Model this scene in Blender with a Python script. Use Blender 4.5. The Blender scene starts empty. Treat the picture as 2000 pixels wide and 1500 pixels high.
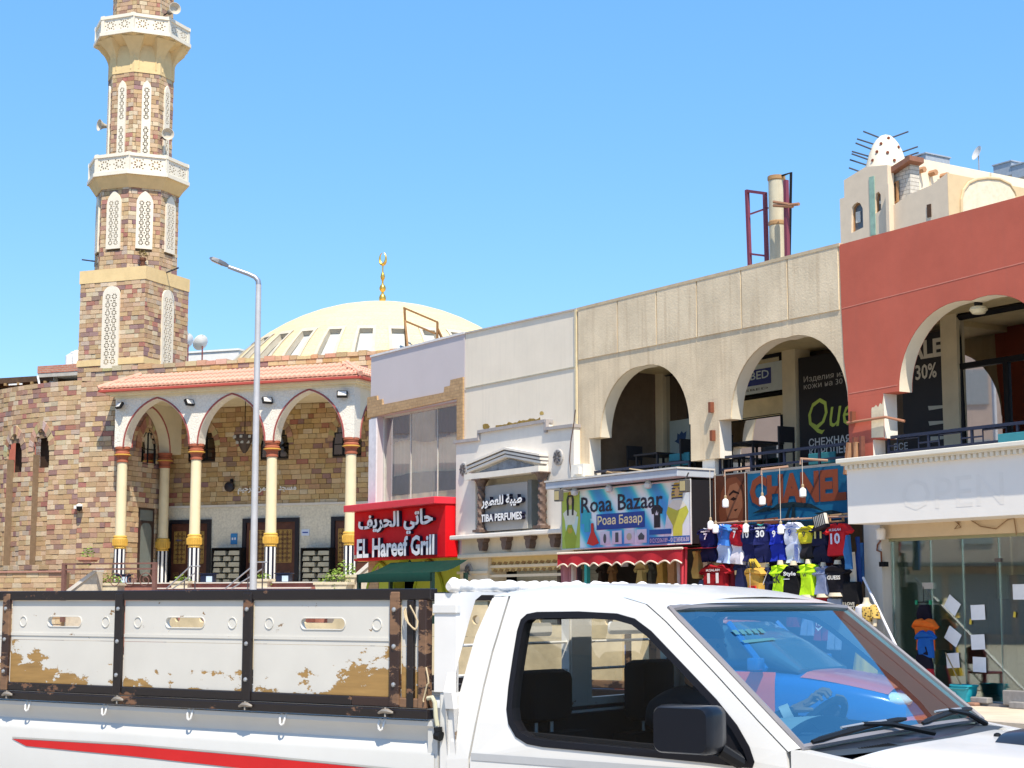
import bpy, bmesh, math, random
from mathutils import Vector, Matrix
from mathutils.geometry import tessellate_polygon
SC = bpy.context.scene
COL = SC.collection
R = random.Random(11)
PI = math.pi
sin, cos, rad = math.sin, math.cos, math.radians
# ------------------------------------------------------------------ camera
F_PX, CX, CY, EYE = 3300.0, 1000.0, 750.0, 1.6
PITCH = math.atan(430 / 3300)
cam = bpy.data.cameras.new('camera')
cam.sensor_width = 36.0
cam.lens = F_PX / 2000 * 36
cam.clip_start, cam.clip_end = 0.1, 3000
cam_o = bpy.data.objects.new('camera', cam)
COL.objects.link(cam_o)
cam_o.location = (0, 0, EYE)
cam_o.rotation_euler = (PI / 2 + PITCH, 0, 0)
SC.camera = cam_o
# ------------------------------------------------------------------ light
SUN_H = (0.21, -0.978)
SUN_EL = rad(58)
sdir = Vector((SUN_H[0] * cos(SUN_EL), SUN_H[1] * cos(SUN_EL), sin(SUN_EL))).normalized()
world = bpy.data.worlds.new('World')
SC.world = world
world.use_nodes = True
wn = world.node_tree.nodes
wl = world.node_tree.links
wn.clear()
sky = wn.new('ShaderNodeTexSky')
sky.sky_type = 'NISHITA'
sky.sun_disc = False
sky.sun_elevation = SUN_EL
sky.sun_rotation = math.atan2(sdir.x, sdir.y)
sky.altitude = 0
sky.air_density = 1.0
sky.dust_density = 0.3
sky.ozone_density = 2.2
bg = wn.new('ShaderNodeBackground')
bg.inputs[1].default_value = 0.14
hs = wn.new('ShaderNodeHueSaturation')
hs.inputs['Saturation'].default_value = 1.16
wo = wn.new('ShaderNodeOutputWorld')
hs.inputs['Hue'].default_value = 0.5
wl.new(sky.outputs[0], hs.inputs['Color'])
mxw = wn.new('ShaderNodeMix')
mxw.data_type = 'RGBA'
mxw.inputs[0].default_value = 0.6
mxw.inputs[7].default_value = (0.43, 1.44, 3.12, 1)
wl.new(hs.outputs[0], mxw.inputs[6])
wl.new(mxw.outputs[2], bg.inputs[0])
wl.new(bg.outputs[0], wo.inputs[0])
sun = bpy.data.lights.new('sun', 'SUN')
sun.energy = 3.3
sun.angle = rad(0.53)
sun.color = (1.0, 0.90, 0.75)
sun_o = bpy.data.objects.new('sun', sun)
COL.objects.link(sun_o)
sun_o.rotation_euler = sdir.to_track_quat('Z', 'Y').to_euler()
sun_o.location = (0, 0, 60)
SC.view_settings.view_transform = 'Standard'
SC.view_settings.look = 'None'
SC.view_settings.exposure = 1.1
SC.view_settings.gamma = 1.0
SC.view_settings.use_curve_mapping = False
SC.cycles.max_bounces = 8
SC.cycles.transparent_max_bounces = 16
SC.cycles.caustics_reflective = False
SC.cycles.caustics_refractive = False
# ------------------------------------------------------------------ frames
def ray(px, py):
 a, b = (px - CX) / F_PX, -(py - CY) / F_PX
 return Vector((a, cos(PITCH) - b * sin(PITCH), sin(PITCH) + b * cos(PITCH)))
class Frame:
 """x along a front (to the right), y into it (away from the street), z up"""
 def __init__(s, ox, oy, deg, oz=0.0):
  t = rad(deg)
  s.u = Vector((sin(t), -cos(t), 0))
  s.v = Vector((cos(t), sin(t), 0))
  s.O = Vector((ox, oy, oz))
  s.M = Matrix(((s.u.x, s.v.x, 0, ox), (s.u.y, s.v.y, 0, oy), (0, 0, 1, oz), (0, 0, 0, 1)))
 def px(s, x, y, d=0.0):
  c = Vector((0, 0, EYE)); r = ray(x, y)
  t = (d - (c - s.O).dot(s.v)) / r.dot(s.v)
  p = c + r * t - s.O
  return (p.dot(s.u), p.z)
 def side(s, x, y, sx):
  c = Vector((0, 0, EYE)); r = ray(x, y)
  t = (sx - (c - s.O).dot(s.u)) / r.dot(s.u)
  p = c + r * t - s.O
  return (p.dot(s.v), p.z)
 def ground(s, x, y, z=0.0):
  c = Vector((0, 0, EYE)); r = ray(x, y)
  t = (z + s.O.z - EYE) / r.z
  p = c + r * t - s.O
  return (p.dot(s.u), p.dot(s.v))
S = Frame(1.418, 36.0, 32.9)         # the row of shops
Q = Frame(-7.69, 54.0, 68.0)         # the mosque
T = Frame(-0.29, 6.0, 55.0)          # the pickup
W0 = Frame(0, 0, 90.0)               # world axes
INFO = {}
# ------------------------------------------------------------------ mesh builder
class MB:
 def __init__(s):
  s.v = []; s.f = []; s.m = []; s.c = []; s.has_c = False
 def add(s, verts, faces, mi=0, col=None):
  n = len(s.v)
  s.v.extend([tuple(p) for p in verts])
  for f in faces:
   s.f.append(tuple(i + n for i in f)); s.m.append(mi); s.c.append(col)
  if col is not None: s.has_c = True
  return s
 def box(s, x0, x1, y0, y1, z0, z1, mi=0, col=None):
  v = [(x0, y0, z0), (x1, y0, z0), (x1, y1, z0), (x0, y1, z0), (x0, y0, z1), (x1, y0, z1), (x1, y1, z1), (x0, y1, z1)]
  return s.add(v, [(0, 3, 2, 1), (4, 5, 6, 7), (0, 1, 5, 4), (1, 2, 6, 5), (2, 3, 7, 6), (3, 0, 4, 7)], mi, col)
 def bbox(s, x0, x1, y0, y1, z0, z1, b=0.01, mi=0):
  """box with chamfered vertical and horizontal front edges"""
  bm = bmesh.new()
  bmesh.ops.create_cube(bm, size=1)
  for q in bm.verts:
   q.co = Vector(((x0 + x1) / 2 + q.co.x * (x1 - x0), (y0 + y1) / 2 + q.co.y * (y1 - y0), (z0 + z1) / 2 + q.co.z * (z1 - z0)))
  bmesh.ops.bevel(bm, geom=list(bm.edges), offset=b, segments=2, affect='EDGES', profile=0.5)
  bm.verts.index_update()
  s.add([tuple(q.co) for q in bm.verts], [tuple(q.index for q in f.verts) for f in bm.faces], mi)
  bm.free()
  return s
 def hexa(s, p, mi=0, col=None):
  """8 corners: 4 front then 4 back, same order"""
  return s.add(p, [(0, 1, 2, 3), (7, 6, 5, 4), (0, 4, 5, 1), (1, 5, 6, 2), (2, 6, 7, 3), (3, 7, 4, 0)], mi, col)
 def sheet(s, outer, holes=(), y=0.0, mi=0, col=None, fn=None):
  fn = fn or (lambda a, b: (a, y, b))
  loops = [[Vector((a, b, 0)) for a, b in outer]] + [[Vector((a, b, 0)) for a, b in h] for h in holes]
  flat = [q for l in loops for q in l]
  tris = tessellate_polygon(loops)
  return s.add([fn(q.x, q.y) for q in flat], [tuple(t) for t in tris], mi, col)
 def prism(s, outer, y0, y1, holes=(), mi=0, side_mi=None, fn=None, back=True):
  """polygon(s) in x/z pushed from y0 (front) to y1 (back)"""
  fn = fn or (lambda a, y, b: (a, y, b))
  s.sheet(outer, holes, mi=mi, fn=lambda a, b: fn(a, y0, b))
  if back: s.sheet(outer, holes, mi=mi, fn=lambda a, b: fn(a, y1, b))
  sm = mi if side_mi is None else side_mi
  for l in [list(outer)] + [list(h) for h in holes]:
   n = len(l)
   for i in range(n):
    a, b = l[i], l[(i + 1) % n]
    s.add([fn(a[0], y0, a[1]), fn(b[0], y0, b[1]), fn(b[0], y1, b[1]), fn(a[0], y1, a[1])], [(0, 1, 2, 3)], sm)
  return s
 def tube(s, pts, r, n=8, mi=0, closed=False, cap=True):
  pts = [Vector(p) for p in pts]
  rs = r if isinstance(r, (list, tuple)) else [r] * len(pts)
  base = len(s.v); k = len(pts)
  up = Vector((0, 0, 1))
  last = None
  for i, p in enumerate(pts):
   if closed: d = (pts[(i + 1) % k] - pts[i - 1])
   else: d = pts[min(i + 1, k - 1)] - pts[max(i - 1, 0)]
   d.normalize()
   if last is None:
    a = up if abs(d.z) < 0.9 else Vector((1, 0, 0))
    e = d.cross(a).normalized()
   else:
    e = (last - d * last.dot(d)).normalized()
   last = e
   g = d.cross(e)
   for j in range(n):
    t = 2 * PI * j / n
    s.v.append(tuple(p + (e * cos(t) + g * sin(t)) * rs[i]))
  for i in range(k if closed else k - 1):
   for j in range(n):
    a = base + i * n + j; b = base + i * n + (j + 1) % n
    i2 = (i + 1) % k
    c = base + i2 * n + (j + 1) % n; d2 = base + i2 * n + j
    s.f.append((a, b, c, d2)); s.m.append(mi); s.c.append(None)
  if cap and not closed:
   s.f.append(tuple(base + j for j in range(n))); s.m.append(mi); s.c.append(None)
   s.f.append(tuple(base + (k - 1) * n + j for j in range(n))); s.m.append(mi); s.c.append(None)
  return s
 def lathe(s, prof, cx=0.0, cy=0.0, n=16, mi=0, cols=None, axis='z', cz=0.0, a0=0.0, a1=2 * PI, phase=0.0):
  """profile of (radius, height); cols(j) gives a colour per sector"""
  full = abs(a1 - a0 - 2 * PI) < 1e-6
  m = n if full else n + 1
  base = len(s.v)
  for r, h in prof:
   for j in range(m):
    t = a0 + (a1 - a0) * j / n + phase
    if axis == 'z': s.v.append((cx + r * cos(t), cy + r * sin(t), cz + h))
    elif axis == 'y': s.v.append((cx + r * cos(t), cy + h, cz + r * sin(t)))
    else: s.v.append((cx + h, cy + r * cos(t), cz + r * sin(t)))
  for i in range(len(prof) - 1):
   for j in range(n):
    a = base + i * m + j; b = base + i * m + (j + 1) % m
    s.f.append((a, b, b + m, a + m)); s.m.append(mi)
    c = cols(j) if cols else None
    s.c.append(c)
    if c is not None: s.has_c = True
  if full:
   for i, q in ((0, prof[0]), (len(prof) - 1, prof[-1])):
    if q[0] > 1e-6:
     s.f.append(tuple(base + i * m + j for j in range(n))); s.m.append(mi); s.c.append(cols(0) if cols else None)
  return s
 def grid(s, fn, nu, nv, mi=0):
  base = len(s.v)
  for i in range(nu + 1):
   for j in range(nv + 1):
    s.v.append(tuple(fn(i / nu, j / nv)))
  for i in range(nu):
   for j in range(nv):
    a = base + i * (nv + 1) + j
    s.f.append((a, a + 1, a + nv + 2, a + nv + 1)); s.m.append(mi); s.c.append(None)
  return s
 def bar(s, p, q, w, h=None, mi=0):
  """square bar between two points"""
  h = h or w
  p, q = Vector(p), Vector(q)
  d = (q - p).normalized()
  a = Vector((0, 0, 1)) if abs(d.z) < 0.9 else Vector((0, 1, 0))
  e = d.cross(a).normalized() * w / 2
  g = e.normalized().cross(d).normalized() * h / 2
  return s.hexa([p - e - g, p + e - g, p + e + g, p - e + g, q - e - g, q + e - g, q + e + g, q - e + g], mi)
 def build(s, name, mats, parent=None, smooth=False, frame=None, base=(0, 0, 0), normals=True):
  mats = mats if isinstance(mats, (list, tuple)) else [mats]
  if parent is not None:
   frame, base = INFO[parent.name]
  me = bpy.data.meshes.new(name)
  bx, by, bz = base
  me.from_pydata([(a - bx, b - by, c - bz) for a, b, c in s.v], [], s.f)
  for m in mats: me.materials.append(m)
  me.polygons.foreach_set('material_index', s.m)
  if smooth: me.polygons.foreach_set('use_smooth', [True] * len(s.f))
  if s.has_c:
   at = me.color_attributes.new('Col', 'FLOAT_COLOR', 'CORNER')
   buf = []
   for f, c in zip(s.f, s.c):
    c = c or (1, 1, 1)
    buf.extend([c[0], c[1], c[2], 1.0] * len(f))
   at.data.foreach_set('color', buf)
  if normals and len(s.f) < 60000:
   bm = bmesh.new(); bm.from_mesh(me)
   bmesh.ops.remove_doubles(bm, verts=bm.verts, dist=1e-5) if smooth else None
   bmesh.ops.recalc_face_normals(bm, faces=bm.faces)
   bm.to_mesh(me); bm.free()
  if smooth is True or smooth == 1:
   try: me.set_sharp_from_angle(angle=rad(38))
   except Exception: pass
  me.update()
  o = bpy.data.objects.new(name, me)
  COL.objects.link(o)
  if parent is not None: o.parent = parent
  else: o.matrix_world = frame.M @ Matrix.Translation(base)
  INFO[o.name] = (frame, base)
  return o
def tag(o, label=None, cat=None, group=None, kind=None):
 if label: o['label'] = label
 if cat: o['category'] = cat
 if group: o['group'] = group
 if kind: o['kind'] = kind
 return o
def thing(name, label, cat, frame, base, group=None):
 o = bpy.data.objects.new(name, None)
 o.empty_display_size = 0.2
 COL.objects.link(o)
 o.matrix_world = frame.M @ Matrix.Translation(base)
 INFO[o.name] = (frame, tuple(base))
 return tag(o, label, cat, group)
def solo(name, mb, mats, label, cat, frame, base, group=None, smooth=False):
 return tag(mb.build(name, mats, None, smooth, frame, base), label, cat, group)
def inst(o, parent, dx=0.0, dy=0.0, dz=0.0):
 """copy of a part (shared mesh), moved in its thing's own axes"""
 c = o.copy(); COL.objects.link(c)
 c.parent = parent
 c.location = (o.location.x + dx, o.location.y + dy, o.location.z + dz)
 INFO[c.name] = INFO[o.name]
 return c
# ------------------------------------------------------------------ materials
MATS = {}
def nt(name):
 m = bpy.data.materials.new(name); m.use_nodes = True
 n = m.node_tree.nodes; l = m.node_tree.links
 return m, n, l, n['Principled BSDF']
def mat(name, col, rough=0.7, var=0.12, scale=6.0, bump=0.15, bscale=None, metal=0.0, spec=0.4, coat=0.0, streak=0.0, dirt=None, col_attr=False, dist=0.01):
 if name in MATS: return MATS[name]
 m, n, l, b = nt(name)
 b.inputs['Roughness'].default_value = rough
 b.inputs['Metallic'].default_value = metal
 b.inputs['Specular IOR Level'].default_value = spec if rough < .7 else spec * .4
 b.inputs['Coat Weight'].default_value = coat
 b.inputs['Coat Roughness'].default_value = 0.06
 tc = n.new('ShaderNodeTexCoord')
 no = n.new('ShaderNodeTexNoise'); no.inputs['Scale'].default_value = scale; no.inputs['Detail'].default_value = 6
 no.inputs['Roughness'].default_value = 0.65
 l.new(tc.outputs['Object'], no.inputs['Vector'])
 mx = n.new('ShaderNodeMix'); mx.data_type = 'RGBA'
 mr = n.new('ShaderNodeMapRange'); mr.inputs[1].default_value = 0.3; mr.inputs[2].default_value = 0.7
 l.new(no.outputs[0], mr.inputs[0]); l.new(mr.outputs[0], mx.inputs[0])
 lo = [max(0, c * (1 - var)) for c in col]; hi = [min(0.95, c * (1 + var)) for c in col]
 mx.inputs[6].default_value = (*lo, 1); mx.inputs[7].default_value = (*hi, 1)
 out = mx.outputs[2]
 if col_attr:
  at = n.new('ShaderNodeAttribute'); at.attribute_name = 'Col'
  mu = n.new('ShaderNodeMix'); mu.data_type = 'RGBA'; mu.blend_type = 'MULTIPLY'; mu.inputs[0].default_value = 1.0
  l.new(out, mu.inputs[6]); l.new(at.outputs[0], mu.inputs[7]); out = mu.outputs[2]
 if streak > 0:
  mp = n.new('ShaderNodeMapping'); mp.inputs['Scale'].default_value = (5.0, 5.0, 0.35)
  l.new(tc.outputs['Object'], mp.inputs['Vector'])
  n2 = n.new('ShaderNodeTexNoise'); n2.inputs['Scale'].default_value = 1.6; n2.inputs['Detail'].default_value = 5
  l.new(mp.outputs[0], n2.inputs['Vector'])
  r2 = n.new('ShaderNodeMapRange'); r2.inputs[1].default_value = 0.5; r2.inputs[2].default_value = 0.8; r2.inputs[4].default_value = streak
  l.new(n2.outputs[0], r2.inputs[0])
  m2 = n.new('ShaderNodeMix'); m2.data_type = 'RGBA'
  dc = dirt or [c * 0.55 for c in col]
  l.new(r2.outputs[0], m2.inputs[0]); l.new(out, m2.inputs[6]); m2.inputs[7].default_value = (*dc, 1); out = m2.outputs[2]
 l.new(out, b.inputs['Base Color'])
 if bump > 0:
  nb = n.new('ShaderNodeTexNoise'); nb.inputs['Scale'].default_value = bscale or scale * 5; nb.inputs['Detail'].default_value = 6
  l.new(tc.outputs['Object'], nb.inputs['Vector'])
  bp = n.new('ShaderNodeBump'); bp.inputs['Strength'].default_value = bump; bp.inputs['Distance'].default_value = dist
  l.new(nb.outputs[0], bp.inputs['Height']); l.new(bp.outputs[0], b.inputs['Normal'])
 MATS[name] = m
 return m
def glass(name, tint, refl, rcol=(1, 1, 1), rough=0.02, gain=0.6):
 """thin pane: see-through with a mirror share that grows at grazing angles"""
 if name in MATS: return MATS[name]
 m, n, l, b = nt(name)
 n.remove(b)
 tr = n.new('ShaderNodeBsdfTransparent'); tr.inputs[0].default_value = (*tint, 1)
 gl = n.new('ShaderNodeBsdfGlossy'); gl.inputs[0].default_value = (*rcol, 1); gl.inputs[1].default_value = rough
 lw = n.new('ShaderNodeLayerWeight'); lw.inputs[0].default_value = 0.35
 mr = n.new('ShaderNodeMapRange'); mr.inputs[3].default_value = refl; mr.inputs[4].default_value = min(1.0, refl + gain)
 l.new(lw.outputs['Fresnel'], mr.inputs[0])
 ms = n.new('ShaderNodeMixShader')
 l.new(mr.outputs[0], ms.inputs[0]); l.new(tr.outputs[0], ms.inputs[1]); l.new(gl.outputs[0], ms.inputs[2])
 l.new(ms.outputs[0], n['Material Output'].inputs[0])
 MATS[name] = m
 return m
def peel(name, paint, under, cut=0.62, zfall=None, scale=3.0, rough=0.5, und_rough=0.75, xfall=None):
 """paint flaking off boards; zfall=(z0,z1) makes it heavier towards z0"""
 if name in MATS: return MATS[name]
 m, n, l, b = nt(name)
 tc = n.new('ShaderNodeTexCoord')
 mp = n.new('ShaderNodeMapping'); mp.inputs['Scale'].default_value = (1.0, 1.0, 1.9)
 l.new(tc.outputs['Object'], mp.inputs['Vector'])
 no = n.new('ShaderNodeTexNoise'); no.inputs['Scale'].default_value = scale; no.inputs['Detail'].default_value = 9; no.inputs['Roughness'].default_value = 0.68
 l.new(mp.outputs[0], no.inputs['Vector'])
 val = no.outputs[0]
 if zfall:
  sp = n.new('ShaderNodeSeparateXYZ'); l.new(tc.outputs['Object'], sp.inputs[0])
  zr = n.new('ShaderNodeMapRange'); zr.inputs[1].default_value = zfall[0]; zr.inputs[2].default_value = zfall[1]
  zr.inputs[3].default_value = 0.17; zr.inputs[4].default_value = -0.10
  l.new(sp.outputs[2], zr.inputs[0])
  ad = n.new('ShaderNodeMath'); ad.operation = 'ADD'
  l.new(val, ad.inputs[0]); l.new(zr.outputs[0], ad.inputs[1]); val = ad.outputs[0]
 if xfall:
  sx2 = n.new('ShaderNodeSeparateXYZ'); l.new(tc.outputs['Object'], sx2.inputs[0])
  sb = n.new('ShaderNodeMath'); sb.operation = 'SUBTRACT'; sb.inputs[1].default_value = xfall[0]; l.new(sx2.outputs[0], sb.inputs[0])
  ab = n.new('ShaderNodeMath'); ab.operation = 'ABSOLUTE'; l.new(sb.outputs[0], ab.inputs[0])
  xr = n.new('ShaderNodeMapRange'); xr.inputs[1].default_value = 0; xr.inputs[2].default_value = xfall[1]; xr.inputs[3].default_value = 0.22; xr.inputs[4].default_value = 0
  l.new(ab.outputs[0], xr.inputs[0])
  a2 = n.new('ShaderNodeMath'); a2.operation = 'ADD'; l.new(val, a2.inputs[0]); l.new(xr.outputs[0], a2.inputs[1]); val = a2.outputs[0]
 cr = n.new('ShaderNodeMapRange'); cr.inputs[1].default_value = cut; cr.inputs[2].default_value = cut + 0.015
 l.new(val, cr.inputs[0])
 wv = n.new('ShaderNodeTexNoise'); wv.inputs['Scale'].default_value = 9; wv.inputs['Detail'].default_value = 8
 mp2 = n.new('ShaderNodeMapping'); mp2.inputs['Scale'].default_value = (0.6, 6, 6)
 l.new(tc.outputs['Object'], mp2.inputs['Vector']); l.new(mp2.outputs[0], wv.inputs['Vector'])
 mu = n.new('ShaderNodeMix'); mu.data_type = 'RGBA'
 mu.inputs[6].default_value = (*[c * 0.5 for c in under], 1); mu.inputs[7].default_value = (*[c * 1.4 for c in under], 1)
 l.new(wv.outputs[0], mu.inputs[0])
 pn = n.new('ShaderNodeTexNoise'); pn.inputs['Scale'].default_value = 5; pn.inputs['Detail'].default_value = 7
 l.new(tc.outputs['Object'], pn.inputs['Vector'])
 mp3 = n.new('ShaderNodeMix'); mp3.data_type = 'RGBA'
 mp3.inputs[6].default_value = (*[c * 0.86 for c in paint], 1); mp3.inputs[7].default_value = (*[min(.9, c * 1.08) for c in paint], 1)
 l.new(pn.outputs[0], mp3.inputs[0])
 mx = n.new('ShaderNodeMix'); mx.data_type = 'RGBA'
 l.new(cr.outputs[0], mx.inputs[0]); l.new(mp3.outputs[2], mx.inputs[6]); l.new(mu.outputs[2], mx.inputs[7])
 l.new(mx.outputs[2], b.inputs['Base Color'])
 rr = n.new('ShaderNodeMapRange'); rr.inputs[3].default_value = rough; rr.inputs[4].default_value = und_rough
 l.new(cr.outputs[0], rr.inputs[0]); l.new(rr.outputs[0], b.inputs['Roughness'])
 bp = n.new('ShaderNodeBump'); bp.inputs['Strength'].default_value = 0.5; bp.inputs['Distance'].default_value = 0.003; bp.invert = True
 l.new(cr.outputs[0], bp.inputs['Height']); l.new(bp.outputs[0], b.inputs['Normal'])
 MATS[name] = m
 return m
def bricky(name, c1, c2, mortar, w, h, rough=0.8, msize=0.02, bump=0.4):
 """small tile or brick courses in the x/z plane"""
 if name in MATS: return MATS[name]
 m, n, l, b = nt(name)
 b.inputs['Roughness'].default_value = rough
 tc = n.new('ShaderNodeTexCoord'); sp = n.new('ShaderNodeSeparateXYZ'); cb = n.new('ShaderNodeCombineXYZ')
 l.new(tc.outputs['Object'], sp.inputs[0]); l.new(sp.outputs[0], cb.inputs[0]); l.new(sp.outputs[2], cb.inputs[1])
 br = n.new('ShaderNodeTexBrick')
 br.inputs['Color1'].default_value = (*c1, 1); br.inputs['Color2'].default_value = (*c2, 1); br.inputs['Mortar'].default_value = (*mortar, 1)
 br.inputs['Scale'].default_value = 1.0; br.inputs['Mortar Size'].default_value = msize * 0.5
 br.inputs['Brick Width'].default_value = w; br.inputs['Row Height'].default_value = h
 l.new(cb.outputs[0], br.inputs['Vector'])
 no = n.new('ShaderNodeTexNoise'); no.inputs['Scale'].default_value = 14; no.inputs['Detail'].default_value = 6
 l.new(tc.outputs['Object'], no.inputs['Vector'])
 mx = n.new('ShaderNodeMix'); mx.data_type = 'RGBA'; mx.blend_type = 'MULTIPLY'; mx.inputs[0].default_value = 0.5
 l.new(br.outputs[0], mx.inputs[6]); l.new(no.outputs[0], mx.inputs[7])
 hv = n.new('ShaderNodeHueSaturation'); hv.inputs['Value'].default_value = 1.3
 l.new(mx.outputs[2], hv.inputs['Color']); l.new(hv.outputs[0], b.inputs['Base Color'])
 bp = n.new('ShaderNodeBump'); bp.inputs['Strength'].default_value = bump; bp.inputs['Distance'].default_value = 0.01; bp.invert = True
 l.new(br.outputs[1], bp.inputs['Height']); l.new(bp.outputs[0], b.inputs['Normal'])
 MATS[name] = m
 return m
def scale_pattern(name, col, line, sc=5.0):
 """plaster pressed with a net of fine cells"""
 if name in MATS: return MATS[name]
 m, n, l, b = nt(name)
 b.inputs['Roughness'].default_value = 0.8
 tc = n.new('ShaderNodeTexCoord')
 vo = n.new('ShaderNodeTexVoronoi'); vo.feature = 'DISTANCE_TO_EDGE'; vo.inputs['Scale'].default_value = sc
 l.new(tc.outputs['Object'], vo.inputs['Vector'])
 mr = n.new('ShaderNodeMapRange'); mr.inputs[1].default_value = 0.02; mr.inputs[2].default_value = 0.09
 l.new(vo.outputs[0], mr.inputs[0])
 mx = n.new('ShaderNodeMix'); mx.data_type = 'RGBA'; mx.inputs[6].default_value = (*line, 1); mx.inputs[7].default_value = (*col, 1)
 l.new(mr.outputs[0], mx.inputs[0]); l.new(mx.outputs[2], b.inputs['Base Color'])
 bp = n.new('ShaderNodeBump'); bp.inputs['Strength'].default_value = 0.5; bp.inputs['Distance'].default_value = 0.02
 l.new(mr.outputs[0], bp.inputs['Height']); l.new(bp.outputs[0], b.inputs['Normal'])
 MATS[name] = m
 return m
# palette used in many places
def flat(name, col, rough=0.6, **k):
 k.setdefault('var', 0.06); k.setdefault('bump', 0.03)
 return mat(name, col, rough, **k)
BLACK = flat('black_paint', (0.009, 0.009, 0.010), 0.5, spec=.2)
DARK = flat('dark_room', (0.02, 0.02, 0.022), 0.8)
WHITE = flat('white_paint', (0.80, 0.80, 0.78), 0.5)
STEEL = mat('galvanised_steel', (0.42, 0.43, 0.44), 0.45, 0.1, 8, 0.02, metal=0.6)
CREAM = mat('cream_plaster', (0.66, 0.55, 0.37), 0.85, 0.08, 3, 0.25, 40)
STONE = mat('wall_stone', (1.0, 1.0, 1.0), 0.88, 0.22, 9, 0.6, 30, col_attr=True, dist=0.02)
MORTAR = mat('mortar', (0.22, 0.155, 0.10), 0.9, 0.15, 8, 0.3, 40)
COLOURED = mat('painted_pieces', (0.95, 0.95, 0.95), 0.7, 0.04, 8, 0.05, col_attr=True)
def ogive(x, a, h):
 """height of a pointed arch of half span a and rise h at x"""
 r = (a * a + h * h) / (2 * a); c = r - a
 q = abs(x) + c
 return math.sqrt(max(0.0, r * r - q * q))
def ogive_pts(cx, zs, a, h, n=20):
 """left foot to right foot"""
 out = []
 for i in range(n + 1):
  t = -cos(PI * i / n)
  out.append((cx + a * t, zs + ogive(a * t, a, h)))
 return out
def round_rect(x0, x1, z0, z1, r, n=4):
 out = []
 for cx, cz, a in ((x1 - r, z1 - r, 0), (x0 + r, z1 - r, PI / 2), (x0 + r, z0 + r, PI), (x1 - r, z0 + r, 1.5 * PI)):
  for i in range(n + 1):
   t = a + PI / 2 * i / n
   out.append((cx + r * cos(t), cz + r * sin(t)))
 return out
def circle(cx, cz, r, n=12, ph=0.0):
 return [(cx + r * cos(2 * PI * i / n + ph), cz + r * sin(2 * PI * i / n + ph)) for i in range(n)]
def text(name, body, x0, x1, z0, z1, y, mats, parent=None, depth=0.0, bold=0.0, shear=0.0, fn=None, frame=None, base=(0, 0, 0), align=None, res=2):
 """lettering fitted to a box in the front plane; depth > 0 stands it off the board"""
 c = bpy.data.curves.new(name, 'FONT')
 c.body = body; c.size = 1.0; c.offset = bold; c.extrude = 0.5 if depth else 0.0
 c.resolution_u = res; c.shear = shear; c.space_line = 0.9
 if align: c.align_x = align
 t = bpy.data.objects.new('tmp', c)
 me = bpy.data.meshes.new_from_object(t)
 v = [tuple(q.co) for q in me.vertices]; f = [tuple(q.vertices) for q in me.polygons]; nz = [abs(q.normal.z) for q in me.polygons]
 bpy.data.objects.remove(t); bpy.data.curves.remove(c); bpy.data.meshes.remove(me)
 if not v: return None
 ax, bx = min(q[0] for q in v), max(q[0] for q in v); az, bz = min(q[1] for q in v), max(q[1] for q in v)
 mb = MB()
 fn = fn or (lambda a, yy, b: (a, yy, b))
 for q in v:
  mb.v.append(fn(x0 + (q[0] - ax) / (bx - ax) * (x1 - x0), y - (q[2] + (0.5 if depth else 0)) * depth, z0 + (q[1] - az) / (bz - az) * (z1 - z0)))
 mats = mats if isinstance(mats, (list, tuple)) else [mats]
 for g, k in zip(f, nz):
  mb.f.append(g); mb.m.append(1 if (len(mats) > 1 and k < 0.5) else 0); mb.c.append(None)
 return mb.build(name, mats, parent, False, frame, base, normals=bool(depth))
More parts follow.
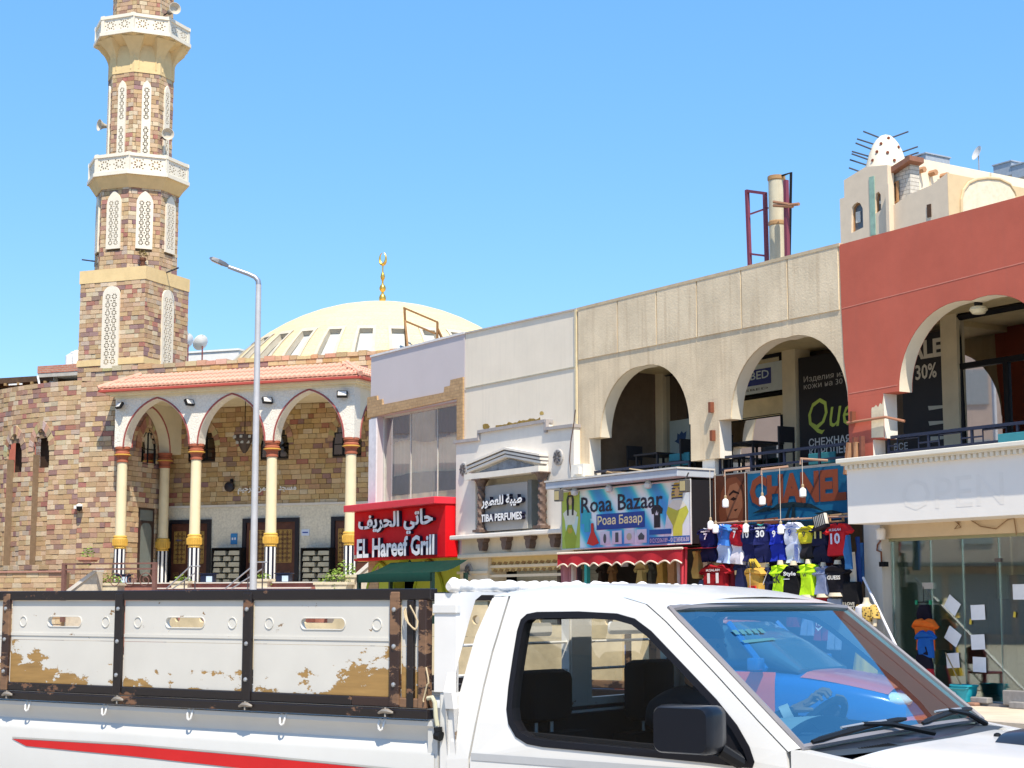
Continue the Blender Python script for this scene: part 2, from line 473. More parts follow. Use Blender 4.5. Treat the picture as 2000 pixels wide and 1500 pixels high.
# ------------------------------------------------------------------ masonry
PALETTE = [((0.48, 0.34, 0.20), 36), ((0.54, 0.40, 0.26), 30), ((0.44, 0.30, 0.18), 20), ((0.36, 0.215, 0.16), 10), ((0.38, 0.18, 0.14), 7),
           ((0.29, 0.19, 0.17), 7), ((0.57, 0.47, 0.33), 14), ((0.46, 0.38, 0.29), 7), ((0.25, 0.15, 0.14), 3)]
PAL = [c for c, w in PALETTE for _ in range(w)]
def stone_rows(P, s0, s1, z0, z1, cuts, out, rowh=0.17, lo=0.2, hi=0.46, rnd=R, gap=0.005, thick=0.06, pal=None):
 """courses of separate stones on the surface P(s, d, z); cuts(z) lists (a, b) openings"""
 n = max(1, round((z1 - z0) / rowh)); h = (z1 - z0) / n
 for i in range(n):
  za, zb = z0 + i * h, z0 + (i + 1) * h
  segs = [(s0, s1)]
  for a, b in cuts((za + zb) / 2):
   ns = []
   for p, q in segs:
    if b <= p or a >= q: ns.append((p, q)); continue
    if a > p: ns.append((p, a))
    if b < q: ns.append((b, q))
   segs = ns
  for p, q in segs:
   x = p + 1e-4
   first = True
   while x < q - 1e-3:
    w = rnd.uniform(lo, hi) * (rnd.uniform(0.35, 1) if first else 1)
    first = False
    if q - x - w < lo * 0.6: w = q - x
    a, b = x + gap, min(q, x + w) - gap
    x += w
    if b - a < 0.02: continue
    pr = rnd.uniform(0.0, 0.022)
    c = rnd.choice(pal or PAL); k = rnd.uniform(0.98, 1.22)
    c = tuple(min(0.75, max(0.02, ch * k + rnd.uniform(-.015, .015))) for ch in c)
    e = 0.005
    v = [P(a + e, -pr, za + gap + e), P(b - e, -pr, za + gap + e), P(b - e, -pr, zb - gap - e), P(a + e, -pr, zb - gap - e),
                     P(a, -pr + e * 1.5, za + gap), P(b, -pr + e * 1.5, za + gap), P(b, -pr + e * 1.5, zb - gap), P(a, -pr + e * 1.5, zb - gap),
                     P(a, thick, za + gap), P(b, thick, za + gap), P(b, thick, zb - gap), P(a, thick, zb - gap)]
    fc = [(0, 1, 2, 3), (0, 4, 5, 1), (1, 5, 6, 2), (2, 6, 7, 3), (3, 7, 4, 0), (4, 8, 9, 5), (5, 9, 10, 6), (6, 10, 11, 7), (7, 11, 8, 4)]
    out.append((v, fc, c, (b - a) * h))
def voussoirs(P, cx, zs, a, h, w, out, n=13, rnd=R):
 """wedge stones round a pointed arch"""
 inner = ogive_pts(cx, zs, a, h, n)
 outer = ogive_pts(cx, zs, a + w, h + w * 1.15, n)
 for i in range(n):
  c = tuple(ch * rnd.uniform(.85, 1.15) for ch in rnd.choice(PAL))
  p, q, r_, t = inner[i], inner[i + 1], outer[i + 1], outer[i]
  m = ((p[0] + q[0] + r_[0] + t[0]) / 4, (p[1] + q[1] + r_[1] + t[1]) / 4)
  sh = lambda k, e=0.95: (m[0] + (k[0] - m[0]) * e, m[1] + (k[1] - m[1]) * e)
  pr = rnd.uniform(0.02, 0.045)
  fr = [P(*((sh(k)[0], -pr, sh(k)[1]))) for k in (p, q, r_, t)]
  bk = [P(*((sh(k)[0], 0.06, sh(k)[1]))) for k in (p, q, r_, t)]
  out.append((fr + bk, [(0, 1, 2, 3), (0, 4, 5, 1), (1, 5, 6, 2), (2, 6, 7, 3), (3, 7, 4, 0)], c, w * w))
def lay(stones, thing_o, wall_o, name='stone', most=300):
 """the largest stones become objects of their own, the rest one mass"""
 stones = sorted(stones, key=lambda q: -q[3])
 for v, f, c, _ in stones[:most]:
  m = MB(); m.add(v, f, 0, c)
  m.build(name, STONE, wall_o, normals=False)
 if len(stones) > most:
  m = MB()
  for v, f, c, _ in stones[most:]: m.add(v, f, 0, c)
  o = m.build('small_stones', STONE, wall_o, normals=False)
  o['kind'] = 'stuff'
# ------------------------------------------------------------------ ground
def ground():
 m, n, l, b = nt('asphalt')
 tc = n.new('ShaderNodeTexCoord')
 no = n.new('ShaderNodeTexNoise'); no.inputs['Scale'].default_value = 0.6; no.inputs['Detail'].default_value = 9
 l.new(tc.outputs['Object'], no.inputs['Vector'])
 mx = n.new('ShaderNodeMix'); mx.data_type = 'RGBA'; mx.inputs[6].default_value = (0.27, 0.235, 0.185, 1); mx.inputs[7].default_value = (0.40, 0.35, 0.28, 1)
 l.new(no.outputs[0], mx.inputs[0]); l.new(mx.outputs[2], b.inputs['Base Color']); b.inputs['Roughness'].default_value = 0.9
 mb = MB(); mb.add([(-900, -900, 0), (900, -900, 0), (900, 900, 0), (-900, 900, 0)], [(0, 1, 2, 3)])
 tag(mb.build('road', m, None, False, W0), 'dusty asphalt road in front of the shops', kind='structure')
 pv = mat('pavement_concrete', (0.55, 0.47, 0.37), 0.9, 0.14, 1.5, 0.3, 30)
 mb = MB(); mb.box(-20, 30, -2.9, 8, -0.05, 0.05)
 tag(mb.build('pavement', pv, None, False, S), 'pale dusty pavement along the shop fronts', kind='structure')
 mb = MB(); k = MB()
 mb.box(-20, 30, -3.15, -2.91, -0.05, 0.07)
 tag(mb.build('kerb', mat('kerb_stone', (0.48, 0.42, 0.34), 0.9), None, False, S), 'stone kerb at the edge of the shop pavement', kind='structure')
 mb = MB(); mb.box(-12, 30, -0.35, 0.2, 0.04, 0.09)
 tag(mb.build('shop_step', mat('step_grey', (0.20, 0.19, 0.19), 0.8), None, False, S), 'dark grey step under the glass shop front', kind='structure')
ground()
# ------------------------------------------------------------------ mosque
ZT = Q.px(530, 1140)[1]                       # terrace level
DB = 3.2                                      # back wall of the portico
DA = 0.34                                     # face of the drum wall
WOODD = mat('door_wood', (0.085, 0.030, 0.018), 0.45, 0.3, 5, 0.1)
GOLDT = mat('inlay_gold', (0.36, 0.22, 0.06), 0.5, 0.2, 9, 0.1)
GOLD = mat('polished_gold', (0.85, 0.50, 0.10), 0.28, 0.05, 5, 0.0, metal=0.9)
PALE = mat('pale_tile', (0.56, 0.54, 0.45), 0.55, 0.08, 1.5, 0.06)
MARBLE = mat('white_marble', (0.64, 0.61, 0.55), 0.5, 0.07, 3, 0.05)
WINGL = glass('dark_window_glass', (0.10, 0.12, 0.13), 0.12)
def mosque():
 t = thing('mosque', 'stone mosque of mixed brown and mauve blocks with a shallow cream dome', 'mosque', Q, (0, DB, 0))
 sl = Q.px(328, 900, DB)[0]; sr = 8.0
 ztop = Q.px(475, 702, DB)[1]
 zc = Q.px(600, 985, DB)[1]
 S5 = -5.95                                 # side wall beside the portico
 R5 = 9.0; sc5 = -7.7; dc5 = DA + R5        # drum of the prayer niche
 # --- base walls
 w = MB()
 wall_s = -9.4
 w.box(S5, sr, DB + 0.05, DB + 0.6, 0, ztop - .03)
 w.box(wall_s, S5 - .05, DB + 0.05, DB + 0.6, Q.px(150, 745, DA)[1] - .4, ztop - .03)
 w.box(S5 - 0.5, S5 - 0.05, DA + 0.05, DB + 0.05, 0, Q.px(225, 770, DA)[1])
 w.box(sc5, S5 - 0.5, DA + 0.05, DA + 0.5, 0, Q.px(190, 745, DA)[1])
 N = 28
 zd = Q.px(150, 744, DA)[1]
 def drum(a, d, z):                         # a = metres along the wall to the left of sc5
  ph = a / R5
  return (sc5 - (R5 - d) * sin(ph), dc5 - (R5 - d) * cos(ph), z)
 # flat roofs behind the parapets
 w.add([drum(12.0 * i / N, .3, zd - .15) for i in range(N + 1)] + [(S5, DA + .3, zd - .15), (S5, 9, zd - .15), (-9, 14, zd - .15)], [tuple(range(N + 4))])
 w.box(wall_s, sr, DB + .6, 16, ztop - 1.0, ztop - .6)
 st = []
 P = lambda s, d, z: (s, DB + d, z)
 # upper windows of the back wall
 wins = [Q.px(395, 860, DB)[0], Q.px(537, 860, DB)[0], Q.px(678, 860, DB)[0], Q.px(678, 860, DB)[0] + 2.7]
 zw0 = Q.px(560, 893, DB)[1]; zw1 = Q.px(560, 822, DB)[1]; aw = 0.52
 zsp = zw1 - 0.75
 def cut(z):
  o = []
  for c in wins:
   if zw0 <= z <= zw1:
    h = aw + .02 if z < zsp else max(0, aw * (1 - ((z - zsp) / (zw1 - zsp)) ** 1.6) + .02)
    o.append((c - h, c + h))
  return o
 GP = [(.52, .37, .19)] * 5 + [(.58, .44, .25)] * 4 + [(.46, .31, .15)] * 4 + [(.40, .24, .14), (.36, .17, .12), (.30, .19, .16), (.60, .50, .34)]
 stone_rows(P, S5, sr, zc, ztop - .12, cut, st, pal=GP)
 stone_rows(P, wall_s, S5, Q.px(150, 745, DA)[1] - .3, ztop - .12, lambda z: [], st)
 # ragged coping course
 x = wall_s
 while x < sr:
  wd = R.uniform(.25, .6)
  c = tuple(ch * R.uniform(.95, 1.3) for ch in R.choice(PAL[:60]))
  za, zb = ztop - .12, ztop + R.uniform(-.02, .07)
  p = [(x, DB - .04, za), (x + wd - .02, DB - .04, za), (x + wd - .02, DB - .04, zb), (x, DB - .04, zb),
             (x, DB + .5, za), (x + wd - .02, DB + .5, za), (x + wd - .02, DB + .5, zb), (x, DB + .5, zb)]
  st.append((p, [(0, 1, 2, 3), (7, 6, 5, 4), (0, 4, 5, 1), (1, 5, 6, 2), (2, 6, 7, 3), (3, 7, 4, 0)], c, wd * .15))
  x += wd
 for c in wins: voussoirs(P, c, zsp, aw, zw1 - zsp, .22, st)
 # side wall (faces the portico's open side)
 P2 = lambda s, d, z: (S5 - d, s, z)
 cy = (DA + DB) / 2 + .1
 hzw = Q.side(262, 834, S5)[1]; lzw = Q.side(262, 903, S5)[1]
 def cut2(z):
  o = []
  if lzw <= z <= hzw:
   h = .42 if z < hzw - .7 else .42 * (1 - ((z - hzw + .7) / .7) ** 1.6)
   o.append((cy - h, cy + h))
  if ZT <= z <= Q.side(255, 990, S5)[1]: o.append((cy - .5, cy + .5))
  return o
 stone_rows(P2, DA, DB, ZT - .3, Q.px(225, 770, DA)[1] + .02, cut2, st)
 voussoirs(P2, cy, hzw - .7, .5, .9, .3, st)
 # flat bit and drum with three tall niches
 P3 = lambda s, d, z: (s, DA + d, z)
 nich = [Q.px(78, 850, DA)[0], Q.px(25, 850, DA)[0]]
 def on_drum(px, py):
  best = None
  for i in range(240):
   a = 12.0 * i / 240
   p = Q.M @ Vector(drum(a, 0, 5))
   q = 1000 + F_PX * p.x / p.y
   if best is None or abs(q - px) < best[0]: best = (abs(q - px), a)
  p = Q.M @ Vector(drum(best[1], 0, 0))
  rr = ray(px, py); tt = p.y / rr.y
  return best[1], EYE + rr.z * tt
 an = [on_drum(77, 820), on_drum(25, 840)]
 a3 = (an[1][0] * 2 - an[0][0]) + .8
 nz0 = on_drum(60, 1105)[1]
 cen = [(an[0][0], on_drum(76, 836)[1], .40), (an[1][0], on_drum(24, 846)[1], .48), (a3, on_drum(24, 846)[1], .45)]
 cuts_ = sorted([0, 12.0] + [c + s_ * h for c, z_, h in cen for s_ in (-1, 1)])
 for p, q in zip(cuts_, cuts_[1:]):
  nich_ = [k for k in cen if k[0] - k[2] < (p + q) / 2 < k[0] + k[2]]
  n_ = max(1, int((q - p) / .4))
  for i in range(n_):
   a, b = p + (q - p) * i / n_, p + (q - p) * (i + 1) / n_
   spans = [(0, zd, .05)] if not nich_ else [(0, nz0, .05), (nz0, nich_[0][1] - .35, .33), (nich_[0][1] - .35, zd, .05)]
   for za, zb, dd_ in spans: w.add([drum(a, dd_, za), drum(b, dd_, za), drum(b, dd_, zb), drum(a, dd_, zb)], [(0, 1, 2, 3)])
   w.add([drum(a, .05, zd), drum(b, .05, zd), drum(b, .5, zd), drum(a, .5, zd)], [(0, 1, 2, 3)])
 wall = w.build('wall', MORTAR, t)
 def cutd(z):
  o = []
  for c, zt, hw in cen:
   if nz0 <= z <= zt:
    h = hw if z < zt - .8 else hw * (1 - ((z - zt + .8) / .8) ** 1.6)
    o.append((c - h, c + h))
  return o
 stone_rows(drum, 0, 11.5, .9, zd + .02, cutd, st)
 # stones at the back of each niche
 for c, zt, hw in cen:
  Pn = lambda s, d, z: drum(s, d + .26, z)
  stone_rows(Pn, c - hw, c + hw, nz0, zt - 1.35, lambda z: [], st)
  voussoirs(drum, c, zt - .8, hw, .8, .26, st)
  dk = MB()
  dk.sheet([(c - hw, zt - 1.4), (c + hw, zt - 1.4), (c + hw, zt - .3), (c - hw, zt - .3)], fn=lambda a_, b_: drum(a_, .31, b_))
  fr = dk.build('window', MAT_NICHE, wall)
  for sg in (-1, 1):
   jb = MB()
   jb.add([drum(c + sg * hw, 0, nz0), drum(c + sg * hw, .28, nz0), drum(c + sg * hw, .28, zt - .9), drum(c + sg * hw, 0, zt - .9)], [(0, 1, 2, 3)])
   jb.build('jamb', MORTAR, wall)
 stone_rows(P3, sc5, S5, .9, Q.px(190, 745, DA)[1], lambda z: [], st)
 lay(st, t, wall)
 # marble dado, doors, windows
 d0 = MB(); d0.box(S5, sr, DB - .02, DB + .05, ZT, zc); d0.build('pale_dado', bricky('dado_tile', (.66, .62, .49), (.70, .66, .53), (.55, .52, .42), .6, .3, .5, .006, .1), t)
 d1 = MB(); d1.box(S5, sr, DB - .07, DB + .05, zc - .03, zc + .05); d1.build('dado_cap', MARBLE, t)
 def lattice(mb, x0, x1, z0, z1, y, cell):
  nx = max(1, round((x1 - x0) / cell)); nz = max(1, round((z1 - z0) / cell))
  for i in range(nx):
   for j in range(nz):
    cx = x0 + (i + .5) * (x1 - x0) / nx; cz = z0 + (j + .5) * (z1 - z0) / nz
    for k in range(4):
     a = PI / 4 * k; q = cell * .5
     mb.bar((cx - q * cos(a), y, cz - q * sin(a)), (cx + q * cos(a), y, cz + q * sin(a)), .018, .02)
  mb.box(x0, x1, y - .012, y + .01, z0, z0 + .025); mb.box(x0, x1, y - .012, y + .01, z1 - .025, z1)
  mb.box(x0, x0 + .025, y - .012, y + .01, z0, z1); mb.box(x1 - .025, x1, y - .012, y + .01, z0, z1)
 zdt = Q.px(530, 1012, DB)[1]
 for pa, pb, leaves in ((383, 413, 2), (475, 585, 2), (648, 700, 2)):
  a = Q.px(pa, 1080, DB)[0]; b = Q.px(pb, 1080, DB)[0]
  if pa == 383: a = b - 1.75
  if pa == 648: b = a + 1.75
  zt = zdt
  fr = MB()
  fr.box(a, a + .14, DB - .10, DB, ZT, zt); fr.box(b - .14, b, DB - .10, DB, ZT, zt); fr.box(a + .14, b - .14, DB - .10, DB, zt - .14, zt)
  dr = fr.build('door', flat('door_frame_dark', (.012, .013, .02), .35), t)
  lw = (b - a - .28) / leaves
  for k in range(leaves):
   x0 = a + .14 + k * lw
   lf = MB(); lf.box(x0 + .01, x0 + lw - .01, DB - .05, DB - .022, ZT, zt - .14); lf.build('leaf', WOODD, dr)
   la = MB(); lattice(la, x0 + .13, x0 + lw - .13, ZT + .75, zt - .40, DB - .06, .17); la.build('lattice_inlay', GOLDT, dr)
   for q in (0, 1):
    sq = MB(); cx = x0 + lw * (.3 + .4 * q)
    for e in (.10, .05): sq.tube([(cx - e, DB - .055, ZT + .33 - e), (cx + e, DB - .055, ZT + .33 - e), (cx + e, DB - .055, ZT + .33 + e), (cx - e, DB - .055, ZT + .33 + e)], .008, 4, closed=True)
    sq.build('square_inlay', GOLDT, dr)
 for c in wins:
  g = MB(); pts = [(c - aw - .02, zw0), (c + aw + .02, zw0)] + list(reversed(ogive_pts(c, zsp, aw + .02, zw1 - zsp, 12)))
  g.sheet(pts, y=DB + .035); wo_ = g.build('window', WINGL, t)
  b = MB()
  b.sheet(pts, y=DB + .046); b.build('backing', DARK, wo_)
  f = MB(); f.tube([(x, DB + .02, z) for x, z in pts], .035, 5, closed=True)
  for k in (-1, 1): f.box(c + k * .17 - .015, c + k * .17 + .015, DB + .0, DB + .03, zw0, zsp + .35)
  for z in (zw0 + .38, zw0 + .76): f.box(c - aw, c + aw, DB + .003, DB + .027, z - .015, z + .015)
  f.build('frame', BLACK, wo_)
 g = MB(); pts = [(cy - .42, lzw), (cy + .42, lzw)] + list(reversed(ogive_pts(cy, hzw - .7, .42, .7, 12)))
 g.sheet(pts, fn=lambda a, b: (S5 - .035, a, b)); wo_ = g.build('window', WINGL, t)
 f = MB(); f.tube([(S5 - .02, a, b) for a, b in pts], .035, 5, closed=True); f.box(S5 - .04, S5 - .01, cy - .015, cy + .015, lzw, hzw); f.box(S5 - .038, S5 - .012, cy - .4, cy + .4, lzw + .5, lzw + .53); f.build('frame', BLACK, wo_)
 zsd = Q.side(255, 990, S5)[1]
 g = MB(); g.box(S5 - .05, S5 - .02, cy - .48, cy + .48, ZT + .1, zsd); dr = g.build('side_door', flat('aluminium_dark', (.05, .03, .025), .4), t)
 g = MB(); g.sheet(round_rect(cy - .33, cy + .33, ZT + .3, zsd - .5, .25), fn=lambda a, b: (S5 - .015, a, b)); g.sheet([(cy - .38, zsd - .42), (cy + .38, zsd - .42), (cy + .38, zsd - .06), (cy - .38, zsd - .06)], fn=lambda a, b: (S5 - .015, a, b))
 g.build('pane', flat('frosted_glass', (.16, .18, .17), .2), dr)
 # writing on the back wall
 ya = Q.px(470, 966, DB)[1]; yb = Q.px(470, 948, DB)[1]
 al = '\uFEE2\uFEF4\uFEA3\uFEAE\uFEDF\uFE8D \uFEE6\uFEE4\uFEA3\uFEAE\uFEDF\uFE8D \uFEAA\uFEA0\uFEB4\uFEE3'
 text('wall_lettering', al, Q.px(466, 955, DB)[0], Q.px(580, 955, DB)[0], ya, yb, DB - .03, flat('letter_white', (.8, .79, .75), .5), t, .03, .02)
 # --- dome
 Dm = 68.0; k = Dm / F_PX
 Rd = 402 * k
 rr = ray(743, 992); c = Vector((0, 0, EYE)) + rr * (Dm / rr.y)
 cl = c - Q.O; cs, cd, cz = cl.dot(Q.u), cl.dot(Q.v), c.z
 cz = EYE + (1180 - 992) * k
 NW = 28; LA0, LA1 = rad(34), rad(50.5)
 pan = 2 * PI / NW
 tw = Vector((-c.x, -c.y, 0)).normalized()
 ph0 = math.atan2(tw.dot(Q.v), tw.dot(Q.u)) + pan / 2      # two windows flank the side towards the street
 dome_m = bricky('dome_tile', (.62, .51, .29), (.65, .54, .32), (.53, .43, .24), .9, .22, .75, .012, .25)
 db = MB()
 def sp(la, ph, r=Rd): return (cs + r * cos(la) * cos(ph), cd + r * cos(la) * sin(ph), cz + r * sin(la))
 hw_ = rad(2.75)
 NP = 160
 lats = [rad(20), LA0, LA1] + [LA1 + (PI / 2 - LA1) * j / 8 for j in range(1, 9)]
 for i in range(NW):
  pc = ph0 + pan * i
  edges = [pc - pan / 2, pc - hw_ * 1.35, pc - hw_, pc + hw_, pc + hw_ * 1.35, pc + pan / 2]
  sub = []
  for a_, b_ in zip(edges, edges[1:]):
   kx = 2 if b_ - a_ > rad(2) else 1
   for q in range(kx): sub.append((a_ + (b_ - a_) * q / kx, a_ + (b_ - a_) * (q + 1) / kx))
  fl = [LA0 + (LA1 - LA0) * j / 4 for j in range(5)]
  for a_, b_ in sub:
   mid = (a_ + b_) / 2
   inwin = abs(mid - pc) < hw_
   for u_, v_ in [(rad(14), LA0)] + list(zip(fl, fl[1:])) + list(zip(lats[2:], lats[3:])):
    if inwin and u_ >= LA0 - 1e-6 and v_ <= LA1 + 1e-6: continue
    db.add([sp(u_, a_), sp(u_, b_), sp(v_, b_), sp(v_, a_)], [(0, 1, 2, 3)])
 dome = db.build('dome', dome_m, t, True)
 frm = mat('dome_window_frame', (.50, .45, .36), .8, .1, 4, .1)
 for i in range(NW):
  pc = ph0 + pan * i
  # leave out the far side, which nothing shows
  if sin(pc) > 0.75: continue
  wb = MB()
  fl = [LA0 + (LA1 - LA0) * j / 4 for j in range(5)]
  for u_, v_ in zip(fl, fl[1:]):
   for sg in (-1, 1):
    wb.add([sp(u_, pc + sg * hw_), sp(v_, pc + sg * hw_), sp(v_, pc + sg * hw_, Rd - .2), sp(u_, pc + sg * hw_, Rd - .2)], [(0, 1, 2, 3)])
    wb.add([sp(u_, pc + sg * hw_, Rd + .03), sp(v_, pc + sg * hw_, Rd + .03), sp(v_, pc + sg * hw_ * 1.45, Rd + .03), sp(u_, pc + sg * hw_ * 1.45, Rd + .03)], [(0, 1, 2, 3)])
  wb.add([sp(LA1, pc - hw_), sp(LA1, pc + hw_), sp(LA1, pc + hw_, Rd - .2), sp(LA1, pc - hw_, Rd - .2)], [(0, 1, 2, 3)])
  wb.add([sp(LA1, pc - hw_ * 1.45, Rd + .03), sp(LA1, pc + hw_ * 1.45, Rd + .03), sp(LA1 + rad(1.6), pc + hw_ * 1.45, Rd + .03), sp(LA1 + rad(1.6), pc - hw_ * 1.45, Rd + .03)], [(0, 1, 2, 3)])
  f = wb.build('dome_window', frm, dome)
  gb = MB()
  gb.add([sp(LA0, pc - hw_, Rd - .10), sp(LA0, pc + hw_, Rd - .10), sp(LA1, pc + hw_, Rd - .18), sp(LA1, pc - hw_, Rd - .18)], [(0, 1, 2, 3)])
  gb.build('pane', flat('dome_pane_white', (.46, .48, .47), .25), dome)
 # finial
 fz = cz + Rd
 fb = MB()
 k2 = k * 1.0
 hh = [(10, 0), (7, 3), (14, 12), (15, 18), (12, 25), (5, 30), (5, 34), (13, 40), (14, 46), (11, 52), (4, 57), (4, 66), (9, 73), (10, 78), (7, 85), (3, 92), (3, 108), (1.5, 112)]
 fb.lathe([(r_ * k2 / 2 * .95, z_ * k2 * .72 - .02) for r_, z_ in hh], cs, cd, 14, cz=fz)
 fn = fb.build('finial', GOLD, dome, True)
 cr = MB(); zc2 = fz + 112 * k2 * .72 + 11 * k2
 pts = []; rs = []
 for i in range(25):
  a_ = PI / 2 + rad(18) + (2 * PI - rad(36)) * i / 24
  pts.append((cs + 11 * k2 * .62 * cos(a_), cd, zc2 + 12 * k2 * sin(a_))); rs.append(.015 + .055 * (sin(PI * i / 24) ** 1.5))
 cr.tube(pts, rs, 6); cr.build('crescent', GOLD, dome, True)
 return t
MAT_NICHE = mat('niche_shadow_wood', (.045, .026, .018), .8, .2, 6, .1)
mosque_o = mosque()
# ------------------------------------------------------------------ portico
def portico():
 t = thing('mosque_portico', 'white arcaded mosque porch with red outlined arches under a salmon tiled eave', 'portico', Q, (-1.4, 0, ZT))
 cols = [-5.70, -2.83, 0.0, 2.84]
 zs = Q.px(530, 862)[1]; zcr = Q.px(455, 773)[1]
 ztop = Q.px(530, 765)[1]; zceil = Q.px(455, 786, DB)[1]
 PL = scale_pattern('netted_plaster', (.76, .72, .62), (.68, .645, .56), 11.0)
 CRM = mat('cornice_cream', (.74, .66, .47), .8, .06, 3, .1, streak=.25)
 REDL = flat('arch_line_red', (.30, .075, .065), .6)
 hw = .20
 fb = MB(); tri = MB()
 z_e = ztop
 def strip(x0, x1, P, mb, h, tr):
  a = (x1 - x0) / 2 - hw; cx = (x0 + x1) / 2
  pts = ogive_pts(cx, zs, a, h, 22)
  out = [(x0, zs), (x0, z_e), (x1, z_e), (x1, zs)] + list(reversed(pts))
  mb.prism(out, -hw, hw, fn=P)
  tr.tube([P(x, -hw - .005, z) for x, z in ogive_pts(cx, zs, a + .04, h + .045, 22)], .032, 5)
 PF = lambda a, y, b: (a, y, b)
 for i in range(3): strip(cols[i], cols[i + 1], PF, fb, zcr - zs, tri)
 fb.box(cols[0] - hw, cols[0], -hw, hw, zs, z_e); fb.box(cols[3], cols[3] + hw, -hw, hw, zs, z_e)
 aw = fb.build('arcade_wall', PL, t)
 for sx in (cols[0], cols[3]):
  sg = 1 if sx < 0 else -1
  m2 = MB()
  PS = lambda a, y, b, sx=sx, sg=sg: (sx - y, a, b)
  a0, a1 = hw, 2.5
  a = (a1 - a0) / 2 - .06; cx = (a0 + a1) / 2
  pts = ogive_pts(cx, zs, a, zcr - zs - .1, 18)
  m2.prism([(a0, zs), (a0, z_e), (DB, z_e), (DB, zs - .0), (a1 - .06, zs)] + list(reversed(pts)), -hw, hw, fn=PS)
  m2.build('side_arch', mat('arch_cream', (.72, .66, .50), .8, .05, 3, .1), t)
  for yy in (-hw - .005, hw + .005):
   tri.tube([PS(x, yy, z) for x, z in ogive_pts(cx, zs, a + .05, zcr - zs - .05, 18)], .03, 5)
 tri.build('arch_trim', REDL, t, True)
 # ceiling, cornice, fascia
 c = MB(); c.box(cols[0] - .1, cols[3] + .1, hw, DB - .05, zceil, zceil + .12); c.build('ceiling', mat('porch_ceiling', (.74, .68, .54), .85), t)
 ze = Q.px(205, 760, -.55)[1]
 zc0 = ztop
 x0, x1 = cols[0] - .35, cols[3] + .35
 for k, (e, za, zb) in enumerate(((.03, zc0, zc0 + (ze - .1 - zc0) * .4), (.14, zc0 + (ze - .1 - zc0) * .4, zc0 + (ze - .1 - zc0) * .7), (.24, zc0 + (ze - .1 - zc0) * .7, ze - .10))):
  c = MB(); c.box(cols[0] - hw - e, cols[3] + hw + e, -hw - e, DB - .06, za, zb); c.build('cornice', CRM, t)
 ov = .42
 f = MB(); f.box(cols[0] - hw - ov, cols[3] + hw + ov, -hw - ov, DB - .07, ze - .10, ze - .03); f.build('eave_board', flat('eave_red', (.42, .07, .05), .6), t)
 # roof slope and pantiles
 zr = ze + .50; run = 1.0
 xa, xb = cols[0] - hw - ov, cols[3] + hw + ov
 ya = -hw - ov
 TM = mat('salmon_tile', (.62, .33, .235), .75, .15, 4, .2)
 base = MB()
 base.add([(xa, ya, ze - .03), (xb, ya, ze - .03), (xb - run, ya + run, zr), (xa + run, ya + run, zr), (xa + run, DB - .1, zr), (xb - run, DB - .1, zr), (xa, DB - .1, ze - .03), (xb, DB - .1, ze - .03)],
             [(0, 1, 2, 3), (3, 2, 5, 4), (0, 3, 4, 6), (1, 7, 5, 2)])
 roof = base.build('roof', TM, t)
 w = .175; rows = 3
 sl = Vector((0, run, zr - ze)); L = sl.length / rows
 def tile(xc, k, side=None):
  m = MB()
  p0 = ya + run * k / rows; q0 = ze + (zr - ze) * k / rows
  p1 = ya + run * (k + 1.12) / rows; q1 = ze + (zr - ze) * (k + 1.12) / rows
  pts = []
  for (yy, zz, rr, up) in ((p0, q0, .082, .02), (p1, q1, .066, .0)):
   for j in range(6):
    a = PI * j / 5
    pts.append((xc + rr * cos(a), yy, zz + up + rr * sin(a)))
  m.add(pts, [(j, j + 1, j + 7, j + 6) for j in range(5)] + [(0, 1, 2, 3, 4, 5)])
  return m
 n = int((xb - xa) / w)
 protos = {}
 for k in range(rows):
  for i in range(n):
   xc = xa + w * (i + .5)
   lim = run * (k + .3) / rows
   if xc < xa + lim or xc > xb - lim: continue
   if k not in protos:
    o = tile(xc, k).build('roof_tile', TM, roof, True); protos[k] = (o, xc)
   else:
    o, x_ = protos[k]; inst(o, roof, xc - x_, R.uniform(-.006, .006), R.uniform(-.004, .004))
 # right-hand hip
 for k in range(rows):
  for i in range(14):
   yc = ya + w * (i + .5)
   if yc < ya + run * (k + .3) / rows: continue
   m = MB(); pts = []
   p0 = xb - run * k / rows; q0 = ze + (zr - ze) * k / rows
   p1 = xb - run * (k + 1.12) / rows; q1 = ze + (zr - ze) * (k + 1.12) / rows
   for (xx, zz, rr, up) in ((p0, q0, .082, .02), (p1, q1, .066, 0)):
    for j in range(6):
     a = PI * j / 5; pts.append((xx, yc + rr * cos(a), zz + up + rr * sin(a)))
   if ('h', k) not in protos:
    m.add(pts, [(j, j + 1, j + 7, j + 6) for j in range(5)] + [(0, 1, 2, 3, 4, 5)])
    protos['h', k] = (m.build('roof_tile', TM, roof, True), yc)
   else:
    o, y_ = protos['h', k]; inst(o, roof, 0, yc - y_, 0)
 for xe, sg in ((xa, 1), (xb, -1)):
  h = MB(); h.tube([(xe, ya, ze + .04), (xe + sg * run, ya + run, zr + .06)], .085, 8); h.build('hip_tile', TM, roof, True)
 # columns
 zst = Q.px(530, 1068)[1]; zco = Q.px(530, 1041)[1]; zcp = Q.px(530, 890)[1]
 TER = mat('terracotta', (.36, .115, .065), .7, .15, 6, .15)
 SH = mat('column_cream', (.72, .62, .40), .6, .06, 3, .08)
 COLG = mat('ochre_paint', (.62, .38, .07), .5, .1, 6, .1)
